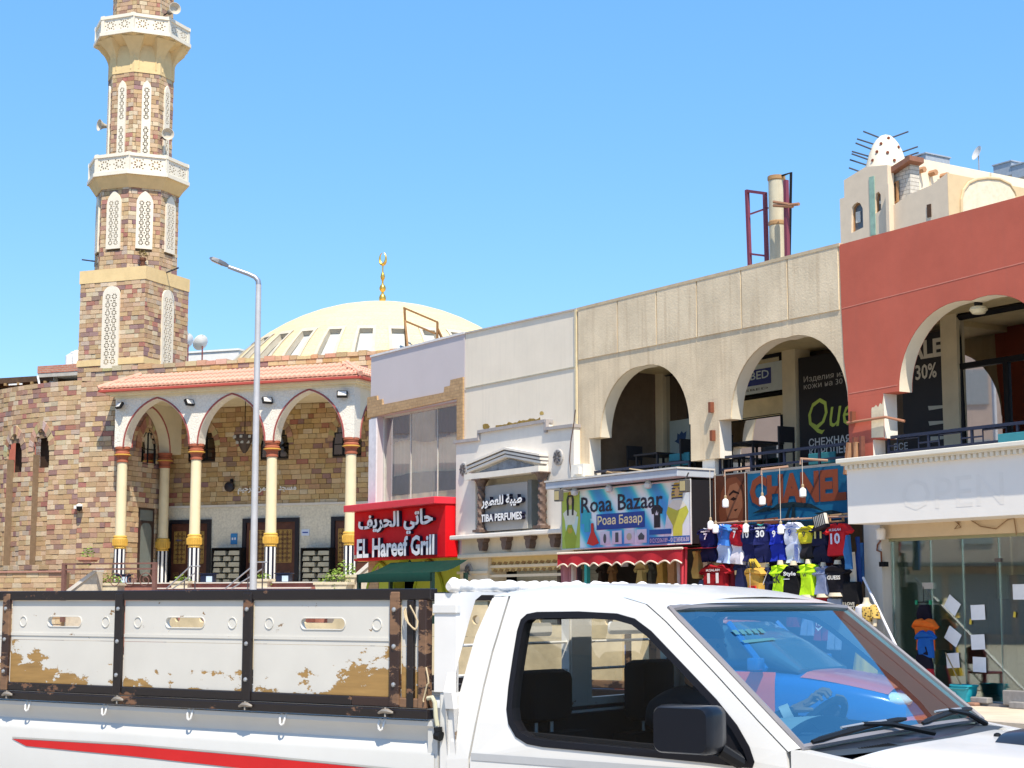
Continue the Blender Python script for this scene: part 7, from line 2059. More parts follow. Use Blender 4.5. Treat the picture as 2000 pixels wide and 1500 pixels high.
m = MB(); m.box(s_ - .006, s_ + .006, d - .13, d - .125, zb - .1, zt - .1); m.build('zip', flat('zip_pale', (.6, .5, .4), .5), t)
m = MB()
for q in (-.16, -.07, .07, .16): m.box(s_ + w * q - .012, s_ + w * q + .012, d - .105, d - .1, zt - .02, zt + .10)
m.build('braces', flat('brace_dark', (.03, .03, .03), .6), t)
m = MB()
for q in (-.11, .0, .12): m.tube([(s_ + w * q - .05, d, zt), (s_ + w * q, d - .06, zt + .12), (s_ + w * q + .05, d, zt)], .035, 6)
m.build('hood', cloth_mat((.55, .40, .05)), t, True)
t, s_, w, zb, zt, d = torso(1499, 1108, 1160, 26, (.018, .022, .06), 'navy shirt with a white swoosh behind the neon shirt', 23, d=-.5)
m = MB(); m.sheet([(s_ - .12, zb + .12), (s_ - .04, zb + .10), (s_ + .13, zb + .42), (s_ + .0, zb + .22)], y=d - .1); m.build('print', flat('pr_white', (.78, .78, .78), .6), t)
torso(1524, 1103, 1166, 34, (.48, .80, .02), 'neon yellow tank top with a black letter K on a torso', 24, print_='cK', pcol=(.02, .02, .02), ph=(.42, .72), pw=.2)
torso(1550, 1104, 1166, 40, (.010, .010, .012), 'black shirt with white script on a torso between two neon shirts', 25, print_='Style\n---', ph=(.55, .8))
torso(1579, 1101, 1164, 36, (.50, .80, .02), 'neon yellow shirt with a small black badge on a torso', 26, print_='W', pcol=(.03, .04, .03), ph=(.58, .7), pw=.1)
torso(1608, 1106, 1162, 32, (.22, .26, .40), 'grey blue shirt on a torso right of the neon shirt', 27, print_='MARVE', pcol=(.10, .12, .22), ph=(.74, .80))
torso(1636, 1102, 1160, 42, (.012, .011, .016), 'black shirt with white word print and gold crown on a torso', 28, print_='GUESS', ph=(.48, .62), pcol=(.78, .74, .66))
for x, yt, yb, w_, col, lab, pr, pc in ((1553, 1168, 1205, 28, (.20, .008, .014), 'maroon shorts in the lowest row next to the truck roof', None, None), (1580, 1168, 1222, 28, (.20, .26, .42), 'grey blue shorts in the lowest row', None, None),
                                         (1607, 1166, 1232, 32, (.24, .010, .022), 'maroon shorts with white print in the lowest row', 'NIKE', (.75, .72, .74)), (1634, 1168, 1250, 34, (.22, .28, .40), 'pale blue denim shorts with dark print in the lowest row', 'GUESS\n21', (.03, .08, .16))):
 d = -.6
 s_, zt = px(x, yt, d); zb = px(x, yb + 20, d)[1]; k = (px(x + 10, yt, d)[0] - px(x - 10, yt, d)[0]) / 20; w = w_ * k * 1.15
 t = thing('display_shorts', lab, 'shorts', S, (s_, d, zb), 'shorts on display in the lowest row')
 m = cloth_mb(SHORTS, s_, zb, w, zt - zb, d, th=.14, rs=x); m.build('cloth', cloth_mat(col), t, True)
 if pr: text('print', pr, s_ - w * .22, s_ + w * .26, zb + (zt - zb) * .35, zb + (zt - zb) * .72, d - .075, flat('pr_%02x%02x%02x' % tuple(int(c * 255) for c in pc), pc, .6), t, 0, .03)
 if pr == 'NIKE':
  m = MB(); m.sheet([(s_ - w * .28, zb + (zt - zb) * .33), (s_ - w * .1, zb + (zt - zb) * .22), (s_ + w * .33, zb + (zt - zb) * .42), (s_ - w * .08, zb + (zt - zb) * .28)], y=d - .08); m.build('swoosh', flat('pr_white', (.78, .78, .78), .6), t)
d = -.62
s_, zt = px(1664, 1136, d); zb = px(1664, 1290, d)[1]
t = thing('long_dress', 'long black dress with pale script hanging beside the mannequin in yellow', 'dress', S, (s_, d, zb))
m = cloth_mb(LONG, s_, zb, .56, zt - zb, d, th=.14, rs=77); m.build('cloth', cloth_mat((.008, .008, .012)), t, True)
text('print', 'I LOVE\nEGYPT\nSmile', s_ - .14, s_ + .14, px(1664, 1198, d)[1], px(1664, 1176, d)[1], d - .09, flat('pr_cream', (.66, .62, .50), .6), t, 0, .03)
for i, (x, y0, y1, w_, c_) in enumerate(((1424, 1085, 1150, 26, (.30, .03, .05)), (1447, 1090, 1160, 26, (.05, .06, .16)), (1512, 1078, 1130, 24, (.02, .02, .05)), (1537, 1080, 1140, 24, (.35, .35, .38)), (1563, 1076, 1130, 26, (.03, .03, .07)), (1592, 1074, 1130, 26, (.04, .05, .14)), (1621, 1070, 1130, 26, (.10, .02, .03)), (1648, 1090, 1170, 24, (.02, .025, .06)))):
 s_, zt = px(x, y0, -.34); zb = px(x, y1, -.34)[1]
 m = cloth_mb(TEE, s_, zb, w_ * .0108 * 1.25, zt - zb, -.34, th=.08, rs=i + 300)
 solo('hung_garment', m, cloth_mat(c_), 'dim shirt hanging behind the display rows, ' + ['left of the yellow jacket and dark red', 'left of the yellow jacket and blue grey', 'behind the swoosh shirt', 'pale grey, behind the black script shirt', 'near black, behind the second neon shirt', 'navy, below the black number 11 shirt', 'maroon, below the scarlet shirt', 'black, beside the side rack'][i], 'garment', S, (s_, -.34, zb), 'shirts hanging behind the display rows', smooth=True)
# side rack of hung garments
for i, (x, y0, y1, w_, col, lab) in enumerate(((1655, 1045, 1112, 16, (.03, .13, .33), 'blue garment hanging first on the side rack'), (1664, 1078, 1146, 13, (.62, .58, .50), 'cream garment hanging on the side rack'), (1675, 1048, 1140, 9, (.02, .06, .26), 'navy garment hanging behind the cream one'), (1682, 1060, 1135, 8, (.04, .14, .40), 'bright blue garment hanging last on the side rack'))):
 d = -.75 + .2 * i
 s_, zt = px(x, y0, d); zb = px(x, y1, d)[1]; k = .0095
 m = cloth_mb(LONG, s_, zb, w_ * k * 1.2, zt - zb, d, th=.06, rs=i + 90)
 solo('hung_garment', m, cloth_mat(col), lab, 'garment', S, (s_, d, zb), 'garments on the side rack', smooth=True)
# clothes in the dim room, left of the row
for i, (x, y0, y1, w_, col, d, lab) in enumerate(((1174, 1098, 1160, 22, (.05, .035, .03), .6, 'dark coat hanging inside the shop at the left'), (1196, 1100, 1160, 20, (.22, .12, .05), .5, 'brown shirt hanging inside the bazaar'), (1252, 1092, 1170, 30, (.42, .38, .17), .2, 'olive shirt hanging in the middle of the bazaar'),
                                                 (1272, 1098, 1165, 24, (.10, .11, .10), .7, 'dark grey shirt hanging behind the olive one'), (1292, 1096, 1190, 34, (.36, .26, .07), .1, 'mustard robe hanging at the right in the bazaar'), (1313, 1094, 1190, 30, (.30, .19, .10), -.1, 'brown robe hanging beside the mustard one'), (1362, 1076, 1130, 24, (.42, .32, .12), -.5, 'striped tan robe on a hanger outside the awning'), (1372, 1132, 1175, 22, (.06, .09, .20), -.5, 'navy patterned cloth hanging under the striped robe'), (1128, 1100, 1150, 14, (.08, .05, .06), -.2, 'dark garment between the white posts'), (1386, 1100, 1170, 12, (.62, .63, .64), -.3, 'long white cloth hanging beside the dark red shirt'))):
 s_, zt = px(x, y0, d); zb = px(x, y1, d)[1]
 m = cloth_mb(TEE if 'shirt' in lab or 'coat' in lab else LONG, s_, zb, w_ * .0102 * 1.2, zt - zb, d, th=.1, rs=i + 130)
 solo('hung_garment', m, cloth_mat(col), lab, 'garment', S, (s_, d, zb), 'garments inside the bazaar', smooth=True)
s_, z_ = px(1219, 1101, .3)
m = MB(); m.box(s_ - .12, s_ + .12, .3, .32, z_ - .06, z_ + .06)
o = solo('price_card', m, flat('card_pale', (.40, .38, .42), .6), 'small pale price card hanging in the dim shop', 'card', S, (s_, .3, z_ - .06))
# striped bag and little frame
d = -.7
s_, z_ = px(1603, 1018, d)
t = thing('striped_bag', 'black and white striped cloth bag hanging over the yellow shirt', 'bag', S, (s_, d, z_ - .12))
M = Matrix.Translation((s_, d, z_)) @ Matrix.Rotation(rad(-14), 4, 'Y')
m = MB(); m.bbox(-.15, .15, -.04, .04, -.11, .11, .02); m.v = [tuple(M @ Vector(q)) for q in m.v]; m.build('cloth', cloth_mat((.60, .57, .50)), t, True)
for i in range(7):
 m = MB(); x_ = -.13 + .043 * i; m.box(x_ - .007, x_ + .007, -.045, .045, -.113, .113); m.v = [tuple(M @ Vector(q)) for q in m.v]; m.build('stripe', flat('bag_stripe', (.02, .015, .02), .8), t)
m = MB(); m.box(-.152, .152, -.046, .046, -.14, -.085); m.v = [tuple(M @ Vector(q)) for q in m.v]; m.build('hem', flat('bag_stripe', (.02, .015, .02), .8), t)
t = thing('wooden_frame', 'small bare wooden rack frame above the scarlet shirt', 'frame', S, (px(1634, 1022, -.45)[0], -.45, px(1634, 1022, -.45)[1]))
for x0, y0, x1, y1 in ((1618, 1007, 1658, 1003), (1620, 1020, 1648, 1017), (1621, 1005, 1622, 1021), (1646, 1003, 1647, 1019)):
 a, b = px(x0, y0, -.45), px(x1, y1, -.45); m = MB(); m.bar((a[0], -.45, a[1]), (b[0], -.45, b[1]), .03); m.build('bar', mat('frame_tan', (.45, .28, .14), .7), t)
# ------------------------------------------------------------------ mannequin in yellow
def mannequin():
 d = -.85
 s_, zn = px(1692, 1172, d);
 t = thing('mannequin', 'headless cream mannequin in a yellow dress with leopard print bodice', 'mannequin', S, (s_, d, .05))
 SK = MATS['torso_cream']
 m = MB(); m.lathe([(.045, zn + .04), (.05, zn - .02), (.07, zn - .06), (.16, zn - .10), (.17, zn - .2), (.14, zn - .36), (.11, zn - .46)], s_, d, 18)
 m.lathe([(.03, .10), (.03, zn - .9)], s_, d, 8); m.lathe([(.2, .051), (.2, .07), (.03, .1)], s_, d, 16); m.build('body', SK, t, True)
 for sg in (-1, 1):
  m = MB(); m.tube([(s_ + sg * .15, d, zn - .11), (s_ + sg * .2, d - .01, zn - .25), (s_ + sg * .2, d - .03, zn - .42)], [.055, .045, .035], 10); m.build('arm', SK, t, True)
 m, n, l, b = nt('leopard_cloth')
 tc = n.new('ShaderNodeTexCoord'); vo = n.new('ShaderNodeTexVoronoi'); vo.inputs['Scale'].default_value = 22; l.new(tc.outputs['Object'], vo.inputs['Vector'])
 cr = n.new('ShaderNodeValToRGB'); e = cr.color_ramp.elements; e[0].position = .32; e[0].color = (.035, .02, .012, 1); e[1].position = .38; e[1].color = (.50, .34, .08, 1)
 l.new(vo.outputs[0], cr.inputs[0]); l.new(cr.outputs[0], b.inputs['Base Color']); b.inputs['Roughness'].default_value = .85
 q = MB(); q.lathe([(.10, zn - .44), (.145, zn - .34), (.182, zn - .2), (.175, zn - .12), (.10, zn - .075)], s_, d, 20, a0=-1.2, a1=PI - .4); q.build('bodice', m, t, True)
 for sg in (-1, 1):
  q = MB(); q.tube([(s_ + sg * .14, d, zn - .10), (s_ + sg * .2, d - .01, zn - .22), (s_ + sg * .205, d - .02, zn - .3)], [.065, .08, .085], 10, cap=False); q.build('sleeve', m, t, True)
 q = MB(); q.lathe([(.105, zn - .45), (.15, zn - .34), (.186, zn - .2), (.178, zn - .115), (.10, zn - .07)], s_, d - .004, 14, a0=PI - .3 + .5, a1=2 * PI - 1.2); q.build('white_shawl', flat('shawl_white', (.66, .66, .70), .8), t, True)
 q = MB(); N = 40
 base = len(q.v)
 rows = [(.112, zn - .43), (.14, zn - .5), (.20, zn - .75), (.25, zn - 1.05), (.28, zn - 1.25)]
 for r_, z_ in rows:
  for j in range(N):
   an = 2 * PI * j / N; k = 1 + .06 * sin(an * 9) * (r_ / .28)
   q.v.append((s_ + r_ * k * cos(an), d + r_ * k * .8 * sin(an), z_))
 for i in range(len(rows) - 1):
  for j in range(N): q.f.append((i * N + j, i * N + (j + 1) % N, (i + 1) * N + (j + 1) % N, (i + 1) * N + j)); q.m.append(0); q.c.append(None)
 q.build('skirt', cloth_mat((.50, .34, .015)), t, True)
mannequin()
# ------------------------------------------------------------------ white shop with the glass front
def open_shop():
 d = -.9
 x0 = sx(1655, d, 960); x1 = REDEND
 z1 = px(1830, 893, d)[1]; z0 = px(1830, 1014, d)[1]
 t = thing('white_fascia', 'large white shop fascia with faint traces of the word OPEN and a dentil cornice', 'fascia', S, ((x0 + x1) / 2, d, z0))
 FW = mat('fascia_white', (.84, .80, .735), .75, .03, 1.2, .06, 30)
 m = MB(); m.box(x0, x1, d, -.02, z0, z1 - .001); m.build('panel', FW, t)
 CR = mat('cornice_white', (.74, .70, .60), .8, .04, 3, .1)
 m = MB(); m.bbox(x0 - .10, x1, d - .16, -.02, z1 + .035, z1 + .11, .012); m.box(x0 - .05, x1, d - .09, -.02, z1, z1 + .035); m.build('cornice', CR, t)
 n = int((x1 - x0) / .11)
 p = None
 for i in range(n):
  xx = x0 + .03 + i * .11
  if p is None:
   m = MB(); m.box(xx, xx + .06, d - .075, d - .002, z1 - .07, z1 - .002); p = m.build('dentil', CR, t); px0 = xx
  else: inst(p, t, xx - px0)
 # scars of old letters
 gl = text('ghost_lettering', 'OPEN', sx(1762, d), sx(1962, d), px(1860, 992, d)[1], px(1860, 930, d)[1], d - .0025, mat('ghost_grey', (.815, .775, .71), .8, .03, 3), t, 0, .0)
 # wall under the fascia, pillar
 WL = mat('lintel_cream', (.66, .53, .36), .85, .08, 2, .2)
 s0, s1 = sx(1689, -.1), sx(1723, -.1)
 zg = px(1860, 1047, .06)[1]
 w = thing('shop_front_wall', 'cream lintel and white pillar framing the glass shop front', 'wall', S, ((s0 + s1) / 2, 0, 0))
 m = MB(); m.box(s1, x1, -.12, .16, zg, ZFL - .26); m.build('lintel', WL, w)
 m = MB(); m.box(s0, s1, -.14, .3, .05, ZFL - .26); m.build('pillar', WHITEW, w)
 m = MB(); m.box(s1 - .02, x1, -.02, 3.4, .06, .10); m.build('floor', mat('shop_floor', (.55, .52, .46), .4), w)
 m = MB(); m.box(s1 - .3, x1, 3.4, 3.5, .05, ZFL - .3); m.box(s0, s0 + .1, .3, 3.4, .05, ZFL - .3); m.build('back_wall', mat('shop_back', (.70, .74, .66), .8, .15, .8), w)
 m = MB(); m.box(s1, x1, .16, 3.4, zg + .25, zg + .32); m.build('ceiling', mat('shop_ceiling_pale', (.5, .5, .46), .8), w)
 for xp, wd, yd, cl in ((1900, .5, 1.6, (.05, .055, .05)), (1945, .22, 1.2, (.03, .035, .035)), (1885, .25, 2.4, (.42, .43, .38)), (1985, .5, 2.0, (.10, .09, .08)), (1775, .3, 2.6, (.36, .37, .33))):
  m = MB(); xx = sx(xp, yd); m.box(xx - wd / 2, xx + wd / 2, yd, yd + .25, .1, zg + .2 - (xp % 7) * .2); m.build('shop_cabinet', flat('cab_%d' % xp, cl, .5), w)
 for k in range(5):
  m = MB(); xx = sx(1768, 1.2); m.box(xx - .5 + k * .22, xx - .42 + k * .22, 1.2, 1.24, .1, 1.9); m.build('radiator_slat', flat('slat_green', (.28, .32, .29), .6), w)
 # glass
 G = thing('glass_front', 'green tinted frameless glass shop front with a pair of doors', 'glass front', S, ((s1 + x1) / 2, .06, .09))
 edges = [s1 + .02, sx(1741, .06), sx(1815, .06), sx(1877, .06), sx(1948, .06), sx(2030, .06), x1]
 gm = glass('shopfront_glass', (.80, .90, .85), .14)
 for a, b in zip(edges, edges[1:]):
  m = MB(); m.box(a + .006, b - .006, .05, .062, .10, zg); m.build('glass_pane', gm, G)
  m = MB(); m.box(b - .005, b + .005, .048, .064, .10, zg); m.build('edge', flat('glass_edge', (.16, .26, .23), .2), G)
 for xp, yp in ((1813, 1144), ):
  s_, z_ = px(xp, yp, .03); m = MB(); m.box(s_ - .13, s_ + .10, .03, .075, z_ - .05, z_ + .05); m.build('patch_lock', flat('lock_steel', (.55, .53, .48), .35, metal=.6), G)
 for xp, yp in ((1728, 1100), (1948, 1094)):
  s_, z_ = px(xp, yp, .03); m = MB(); m.box(s_ - .06, s_ + .06, .03, .075, z_ - .03, z_ + .03); m.build('hinge', flat('hinge_dark', (.12, .10, .09), .4), G)
 m = MB(); m.box(s1, x1, .03, .09, zg - .05, zg - .001); m.build('head_rail', flat('head_olive', (.34, .35, .22), .4), G)
 # papers
 PW = flat('paper_white', (.78, .80, .82), .7)
 for i, (xp, yp, a, lab) in enumerate(((1860, 1182, 35, 'tilted paper sheet on the glass, topmost of the left column'), (1910, 1196, -2, 'straight paper sheet on the glass, topmost of the right column'), (1861, 1243, 33, 'tilted paper sheet in the middle of the left column'), (1910, 1254, -3, 'straight paper sheet in the middle of the right column'), (1861, 1290, -4, 'lowest paper sheet in the left column, behind the mop handle'), (1913, 1298, 1, 'lowest paper sheet in the right column'), (1992, 1156, 0, 'single paper sheet on the glass at the picture edge'))):
  s_, z_ = px(xp, yp, .04)
  M = Matrix.Translation((s_, .04, z_)) @ Matrix.Rotation(rad(a), 4, 'Y')
  m = MB(); m.grid(lambda u, v: M @ Vector(((u - .5) * .28, -.006 * sin(u * 3 + i), (v - .5) * .235)), 4, 4)
  solo('paper_sheet', m, PW, lab, 'paper', S, (s_, .04, z_ - .1), 'papers taped to the glass front')
 for i, (xp, yp) in enumerate(((1895, 1214), (1981, 1200))):
  s_, z_ = px(xp, yp, .035)
  m = MB(); m.sheet([(s_ - .03, z_ - .04), (s_ + .02, z_ - .05), (s_ + .03, z_ + .03), (s_ - .01, z_ + .05)], y=.038)
  solo('tape_scrap', m, flat('tape_yellow', (.6, .45, .05), .5), ['yellow tape scrap by the right column of papers', 'yellow tape scrap near the picture edge'][i], 'tape', S, (s_, .038, z_))
 # cables and lamp on the pillar
 s_, z_ = px(1720, 1043, -.25)
 t3 = thing('wall_lamp', 'white round lamp hanging from a wire at the pillar top', 'lamp', S, (s_, -.25, z_ - .1))
 m = MB(); m.lathe([(.01, -.1), (.075, -.09), (.085, -.02), (.085, .07), (.05, .1)], s_, -.25, 14, cz=z_); m.build('globe', MATS['bulb_white'], t3, True)
 m = MB(); m.tube([(s_, -.25, z_ + .1), (s_ - .01, -.25, z_ + .3)], .008, 5); m.build('cord', MATS['cord_pale'], t3)
 s_, z_ = px(1716, 1080, -.18)
 t3 = thing('switch_box', 'small dark electric box with a brown cable on the pillar edge', 'box', S, (s_, -.18, z_ - .2))
 m = MB(); pts = [px(x, y, -.17) for x, y in ((1720, 1056), (1714, 1064), (1713, 1075), (1721, 1078), (1722, 1100))]; m.tube([(a, -.17, b) for a, b in pts], .016, 5); m.build('cable', flat('cable_rust', (.22, .09, .05), .7), t3)
 m = MB(); a = px(1727, 1102, -.17); m.box(a[0] - .07, a[0] + .05, -.22, -.12, a[1] - .04, a[1] + .04); m.build('box', BLACK, t3)
 m = MB(); pts = [px(x, y, -.15) for x, y in ((1862, 1015), (1872, 1024), (1864, 1033), (1876, 1030), (1870, 1018), (1890, 1012), (1915, 1028), (1945, 1033), (1968, 1015), (1980, 1012), (1985, 1045))]
 m.tube([(a, -.145, b) for a, b in pts], .010, 5)
 solo('loose_cable', m, flat('cable_tan', (.32, .21, .12), .7), 'loose tan cable looping across the lintel below the white fascia', 'cable', S, (pts[0][0], -.145, pts[0][1]))
 # clothes hung on the door
 def garment(nm, out, x, y0, y1, wpx, col, lab, dd, rs, child=None):
  s_, zt = px(x, y0, dd); zb = px(x, y1, dd)[1]; k = .0079 * 1.05
  m = cloth_mb(out, s_, zb, wpx * k * 1.15, zt - zb, dd, th=.07, rs=rs)
  return solo(nm, m, cloth_mat(col), lab, nm.split('_')[-1], S, (s_, dd, zb), 'clothes hanging on the glass door', smooth=True)
 garment('black_skirt', LONG, 1804, 1181, 1222, 40, (.012, .010, .020), 'black pleated skirt clipped to the hanger on the glass door', -.06, 1)
 garment('orange_top', TEE, 1805, 1208, 1270, 62, (.80, .16, .02), 'bright orange long sleeved top hanging on the glass door', -.14, 2)
 garment('blue_top', TEE, 1807, 1231, 1285, 46, (.015, .11, .42), 'royal blue top hanging over the orange one', -.22, 3)
 garment('black_shorts', LONG, 1804, 1262, 1306, 42, (.008, .009, .022), 'black flared shorts under the royal blue top', -.20, 4)
 garment('red_skirt', LONG, 1809, 1300, 1352, 48, (.52, .03, .05), 'coral red skirt hanging lowest on the glass door', -.12, 5)
 s_, z_ = px(1804, 1176, -.06)
 t3 = thing('clothes_hanger', 'dark clip hanger with green clips on the glass door', 'hanger', S, (s_, -.06, z_))
 m = MB(); m.tube([(s_ - .17, -.06, z_), (s_ + .17, -.06, z_)], .01, 5); m.tube([(s_, -.06, z_), (s_, -.06, z_ + .25)], .007, 5); m.build('bar', BLACK, t3)
 for sg in (-1, 1): m = MB(); m.box(s_ + sg * .15 - .02, s_ + sg * .15 + .02, -.08, -.05, z_ - .04, z_ + .03); m.build('clip', flat('clip_green', (.02, .30, .14), .5), t3)
 # bucket, mop, blocks, chair, poles
 dB = -.28
 s_, zb = px(1884, 1375, dB); zt = px(1884, 1337, dB)[1]; zb = max(zb, .095)
 t3 = thing('mop_bucket', 'turquoise plastic mop bucket on the step', 'bucket', S, (s_, dB, zb))
 TQ = flat('bucket_turquoise', (.015, .33, .42), .35)
 w_ = .20
 m = MB(); h = zt - zb
 for i, (f_, z_) in enumerate(((.72, 0), (.80, .3), (.97, .88), (1.06, .9), (1.06, 1.0), (.98, 1.0), (.90, .5), (.70, .06))):
  m.v.extend([(s_ + x_ * f_, dB + y_ * f_, zb + h * z_) for x_, y_ in round_rect(-w_, w_, -.13, .13, .06, 4)])
 k = 20
 for i in range(7):
  for j in range(k): m.f.append((i * k + j, i * k + (j + 1) % k, (i + 1) * k + (j + 1) % k, (i + 1) * k + j)); m.m.append(0); m.c.append(None)
 m.f.append(tuple(range(7 * k, 8 * k))); m.m.append(0); m.c.append(None); m.f.append(tuple(range(k))); m.m.append(0); m.c.append(None)
 m.build('tub', TQ, t3, True)
 m = MB(); m.tube([(s_ - .2, dB, zt), (s_ - .18, dB - .15, zt - .06), (s_ + .18, dB - .15, zt - .06), (s_ + .2, dB, zt)], .012, 6); m.build('handle', flat('handle_teal', (.02, .22, .28), .4), t3, True)
 m = MB(); m.sheet(circle(s_ - .09, zb + h * .42, .045, 10), y=dB - .128); m.build('sticker', flat('sticker_blue', (.35, .55, .62), .5), t3)
 m = MB(); a, b = px(1846, 1275, -.06), px(1880, 1338, -.25); m.tube([(b[0], -.22, b[1] - .1), (a[0], -.05, a[1])], .012, 6)
 solo('mop', m, flat('mop_tan', (.36, .27, .14), .6), 'thin brown mop stick leaning on the glass from the bucket', 'mop', S, (b[0], -.22, b[1] - .1))
 CN = mat('block_grey', (.26, .25, .24), .9, .2, 8, .4)
 for i, (xp, yp, w_, h_, dd, lab) in enumerate(((1920, 1370, .34, .09, -.30, 'flat grey block on the step right of the bucket'), (1905, 1373, .16, .05, -.40, 'small brown brick next to the bucket'), (1990, 1365, .46, .22, -.30, 'grey wrapped block on the step at the picture edge'), (1994, 1378, .3, .10, -.42, 'small grey block in front of the wrapped one'))):
  s2, z2 = px(xp, yp, dd); z2 = .091 if dd > -.345 else .051
  m = MB(); m.bbox(s2 - w_ / 2, s2 + w_ / 2, dd - .1, dd + .04, z2, z2 + h_, .015)
  solo('stone_block', m, CN if i != 1 else mat('brick_dull', (.30, .17, .12), .9), lab, 'block', S, (s2, dd, z2), smooth=False)
 s_, z_ = px(1742, 1284, -.9)
 t3 = thing('plastic_chair', 'dark maroon chair with a round back near the mannequin', 'chair', S, (s_, -.9, .05))
 MA = flat('chair_maroon', (.10, .018, .022), .5)
 m = MB(); pts = [(s_ + .21 * x_, z_ - .14 + .30 * y_) for x_, y_ in ((-1, 0), (1, 0), (1.02, .5), (.85, .85), (.4, 1.0), (-.4, 1.0), (-.85, .85), (-1.02, .5))]
 m.prism(pts, -.93, -.89); m.build('backrest', MA, t3)
 m = MB(); m.bbox(s_ - .22, s_ + .22, -1.32, -.93, .46, .50, .015); m.build('seat', MA, t3)
 for i in (-1, 1):
  for y_, z1_ in ((-1.28, .46), (-.91, z_ - .12)):
   m = MB(); m.bar((s_ + i * .19, y_, .05), (s_ + i * .19, y_, z1_), .035); m.build('leg', MA, t3)
 for i, (xa, ya, xb, yb, col, lab) in enumerate(((1686, 1128, 1790, 1345, (.62, .64, .70), 'long white pole leaning diagonally across the mannequin and glass'),)):
  a, b = px(xa, ya, -.55 - .1 * i), px(xb, yb, -1.1 - .2 * i)
  m = MB(); m.tube([(a[0], -.55 - .1 * i, a[1]), (b[0], -1.1 - .2 * i, b[1]), (b[0] + (b[0] - a[0]) * (b[1] - .06) / (a[1] - b[1]), -1.25 - .2 * i, .06)], .022 if i == 0 else .028, 7)
  solo('leaning_pole', m, flat('pole_%d' % i, col, .4), lab, 'pole', S, (b[0], -1.2, .06))
open_shop()
# ------------------------------------------------------------------ pickup truck
WT = 1.6                                     # body width
def tum(z): return .20 * max(0.0, z - 1.13)
def tside(x, y):
 d = 0.0
 for _ in range(6):
  s_, z = T.px(x, y, d); d = tum(z)
 return (s_, z)
def near(s_, y, z): return (s_, tum(z) + y, z)
def far(s_, y, z): return (s_, WT - tum(z) - y, z)
CARW = mat('truck_white', (.68, .675, .655), .3, .03, 1.2, .0, spec=.5, coat=.45, streak=.10, dirt=(.52, .48, .40))
BEDW = mat('bed_white', (.56, .56, .54), .38, .05, 1.4, .04, spec=.5, coat=.2, streak=.12, dirt=(.5, .48, .44))
RUB = flat('rubber_black', (.009, .009, .012), .45, spec=.2)
PLAS = mat('cowl_plastic', (.016, .020, .030), .28, .2, 6, .02)
INT = flat('cab_interior', (.014, .014, .017), .85)
RUSTB = peel('rail_paint', (.014, .010, .010), (.17, .085, .045), .60, None, 3.2, .35)
RUSTH = peel('rail_paint_worn', (.035, .018, .014), (.20, .11, .06), .50, None, 3.5, .45)
BWH = (.62, .60, .545)
WOODU = (.34, .20, .065)
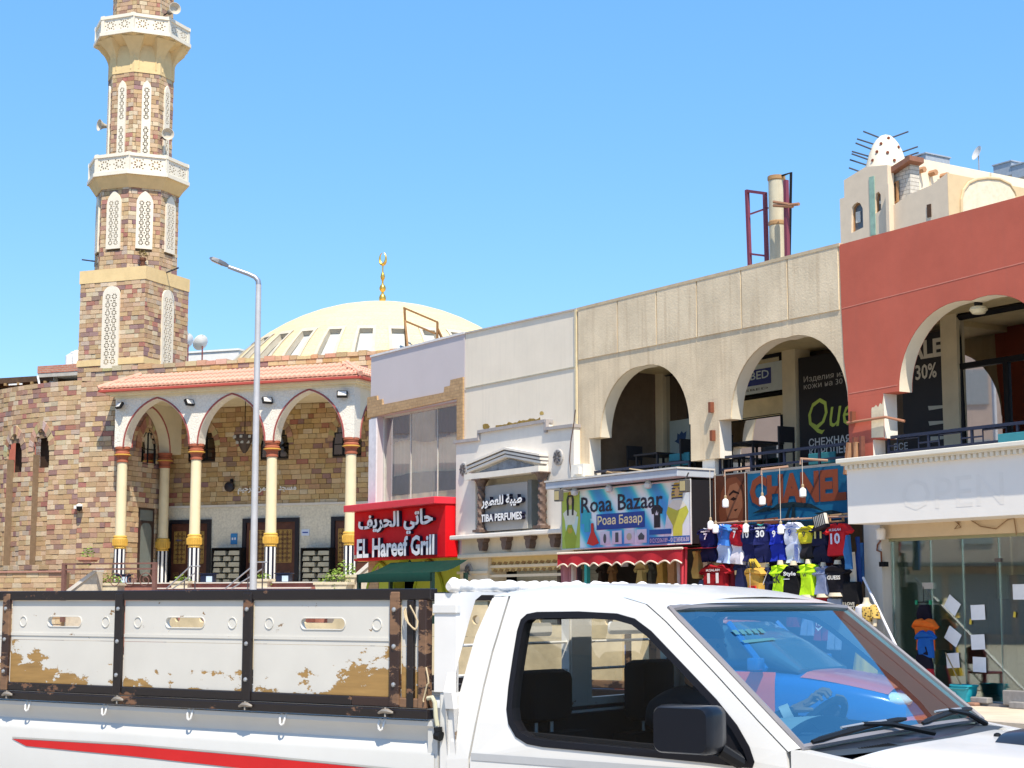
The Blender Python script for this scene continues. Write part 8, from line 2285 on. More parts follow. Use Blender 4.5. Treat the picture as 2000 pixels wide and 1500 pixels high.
def truck():
 t = thing('pickup_truck', 'white pickup truck with peeling white boards on black rails round its bed', 'pickup truck', T, (0, 0, 0))
 zt, zt2, zsp, zb1, zb2, zb3 = [T.px(420, y, 0)[1] for y in (1152, 1172, 1256, 1348, 1366, 1386)]
 xs = [T.px(x, 1250)[0] for x in (15, 235, 487, 775)]
 xL = xs[0] - .72
 posts = [xL] + xs
 xe = T.px(838, 1250)[0]
 # --- bed
 m = MB()
 prof = [(.03, zb3 + .0), (-.004, zb3 - .004), (-.004, zb3 - .02), (.022, zb3 - .05), (.026, zb3 - .075), (.008, zb3 - .10), (.0, zb3 - .12), (.0, zb3 - .60), (.03, zb3 - .68)]
 x0, x1 = xL - .15, T.px(848, 1440)[0]
 nx = 24
 for i in range(nx):
  a, b = x0 + (x1 - x0) * i / nx, x0 + (x1 - x0) * (i + 1) / nx
  for (d0, z0), (d1, z1) in zip(prof, prof[1:]):
   m.add([(a, d0, z0), (b, d0, z0), (b, d1, z1), (a, d1, z1)], [(0, 1, 2, 3)])
 m.build('bed_side', BEDW, t, True)
 m = MB(); m.box(x1 - .03, x1 + .012, .003, .1, zb3 - .62, zb3 + .0); m.build('bed_corner', BEDW, t)
 m = MB()
 for (d0, z0), (d1, z1) in zip(prof, prof[1:]):
  m.add([(x0, WT - d0, z0), (x1, WT - d0, z0), (x1, WT - d1, z1), (x0, WT - d1, z1)], [(0, 1, 2, 3)])
 m.build('bed_side', BEDW, t, True)
 m = MB(); m.box(x0, x1, .06, WT - .06, .66, .72); m.box(x1 - .06, x1 - .02, .1, WT - .1, .72, zb3 - .02); m.box(x0, x0 + .05, .05, WT - .05, .6, zb3); m.build('bed_floor', mat('bed_floor_grey', (.30, .29, .27), .7), t)
 m = MB(); m.box(x0 + .2, 3.0, .25, WT - .25, .45, .60); m.build('chassis', BLACK, t)
 # red stripe decal
 top = [T.px(x, y, 0) for x, y in ((25, 1443), (250, 1456), (500, 1478), (740, 1502), (845, 1513))]
 bot = [T.px(x, y, 0) for x, y in ((52, 1457), (250, 1476), (470, 1500), (600, 1516), (845, 1550))]
 zcap = zb3 - .125
 m = MB(); m.sheet([(a, min(b, zcap)) for a, b in top] + [(a, b) for a, b in reversed(bot)], y=-.0025); m.build('red_stripe', flat('stripe_red', (.55, .012, .014), .35), t)
 m = MB()
 for (a, b), (c, d_) in zip(top, top[1:]): m.add([(a, -.003, min(b, zcap) + .002), (c, -.003, min(d_, zcap) + .002), (c, -.003, min(d_, zcap) + .009), (a, -.003, min(b, zcap) + .009)], [(0, 1, 2, 3)])
 m.build('stripe_grey_line', flat('stripe_grey', (.40, .39, .36), .5), t)  # thin grey line along the upper edge of the red stripe
 # tie hooks
 for px_, py_ in ((50, 1367), (200, 1374), (367, 1384), (548, 1393), (741, 1406)):
  s_, z_ = T.px(px_, py_, -.02)
  m = MB(); m.tube([(s_ - .011, .0, zb3 - .002), (s_ - .012, -.010, zb3 - .02), (s_ - .008, -.013, zb3 - .038), (s_, -.014, zb3 - .043), (s_ + .008, -.013, zb3 - .038), (s_ + .012, -.010, zb3 - .02), (s_ + .011, .0, zb3 - .002)], .0042, 6); m.build('tie_hook', CARW, t, True)
 # --- rails and boards
 BRD = {'light': peel('board_light', BWH, WOODU, .68, (zb1 - .02, zb1 + .10), 7.0), 'mid': peel('board_mid', BWH, WOODU, .625, (zb1 - .01, zb1 + .12), 8.0), 'heavy': peel('board_heavy', BWH, WOODU, .62, (zb1 - .02, zb1 + .14), 7.5, xfall=(xs[0], .48)), 'right': peel('board_right', BWH, WOODU, .62, (zb1 - .02, zb1 + .14), 7.5, xfall=(xs[3], .46)), 'top': peel('board_top', BWH, (.25, .15, .07), .635, None, 12.0)}
 INW = mat('board_bare', (.64, .51, .31), .85, .35, 3, .3)
 def rack(d, sg, outer):
  Y = lambda q: d + sg * q
  def bx(xa, xb, qa, qb, za, zb):
   m = MB(); ya, yb = sorted((Y(qa), Y(qb))); m.box(xa, xb, ya, yb, za, zb); return m
  def bb(xa, xb, qa, qb, za, zb, r_=.004):
   m = MB(); ya, yb = sorted((Y(qa), Y(qb))); m.bbox(xa, xb, ya, yb, za, zb, r_); return m
  bb(xL - .1, xe + .015, -.012, .03, zt2, zt).build('top_rail', RUSTB, t)
  bb(xL - .1, xs[3] - .2, -.010, .028, zb2, zb1).build('mid_rail', RUSTB, t)
  bb(xs[3] - .199, xe, -.010, .028, zb2, zb1).build('mid_rail', RUSTH, t)
  bb(xL - .1, xe + .01, -.02, .03, zb3 + .003, zb2 - .003).build('bottom_rail', RUSTB, t)
  for i, p in enumerate(posts):
   bb(p - .022, p + .022, -.016, -.0005, zb2 + .001, zt2 + .028, .003).build('post', RUSTH if i in (1, 4) else RUSTB, t)
   for z_ in (zt2 - .035, zsp, zb1 + .045):
    m = MB(); m.lathe([(.009, 0), (.008, -.005), (.003, -.008)], p, Y(-.016), 8, axis='y', cz=z_) if sg > 0 else m.lathe([(.009, 0), (.008, .005), (.003, .008)], p, Y(-.016), 8, axis='y', cz=z_)
    m.build('bolt', STEEL, t, True)
  bb(xe - .035, xe, -.018, .02, zb2 + .001, zt2 - .001, .003).build('end_post', RUSTH, t)
  bb(xs[3] + .055, xs[3] + .085, -.014, .01, zb2 + .001, zt2 - .001, .003).build('end_post', RUSTB, t)
  bays = list(zip(posts, posts[1:])) + [(xs[3], xe)]
  for i, (a, b) in enumerate(bays):
   a += .024 if i < 4 else .023; b -= .024 if i < 4 else .036
   cx = (a + b) / 2; w = b - a
   kind = ['heavy', 'heavy', 'mid', 'right', 'right'][i]
   zc = zsp + (zt2 - zsp) * .47
   fn = (lambda p, q, r_: (p, Y(q), r_))
   holes = []
   if i < 4:
    sw_, sh_ = w * .225, .021
    cxs = cx + .01
    holes = [round_rect(cxs - sw_ * .72, cxs + sw_ * .72, zc - sh_, zc + sh_, sh_ * .98, 5), circle(cx - w * .385, zc, .021, 14), circle(cx + w * .40, zc, .021, 14)]
   m = MB(); m.prism([(a, zsp + .0008), (b, zsp + .0008), (b, zt2 - .001), (a, zt2 - .001)], 0, .02, holes=holes, fn=fn)
   o = m.build('upper_board', (BRD['top'] if i < 4 else BRD['mid']) if outer else INW, t)
   for h in holes:                                    # pressed rims round slot and dimples
    m = MB(); m.tube([(p, Y(-.001), q) for p, q in h], .0022, 5, closed=True); m.build('hole_rim', BRD['top'] if outer else INW, o, True)
   if outer:
    for h in holes[1:]:
     hx = sum(p for p, q in h) / len(h)
     m = MB(); m.lathe([(.021, .0), (.017, .011), (.008, .017), (.001, .018)], hx, Y(0), 14, axis='y', cz=zc); m.build('dimple', BRD['top'], o, True)
   m = MB(); m.box(a, b, *sorted((Y(.0), Y(.02))), zb1 + .001, zsp - .0008); m.build('lower_board', BRD[kind] if outer else INW, t)
   m = MB(); m.box(a, b, *sorted((Y(-.003), Y(.0))), zsp + .018, zsp + .030); m.build('board_bead', BRD['top'] if outer else INW, t) if i < 4 else None
  if outer:
   for px_ in (12, 228, 478, 752):
    s_, z_ = T.px(px_, 1372, -.03)
    zc = zb2 - .012
    m = MB(); m.tube([(s_ - .034, -.025, zc - .008), (s_ - .01, -.030, zc), (s_ + .014, -.031, zc), (s_ + .034, -.026, zc - .005)], [.004, .008, .009, .004], 8); m.tube([(s_, -.028, zc + .012), (s_ + .003, -.032, zc - .02)], .004, 6)
    m.build('clamp', mat('clamp_steel', (.34, .30, .25), .5, .25, 9, .1, metal=.5), t, True)
   m = MB(); rp = [(xe - .065 + .03 * sin(i * .55), -.022 - .006 * cos(i * 1.7), zt2 - .02 - .085 * abs(sin(i * .36))) for i in range(14)]; m.tube(rp, .0032, 5); m.build('rope', mat('rope_tan', (.52, .42, .27), .9), t, True)
   m = MB(); rp = [(xe + .006 + .012 * sin(i * .9), -.024, zb1 + .10 - .02 * i + .01 * cos(i * 2.1)) for i in range(7)]; m.tube(rp, .003, 5); m.build('rope', MATS['rope_tan'], t, True)
 rack(0.0, 1, True)
 rack(WT, -1, False)
 # headboard between bed and cab
 GW = peel('guard_paint', (.76, .75, .73), (.40, .30, .20), .68, (1.1, 1.4), 7.0)
 gx = T.px(848, 1300)[0]
 zg0, zg1 = .95, T.px(850, 1156, 0)[1]
 hole = []
 def gy(px_, py_):
  # pixel on the crosswise plane x = gx + .05
  return T.side(px_, py_, gx + .06)
 h1 = [gy(*p) for p in ((870, 1384), (866, 1352), (880, 1290), (903, 1205), (913, 1172), (925, 1162))]
 h1[0] = (h1[0][0], h1[0][1])
 ztop_h = h1[-1][1]; zbot_h = h1[0][1]
 half1 = h1 + [(.70, ztop_h), (.72, ztop_h - .03), (.72, zbot_h)]
 half2 = [(WT - y, z) for y, z in reversed(half1)]
 fnG = lambda y, q, z: (gx + .06 + q, y, z)
 out = [(.012, zg0), (.012, zg1), (WT - .012, zg1), (WT - .012, zg0)]
 m = MB(); m.prism(out, 0, .035, holes=[half1, half2], fn=fnG); g_o = m.build('headboard', GW, t)
 m = MB(); m.box(gx, gx + .095, .0, .011, T.px(870, 1352)[1], zg1 - .005); m.build('headboard_end', GW, t)
 m = MB(); m.bbox(gx - .005, gx + .10, -.006, .02, T.px(860, 1198)[1], T.px(860, 1180)[1], .003); m.build('strap', CARW, t)
 m = MB(); m.bbox(gx + .02, gx + .095, .004, .05, .80, T.px(870, 1352)[1] - .001, .006); m.build('support', CARW, t)
 for z_ in (zbot_h + .11, zbot_h + .215):
  m = MB(); m.tube([(gx + .08, .03, z_), (gx + .08, WT - .03, z_)], .006, 6); m.build('cross_rod', CARW, t)
 m = MB(); m.box(gx + .055, gx + .10, .73, .87, zbot_h, ztop_h + .0); m.build('upright', GW, t)
 for yy in (.42, 1.15):
  m = MB(); m.prism(round_rect(yy - .16, yy + .16, zbot_h + .24, zbot_h + .29, .02), 0.04, .05, fn=fnG); m.build('plate', CARW, t)
 # padded roll along the top of the headboard
 m = MB(); N = 70; rr = random.Random(8)
 pts = []; rs = []
 for i in range(N + 1):
  y = -.012 + (WT + .26) * i / N
  pts.append((gx + .07 + .006 * sin(i * .7), y, zg1 + .018 + .003 * sin(i * .9))); rs.append((.024 + .003 * sin(i * 1.05) + .0035 * sin(i * 2.3) + rr.uniform(-.0015, .0015)) * (.6 if i in (0, N) else 1))
 m.tube(pts, rs, 14); m.build('padded_roll', mat('roll_cloth', (.76, .74, .71), .8, .08, 12, .35, 40), t, True)
 # hose by the cab
 m = MB(); hp = [T.px(x, y, -.01) for x, y in ((836, 1364), (845, 1362), (850, 1372), (852, 1400), (855, 1418))]; m.tube([(a, -.012, b) for a, b in hp], .008, 8); m.build('hose', mat('hose_tan', (.52, .50, .36), .6), t, True)
 m = MB(); a, b = T.px(856, 1420, -.01), T.px(859, 1438, -.01); m.tube([(a[0], -.012, a[1]), (a[0] + .002, -.012, (a[1] + b[1]) / 2)], .015, 8); m.tube([(a[0] - .008, -.012, b[1] + .005), (a[0] + .014, -.012, b[1])], .018, 8); m.build('hose_plug', BLACK, t)
 # --- cab sides
 K5 = lambda x, y: tside(820 + x / 3.95, 1120 + y / 3.95)
 rear = [(962, 1168), (948, 1198), (929, 1241), (912, 1300), (896, 1360), (884, 1420), (872, 1484)]
 seam = [(995, 1164), (984, 1200), (972, 1240), (962, 1272), (945, 1340), (930, 1410), (916, 1482)]
 rl, sl_ = [tside(*p) for p in rear], [tside(*p) for p in seam]
 rl += [(rl[-1][0] - .005, .75), (rl[-1][0], .45)]; sl_ += [(sl_[-1][0] - .004, .75), (sl_[-1][0], .45)]
 topz = sl_[0][1]
 win = [(990, 1385), (994, 1340), (1003, 1280), (1011, 1232), (1018, 1210), (1030, 1199), (1050, 1195), (1130, 1194), (1205, 1198), (1240, 1208), (1272, 1232), (1340, 1303), (1400, 1366), (1440, 1416), (1464, 1458), (1474, 1488), (1470, 1500), (1455, 1499), (1384, 1490), (1200, 1472), (1060, 1459), (1030, 1453), (1008, 1439), (994, 1414)]
 wl_ = [tside(*p) for p in win]
 front = [(1020, 1158), (1120, 1159), (1215, 1166), (1262, 1180), (1300, 1214), (1400, 1320), (1480, 1408), (1537, 1468), (1541, 1500)]
 fl = [tside(*p) for p in front]; fl += [(fl[-1][0] + .005, .8), (fl[-1][0] - .01, .45)]
 gp = .0042
 for side, nm in ((near, 'n'), (far, 'f')):
  P = (lambda a, y, b, side=side: side(a, y, b))
  m = MB(); m.prism([(a + .0, b) for a, b in rl] + [(a - gp, b) for a, b in reversed(sl_)], 0, .05, fn=P); m.build('rear_quarter', CARW, t)
  m = MB(); outl = [(a + gp, b) for a, b in sl_] + [(a - gp, b) for a, b in reversed(fl)]
  m.prism(outl, 0, .05, holes=[wl_], fn=P); dr = m.build('door', CARW, t)
  # rubber round the window and the pane
  c = (sum(a for a, b in wl_) / len(wl_), sum(b for a, b in wl_) / len(wl_))
  def inset(pts, e):
   o = []
   n = len(pts)
   for i in range(n):
    p0, p1, p2 = Vector(pts[i - 1]), Vector(pts[i]), Vector(pts[(i + 1) % n])
    d1 = (p1 - p0).normalized(); d2 = (p2 - p1).normalized()
    nrm = Vector((-(d1 + d2).y, (d1 + d2).x)).normalized()
    if (Vector(c) - p1).dot(nrm) < 0: nrm = -nrm
    o.append((p1.x + nrm.x * e, p1.y + nrm.y * e))
   return o
  wi = inset(wl_, .022)
  m = MB(); m.prism(wl_, -.004, .045, holes=[wi], fn=P); m.build('window_seal', RUB, dr)
  m = MB(); m.sheet(wi, fn=lambda a, b, P=P: P(a, .022, b)); m.build('window_pane', glass('cab_glass', (.97, .98, .96), .0, gain=.25), dr)
  # quarter light panel that carries the mirror
  q0 = [tside(*p) for p in ((1386, 1360), (1440, 1425), (1462, 1466), (1466, 1488), (1450, 1490), (1400, 1485), (1392, 1440))]
  if nm == 'n':
   m = MB(); m.prism(q0, .010, .03, fn=P); m.build('corner_panel', RUB, dr)
  # flat grey band along the door side
  g0 = [tside(*p) for p in ((868, 1466), (1000, 1478), (1200, 1498), (1400, 1520), (1538, 1534))]
  for a_, b_, part in ((0, 1, 0), (1, 4, 1)):
   pass
  m = MB()
  z0_ = g0[0][1]
  m.add([P(sl_[6][0] + .01, -.002, z0_ - .002), P(fl[8][0] - .01, -.002, z0_ - .01), P(fl[8][0] - .01, -.002, z0_ - .034), P(sl_[6][0] + .01, -.002, z0_ - .026)], [(0, 1, 2, 3)]); m.build('grey_band', flat('band_grey', (.42, .43, .44), .4), dr)
  # A pillar and front wing
  wsE = [(1303, 1190), (1350, 1238), (1400, 1290), (1450, 1343), (1500, 1396), (1562, 1462)]
  we = [tside(*p) for p in wsE]
  pil = [tside(*p) for p in ((1215, 1166), (1262, 1180), (1300, 1214), (1400, 1320), (1480, 1408), (1537, 1468))]
  m = MB(); m.prism([(a + gp, b) for a, b in pil] + list(reversed(we)) + [(we[0][0] - .06, we[0][1] + .012)], 0, .05, fn=P); m.build('front_pillar', CARW, t)
  we_last = we[-1]
  fx0 = fl[-1][0] + 2 * gp
  m = MB(); m.prism([(fl[8][0] + gp, we_last[1] - .006), (we_last[0], we_last[1] - .005), (we_last[0] + .5, 1.085), (2.75, 1.0), (2.95, .9), (2.95, .55), (2.55, .5), (2.5, .66), (2.3, .76), (2.1, .76), (1.9, .66), (1.85, .45), (fl[-1][0] + gp, .45), (fl[-2][0] + gp, .8)], -.0, .05, fn=P); m.build('front_wing', CARW, t)
 # --- cab back wall
 def xr(z):
  for (a, b), (c2, d2) in zip(rl, rl[1:]):
   if d2 <= z <= b: return a + (c2 - a) * (b - z) / max(1e-6, b - d2)
  return rl[0][0] if z > rl[0][1] else rl[-1][0]
 zb_ = 1.20; zt_ = 1.56
 hole = [(.17, zb_), (.15, zb_ + .05), (.19, zt_ - .04), (.24, zt_), (WT - .24, zt_), (WT - .19, zt_ - .04), (WT - .15, zb_ + .05), (WT - .17, zb_)]
 outl = [(.002 + tum(z), z) for z in (.45, .9, 1.13, 1.3, 1.45, topz)] + [(WT - .002 - tum(z), z) for z in (topz, 1.45, 1.3, 1.13, .9, .45)]
 m = MB(); m.prism(outl, 0, .03, holes=[hole], fn=lambda y, q, z: (xr(z) + .006 + q, y, z)); bw = m.build('cab_back', CARW, t)
 m = MB(); m.tube([(xr(z) + .02, y, z) for y, z in hole], .016, 6, closed=True); m.build('rear_seal', RUB, bw)
 m = MB(); m.sheet(hole, fn=lambda y, z: (xr(z) + .02, y, z)); m.build('rear_pane', MATS['cab_glass'], bw)
 # --- roof
 xa, xb = rl[0][0], we[0][0]
 tfront = we[0]
 def roof(u, v):
  s_ = xa + (xb - xa + .0) * u
  bul = .05 * (1 - (2 * v - 1) ** 2) * (u ** 6)
  s_ += bul
  ed = topz + (tfront[1] - topz) * u ** 3 - .0
  crown = .050 * (1 - (u ** 5) * .55) * (1 - ((1 - u) ** 8) * .55)
  y0 = tum(ed); w = WT - 2 * y0
  q = 2 * v - 1
  h = crown * (1 - abs(q) ** 5)
  # rounded shoulder
  yy = y0 + w * (.5 + .5 * (abs(q) ** .92) * (1 if q > 0 else -1))
  return (s_, yy, ed + h)
 m = MB(); m.grid(roof, 24, 36); m.build('roof', CARW, t, 2)
 m = MB(); m.grid(lambda u, v: (xa + .05 + (xb - xa - .05) * u, .14 + (WT - .28) * v, topz - .012 + .03 * (1 - (2 * v - 1) ** 2) - .02 * u), 6, 6); m.build('headliner', mat('headliner', (.34, .33, .30), .9), t)
 # --- windscreen
 N = 14
 def ws(u, v, e=0.0):
  # u down the glass, v across
  k = min(len(we) - 2, int(u * (len(we) - 1))); f_ = u * (len(we) - 1) - k
  a = we[k][0] + (we[k + 1][0] - we[k][0]) * f_; z = we[k][1] + (we[k + 1][1] - we[k][1]) * f_
  y0 = tum(z) + .012
  q = 2 * v - 1
  return (a + .03 * (1 - q * q) + e * .7, y0 + (WT - 2 * y0) * v, z + .012 * (1 - q * q) + e * .7)
 m = MB(); m.grid(lambda u, v: ws(u, v), 12, 18); wsn = m.build('windscreen', glass('windscreen_glass', (.54, .79, .90), .32, (.58, .90, 1.0)), t, 2)
 m = MB(); ring = [ws(i / 12, 0, .004) for i in range(13)] + [ws(1, i / 14, .004) for i in range(1, 15)] + [ws(1 - i / 12, 1, .004) for i in range(1, 13)] + [ws(0, 1 - i / 14, .004) for i in range(1, 14)]
 m.tube(ring, .011, 6, closed=True); m.build('screen_seal', flat('seal_grey', (.20, .19, .20), .4), wsn, True)
 # stickers on the glass
 m = MB()
 for i in range(5):
  p = [ws(.20 + du, .16 + .03 * i + dv, .004) for du, dv in ((0, 0), (0, .022), (.035, .022), (.035, 0))]; m.add(p, [(0, 1, 2, 3)])
 p = [ws(.28 + du, .16 + dv, .004) for du, dv in ((0, 0), (-.004, .15), (.012, .16), (.022, 0))]; m.add(p, [(0, 1, 2, 3)])
 m.build('screen_sticker', flat('sticker_pale', (.05, .16, .20), .5), wsn)
 # --- cowl, bonnet
 bzx = we[-1][0]; bz = we[-1][1]
 def cowl(u, v):
  q = 2 * v - 1
  a = ws(1, v)
  return (a[0] + .005 + (.05 + .12 * (1 - q * q) ** .7) * u, a[1], a[2] - .012 - .035 * u)
 m = MB(); m.grid(cowl, 4, 20); cw = m.build('cowl', PLAS, t, True)
 for i in range(12):
  v0 = .17 + .011 * i
  m = MB(); a, b = Vector(cowl(.35, v0)), Vector(cowl(.9, v0 + .03)); m.bar(a + Vector((0, 0, .002)), b + Vector((0, 0, .002)), .004, .006); m.build('grille_slat', BLACK, cw)
 def bonnet(u, v):
  q = 2 * v - 1
  a = cowl(1, v)
  x_ = a[0] + .004 + (2.95 - a[0]) * u
  yy = .035 + (WT - .07) * v
  h = a[2] + .012 + .020 * (1 - q ** 4) * (1 - u) - .10 * u ** 1.6 - .05 * u ** 6
  h -= .03 * abs(q) ** 6
  return (x_, yy, h)
 m = MB(); m.grid(bonnet, 16, 24); bo = m.build('bonnet', CARW, t, True)
 p, z_ = T.px(1975, 1462, .80)
 bump = MB()
 def scoop(u, v):
  q = 2 * v - 1
  b_ = bonnet(.12 + .36 * u, .42 + .26 * v)
  return (b_[0], b_[1], b_[2] + .045 * (1 - abs(q) ** 4) * (sin(PI * min(1, .12 + u * .9)) ** .5) + .001)
 bump.grid(scoop, 12, 12); bump.build('bonnet_scoop', PLAS, t, True)
 m = MB(); m.lathe([(.014, 0), (.012, .008), (.005, .012)], bonnet(.07, .56)[0], bonnet(.07, .56)[1], 8, cz=bonnet(.07, .56)[2]); m.build('washer_jet', BLACK, t)
 # --- wipers
 for v0, v1, u1, nm in ((.03, .50, .955, 0), (.56, .97, .94, 1)):
  pts = [ws(.995 - (.995 - u1) * sin(PI * .5 * i / 12), v0 + (v1 - v0) * i / 12, .018) for i in range(13)]
  m = MB(); m.tube(pts, [.006] + [.010] * 11 + [.006], 6); wb = m.build('wiper', BLACK, t, True)
  m = MB()
  mid = ws(.985 - (.985 - u1) * .9, (v0 + v1) / 2, .03)
  st = cowl(.4, v1 + (.02 if nm == 0 else -.02)); m.tube([(st[0], st[1], st[2] + .015), ws(.985, v0 + (v1 - v0) * .75, .03), mid], [.011, .009, .007], 6); m.build('wiper_arm', BLACK, wb, True)
  m = MB(); m.tube([ws(.96 - (.96 - u1) * .8, v0 + (v1 - v0) * .3, .026), mid, ws(.97 - (.97 - u1) * .9, v0 + (v1 - v0) * .75, .026)], .005, 5); m.build('wiper_bridge', STEEL, wb)
 # --- mirror
 a = T.px(1295, 1374, -.17); b = T.px(1410, 1474, -.17)
 m = MB();
 y0 = -.21
 outl = round_rect(a[0], b[0], b[1], a[1], .03, 5)
 cxm, czm = (a[0] + b[0]) / 2, (a[1] + b[1]) / 2
 secs = ((.86, .05), (.97, .035), (1.0, .0), (1.0, -.045), (.97, -.065), (.90, -.078))
 for f_, q in secs: m.v.extend([(cxm + (x - cxm) * f_, -.17 + q, czm + (z - czm) * f_) for x, z in outl])
 k = len(outl)
 for i in range(len(secs) - 1):
  for j in range(k): m.f.append((i * k + j, i * k + (j + 1) % k, (i + 1) * k + (j + 1) % k, (i + 1) * k + j)); m.m.append(0); m.c.append(None)
 m.f.append(tuple(range(k))); m.m.append(0); m.c.append(None); m.f.append(tuple(range((len(secs) - 1) * k, len(secs) * k))); m.m.append(0); m.c.append(None)
 mi = m.build('wing_mirror', flat('mirror_black', (.006, .008, .014), .28, spec=.25), t, True)
 c0 = tside(1440, 1480)
 m = MB(); m.tube([(b[0] - .02, -.14, b[1] + .01), (b[0] + .02, -.10, b[1] - .025), (c0[0] - .01, .0, c0[1])], [.022, .020, .026], 8); m.build('mirror_arm', BLACK, mi, True)
 # --- cab interior
 m = MB(); m.box(rl[-3][0] + .06, fl[8][0] + .1, .055, WT - .055, .62, .66); m.build('cab_floor', INT, t)
 for side in (near, far):
  m = MB(); m.prism([(sl_[6][0] + .03, .66), (fl[8][0] - .02, .66), (fl[8][0] - .02, 1.135), (sl_[6][0] + .03, 1.175)], .051, .075, fn=lambda a_, y, b_, side=side: side(a_, y, b_)); m.build('door_lining', INT, t)
 dash = MB(); dx1 = bzx + .10
 dash.grid(lambda u, v: (dx1 - .52 * u - .02 * (1 - (2 * v - 1) ** 2) + .10 * (1 - (2 * v - 1) ** 2) * (1 - u), .06 + (WT - .12) * v, bz - .02 + .012 * sin(u * PI) - .30 * max(0, u - .75) ** 1.0 * 2), 10, 14); dash.build('dashboard', mat('dash_blue_grey', (.035, .045, .055), .6, .1, 4, .05), t, True)
 cl = MB(); cl.grid(lambda u, v: (dx1 - .36 - .16 * u, .42 + .62 * v, bz - .02 + .07 * sin(PI * v) ** .6 * (1 - .2 * u)), 6, 16); cl.build('dash_hood', mat('dash_grey', (.42, .48, .49), .6), t, True)
 rb = MB(); rb.box(xr(1.0) + .05, xr(1.0) + .09, .1, WT - .1, .66, zb_ - .01); rb.build('rear_lining', INT, t)
 for px_, py0, py1, dd in ((1062, 1308, 1420, .40), (1268, 1288, 1415, 1.17)):
  s_, z1 = T.px(px_, py0, dd); z0 = T.px(px_, py1, dd)[1]
  seat = MB()
  wd = .115
  seat.bbox(s_ - .055, s_ + .055, dd - .13, dd + .13, z0 + .02, z1, .035); hr = seat.build('headrest', flat('seat_black', (.010, .010, .012), .9, bump=0), t, True)
  for sg in (-.05, .05):
   m = MB(); m.tube([(s_, dd + sg, z0 + .04), (s_, dd + sg, z0 - .05)], .007, 6); m.build('headrest_post', STEEL, t)
  m = MB(); m.hexa([(s_ - .07, dd - .22, z0 - .02), (s_ + .06, dd - .22, z0 - .02), (s_ + .06, dd + .22, z0 - .02), (s_ - .07, dd + .22, z0 - .02), (s_ + .10, dd - .24, .80), (s_ + .22, dd - .24, .80), (s_ + .22, dd + .24, .80), (s_ + .10, dd + .24, .80)]); m.build('seat_back', MATS['seat_black'], t)
  m = MB(); m.bbox(s_ + .12, s_ + .58, dd - .24, dd + .24, .67, .82, .03); m.build('seat', MATS['seat_black'], t)
 # steering wheel
 hs, hz = T.px(1572, 1392, 1.10)
 C = Vector((hs - .01, 1.17, hz - .10))
 ax = Vector((-.80, 0, .60)).normalized(); e = Vector((0, 1, 0)); g = e.cross(ax)
 m = MB(); m.tube([C + (e * cos(q) + g * sin(q)) * .185 for q in [2 * PI * i / 28 for i in range(28)]], .014, 8, closed=True); swl = m.build('steering_wheel', flat('wheel_black', (.015, .018, .022), .5), t, True)
 m = MB(); m.tube([C - e * .18, C, C + e * .18], .016, 6); m.tube([C, C - ax * .35], .025, 8); m.lathe([(.05, -.02), (.05, .02)], C.x, C.y, 12, cz=C.z); m.build('wheel_spokes', MATS['wheel_black'], swl)
 # papers on the dash
 for i, (u_, v_, a_) in enumerate(((.30, .22, .3), (.40, .12, .1))):
  pass
 # --- wheels
 for xw in (2.2, x0 + .75):
  for yy, sg in ((.02, 1), (WT - .02, -1)):
   m = MB(); m.lathe([(.20, 0), (.32, .01), (.345, .04), (.345, .16), (.32, .19), (.20, .2)], xw, yy if sg > 0 else yy - .2, 28, axis='y', cz=.345); wh = m.build('wheel', flat('tyre_black', (.02, .02, .02), .85), t, True)
   m = MB(); m.lathe([(.2, .02), (.18, .05), (.07, .07), (.06, .03), (.01, .03)], xw, yy if sg > 0 else yy - .06, 20, axis='y', cz=.345); m.build('rim', STEEL, wh, True)
 m = MB(); m.bbox(2.93, 3.05, .02, WT - .02, .45, .66, .02); m.box(2.9, 2.95, .1, WT - .1, .66, .88); m.build('front_bumper', flat('bumper_grey', (.12, .12, .125), .5), t)
 return t, C, e, g, ax
TRUCK = truck()
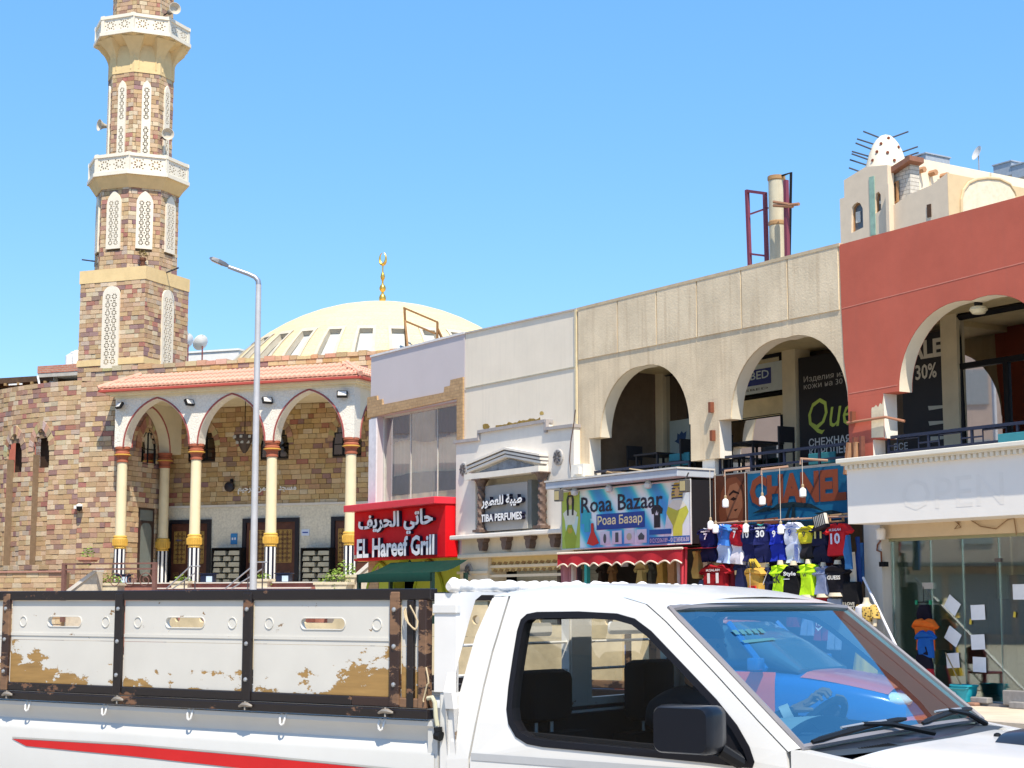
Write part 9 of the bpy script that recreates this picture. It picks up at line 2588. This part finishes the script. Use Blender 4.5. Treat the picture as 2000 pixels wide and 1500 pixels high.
# ------------------------------------------------------------------ driver
def skin_body(verts, edges, radii, root):
 me = bpy.data.meshes.new('tmp_body'); me.from_pydata(verts, edges, [])
 o = bpy.data.objects.new('tmp_body', me); COL.objects.link(o)
 sk = o.modifiers.new('s', 'SKIN'); sk.use_smooth_shade = True
 for i, r_ in enumerate(radii): me.skin_vertices[0].data[i].radius = (r_, r_)
 me.skin_vertices[0].data[root].use_root = True
 ss = o.modifiers.new('d', 'SUBSURF'); ss.levels = 2; ss.render_levels = 2
 dg = bpy.context.evaluated_depsgraph_get(); dg.update()
 ev = o.evaluated_get(dg); out = bpy.data.meshes.new_from_object(ev)
 v = [tuple(q.co) for q in out.vertices]; f = [tuple(q.vertices) for q in out.polygons]
 bpy.data.objects.remove(o); bpy.data.meshes.remove(out)
 return v, f
def driver():
 tr, C, e, g, ax = TRUCK
 dd = 1.17
 hx, hz = T.px(1372, 1270, dd)
 head = Vector((hx, dd, hz))
 sx_, _ = T.px(1268, 1350, dd)
 hip = Vector((sx_ + .20, dd, .86))
 neck = head + Vector((-.04, 0, -.15)); chest = (hip + neck) * .5 + Vector((.0, 0, .06))
 sh = neck + Vector((-.03, 0, -.06))
 t = thing('person', 'driver in a dark shirt leaning forward with both hands on the steering wheel', 'person', T, tuple(hip))
 hands = []
 V, E, Rr = [hip, (hip + chest) / 2, chest, sh, neck], [(0, 1), (1, 2), (2, 3), (3, 4)], [.15, .145, .16, .12, .055]
 V.append(head + Vector((-.01, 0, -.07))); E.append((4, 5)); Rr.append(.06)
 for sg in (-1, 1):
  s0 = sh + Vector((0, sg * .19, -.02))
  grip = C + e * (sg * .15) + g * .10 + ax * .03
  if sg < 0: grip = C - e * .10 + g * .155 + ax * .03
  el = (s0 + grip) / 2 + Vector((-.02, sg * .10, -.15))
  i = len(V); V += [s0, el, grip - (grip - el).normalized() * .07]; E += [(3, i), (i, i + 1), (i + 1, i + 2)]; Rr += [.075, .05, .033]
  hands.append((grip, (grip - el).normalized()))
  kn = hip + Vector((.42, sg * .14, .08)); ft = kn + Vector((.18, 0, -.30))
  i = len(V); V += [hip + Vector((.05, sg * .09, -.01)), kn, ft]; E += [(0, i), (i, i + 1), (i + 1, i + 2)]; Rr += [.09, .07, .05]
 v, f = skin_body([tuple(q) for q in V], E, Rr, 0)
 SKN = mat('skin_brown', (.33, .19, .12), .55, .08, 9, .05)
 SHT = mat('shirt_dark', (.03, .04, .055), .85, .15, 8, .2)
 m = MB(); m.add(v, f)
 for i, fc in enumerate(m.f):
  c = Vector((0, 0, 0))
  for q in fc: c += Vector(m.v[q])
  c /= len(fc)
  m.m[i] = 1 if (c - neck).dot((head - neck).normalized()) > .02 and (c - neck).length < .2 else 0
 # hands: palm and five fingers closing over the rim
 for grip, d in hands:
  rim_t = ax.cross((grip - C).normalized()).normalized()
  outw = (grip - C).normalized()
  palm = grip + ax * .012
  wr = palm - d * .075
  n0 = len(m.f)
  pl_ = MB()
  side = rim_t * (1 if rim_t.y > 0 else -1)
  # palm: flattened loft from wrist to knuckles
  rings = []
  for q, wd, th in ((0, .026, .020), (.3, .034, .018), (.7, .041, .016), (1.0, .040, .013)):
   cpt = wr + d * (.085 * q)
   rings.append([cpt + side * wd * cos(2 * PI * j / 10) + ax * th * sin(2 * PI * j / 10) for j in range(10)])
  base = len(m.v)
  for rg in rings: m.v.extend([tuple(p) for p in rg])
  for i in range(3):
   for j in range(10): m.f.append((base + i * 10 + j, base + i * 10 + (j + 1) % 10, base + (i + 1) * 10 + (j + 1) % 10, base + (i + 1) * 10 + j)); m.m.append(1); m.c.append(None)
  m.f.append(tuple(base + 30 + j for j in range(10))); m.m.append(1); m.c.append(None)
  for k, (o_, L) in enumerate(((-.030, .068), (-.010, .078), (.011, .073), (.031, .058))):
   kn = wr + d * .080 + side * o_ + ax * .006
   p1 = kn + (d * .55 + ax * .25 + side * o_ * 3).normalized() * L * .45
   p2 = p1 + (d * .65 - ax * .75).normalized() * L * .35
   p3 = p2 + (-ax * .9 - d * .2).normalized() * L * .30
   a0 = len(m.f); m.tube([kn - d * .015, kn, p1, p2, p3], [.0095, .0095, .0088, .0080, .006], 8)
   for i in range(a0, len(m.f)): m.m[i] = 1
  tb = wr + d * .025 - side * .030
  a0 = len(m.f); m.tube([tb, tb - side * .022 + d * .02 + ax * .004, tb - side * .026 + d * .045 - ax * .012, tb - side * .018 + d * .062 - ax * .028], [.013, .0115, .010, .007], 8)
  for i in range(a0, len(m.f)): m.m[i] = 1
 # head with a face
 hb = len(m.v); a0 = len(m.f)
 NU, NV_ = 20, 16
 def hd(u, w):
  th = 2 * PI * u; ph = -PI / 2 + PI * w
  x, y, z = cos(ph) * cos(th), cos(ph) * sin(th), sin(ph)
  r = Vector((x * .098, y * .076, z * .118))
  if z < -.2: r.x *= 1 - .18 * (-z - .2); r.y *= 1 - .35 * (-z - .2)
  if x > .75 and abs(y) < .28 and -.35 < z < .12: r.x += .022 * (1 - abs(y) / .28) * (1 - abs(z + .15) / .3)
  if x > .6 and .05 < z < .25 and .15 < abs(y) < .5: r.x -= .008
  if x > .7 and -.62 < z < -.42 and abs(y) < .35: r.x += .006
  return head + r
 m.grid(hd, NU, NV_)
 for sg in (-1, 1): m.tube([head + Vector((-.0, sg * .074, .02)), head + Vector((-.012, sg * .088, .005)), head + Vector((-.005, sg * .08, -.03))], [.012, .016, .010], 8)
 for i in range(a0, len(m.f)): m.m[i] = 1
 b = m.build('body', [SHT, SKN], t, True)
 h = MB(); h.grid(lambda u, w: head + Vector((-.012, 0, .012)) + Vector((cos(PI * .5 * w) * cos(2 * PI * u) * .104, cos(PI * .5 * w) * sin(2 * PI * u) * .082, sin(PI * .5 * w) * .118 + (-.05 if cos(2 * PI * u) < .2 else .035) * (1 - w))), 20, 8); h.build('hair', flat('hair_black', (.012, .010, .010), .7), t, True)
 for sg in (-1, 1):
  q = MB(); q.lathe([(.001, .009), (.008, .005), (.010, 0)], head.x + .083, head.y + sg * .03, 8, axis='x', cz=head.z + .018); q.build('eye', flat('eye_dark', (.03, .02, .02), .3), t, True)
 q = MB(); q.tube([head + Vector((.088, -.024, -.055)), head + Vector((.096, 0, -.054)), head + Vector((.088, .024, -.055))], .006, 6); q.build('mouth', flat('lip_brown', (.22, .09, .07), .5), t, True)
 q = MB(); w0 = hands[0][0] - hands[0][1] * .10; q.tube([w0 - hands[0][1] * .03, w0 + hands[0][1] * .005], [.045, .042], 12); q.build('cuff', flat('cuff_white', (.68, .69, .70), .8), t, True)
driver()
# ------------------------------------------------------------------ taxi parked beyond the truck
def taxi():
 gx_, gy_ = 0, 0
 D = 17.0
 r = ray(1752, 1300); pos = Vector((r.x / r.y * D, D, 0))
 X = Frame(pos.x, pos.y, 57.0)          # x = 0 is the nose, near side y = 0
 t = thing('taxi', 'orange and blue taxi parked beyond the white pickup, seen through its windscreen', 'taxi', X, (-2.1, .8, 0))
 W = 1.62
 BL = mat('taxi_blue', (.012, .11, .36), .25, .04, 2, 0, spec=.5, coat=.6)
 OR = mat('taxi_orange', (.72, .12, .03), .28, .04, 2, 0, spec=.5, coat=.6)
 def loft(st, nm, m_, n=16, e=4.0):
  m = MB()
  for x, hw, z0, z1 in st:
   for j in range(n):
    a = 2 * PI * j / n
    c_, s_ = cos(a), sin(a)
    yy = hw * (abs(c_) ** (2 / e)) * (1 if c_ > 0 else -1); zz = (abs(s_) ** (2 / e)) * (1 if s_ > 0 else -1)
    m.v.append((x, W / 2 + yy, (z0 + z1) / 2 + (z1 - z0) / 2 * zz))
  for i in range(len(st) - 1):
   for j in range(n): m.f.append((i * n + j, i * n + (j + 1) % n, (i + 1) * n + (j + 1) % n, (i + 1) * n + j)); m.m.append(0); m.c.append(None)
  m.f.append(tuple(range(n))); m.m.append(0); m.c.append(None); m.f.append(tuple(range((len(st) - 1) * n, len(st) * n))); m.m.append(0); m.c.append(None)
  return m.build(nm, m_, t, True)
 loft([(-4.25, .66, .35, .80), (-4.1, .76, .27, .92), (-3.6, .80, .24, .95), (-2.4, .81, .22, .93), (-1.15, .81, .22, .90), (-.6, .79, .24, .82), (-.2, .74, .27, .74), (0, .60, .32, .64)], 'body', BL, 24, 5)
 gh = loft([(-3.55, .66, .90, .95), (-3.0, .62, .90, 1.34), (-2.5, .60, .90, 1.42), (-1.9, .60, .90, 1.41), (-1.5, .63, .90, 1.20), (-1.12, .66, .88, .93)], 'cabin', flat('taxi_glass', (.05, .10, .13), .08), 24, 5)
 m = MB(); m.grid(lambda u, v: (-3.02 + 1.15 * u, W / 2 + (v - .5) * 1.08, 1.418 + .012 * (1 - (2 * v - 1) ** 2) - .055 * (2 * u - 1) ** 4), 8, 8); m.build('roof', OR, t, True)
 m = MB(); m.grid(lambda u, v: (-1.08 + .92 * u, W / 2 + (v - .5) * (1.42 - .12 * u), .902 - .15 * u ** 1.3 + .015 * (1 - (2 * v - 1) ** 2) - .05 * (2 * v - 1) ** 6), 8, 8); m.build('bonnet', OR, t, True)
 for y_, sg in ((-.006, 1), (W + .006, -1)):
  for xa, xb in ((-2.30, -1.32), (-3.22, -2.34)):
   m = MB(); m.grid(lambda u, v: (xa + (xb - xa) * u, y_ + sg * .035 * (2 * v - 1) ** 4, .32 + .58 * v), 6, 8); d_ = m.build('door', OR, t, True)
   m = MB(); m.box(xa + .06, xa + .24, min(y_ - sg * .02, y_), max(y_ - sg * .02, y_), .76, .79); m.build('handle', flat('taxi_handle', (.05, .05, .05), .4), d_)
  for xa, xb in ((-1.93, -1.47), (-2.42, -2.40), (-3.3, -2.95)):
   m = MB(); m.tube([(xa, W / 2 - sg * .615, 1.40), (xb, W / 2 - sg * .70, .92)] if xb > -1.6 else [(xb, W / 2 - sg * .61, 1.40), (xa, W / 2 - sg * .69, .92)], .035, 6); m.build('window_pillar', BL, t)
  m = MB(); m.bbox(-1.55, -1.42, min(y_ - sg * .18, y_), max(y_ - sg * .18, y_), .92, 1.05, .02); m.build('wing_mirror', BL, t, True)
  for xw in (-.78, -3.35):
   m = MB(); m.lathe([(.17, 0), (.27, .01), (.29, .03), (.29, .15), (.27, .17), (.17, .18)], xw, (y_ + .0) if sg > 0 else y_ - .18, 24, axis='y', cz=.29); wh = m.build('wheel', MATS['tyre_black'], t, True)
   m = MB(); m.lathe([(.18, .0), (.10, -.01), (.02, -.005)], xw, y_ if sg > 0 else y_, 16, axis='y', cz=.29); m.build('rim', STEEL, wh, True)
 for yy in (.16, W - .46):
  m = MB(); m.grid(lambda u, v: (-.17 + .20 * sin(PI * v) * cos(PI * (u - .5)), yy + .15 - .17 * cos(PI * v), .635 + .085 * sin(PI * v) * sin(PI * (u - .5))), 10, 12); m.build('headlight', flat('headlight_clear', (.72, .78, .82), .1), t, True)
 m = MB(); m.bbox(-.08, .10, .08, W - .08, .30, .48, .04); m.build('bumper', OR, t, True)
 m = MB(); m.bbox(-2.6, -2.35, W / 2 - .25, W / 2 + .25, 1.435, 1.56, .02); m.build('roof_sign', flat('roof_sign_white', (.75, .78, .78), .4), t, True)
taxi()
# ------------------------------------------------------------------ houses on the other side of the street (seen in the glass)
def across():
 rr = random.Random(31)
 for k, (ox, oy, deg, L, H, col, lab) in enumerate(((-27, -2, -75, 22, 12.0, (.50, .42, .32), 'tan three storey house across the street, seen only in reflections'), (-30, 22, -80, 18, 14.0, (.62, .56, .46), 'cream four storey house across the street, seen only in reflections'), (-33, 48, -84, 24, 14.0, (.40, .30, .24), 'brown low house across the street, seen only in reflections'), (-36, 82, -84, 32, 14.0, (.58, .52, .44), 'pale long house across the street, seen only in reflections'))):
  B = Frame(ox, oy, 172)
  # the front runs along the street with its face towards +x
  t = thing('house', lab, 'house', B, (L / 2, 0, 0), 'houses across the street')
  c = mat('house_%d' % k, tuple(min(.8, c_ * 1.25) for c_ in col), .85, .08, 2, .1)
  m = MB(); m.box(-L, 0, .05, 8, 0, H); t_ = m.build('wall', c, t)
  m = MB(); m.box(-L - .1, .1, -.1, 8.1, H, H + .3); m.build('parapet', WHITEW, t)
  m = MB(); m.box(-L + .5, -.5, -1.2, .04, 3.1, 3.25); m.build('canopy', flat('canopy_%d' % k, [(.08, .10, .2), (.25, .05, .05), (.1, .1, .1), (.2, .2, .22)][k], .6), t)
  nw = int(L / 2.6)
  for fl in range(int((H - 1) // 3)):
   for i in range(nw):
    x = -L + L * (i + .5) / nw
    z0 = .4 if fl == 0 else 3 * fl + 1.0
    m = MB(); m.box(x - (1.2 if fl == 0 else .6), x + (1.2 if fl == 0 else .6), .0, .049, z0, z0 + (2.4 if fl == 0 else 1.5)); w = m.build('window', flat('house_window', (.30, .30, .29), .4), t)
across()
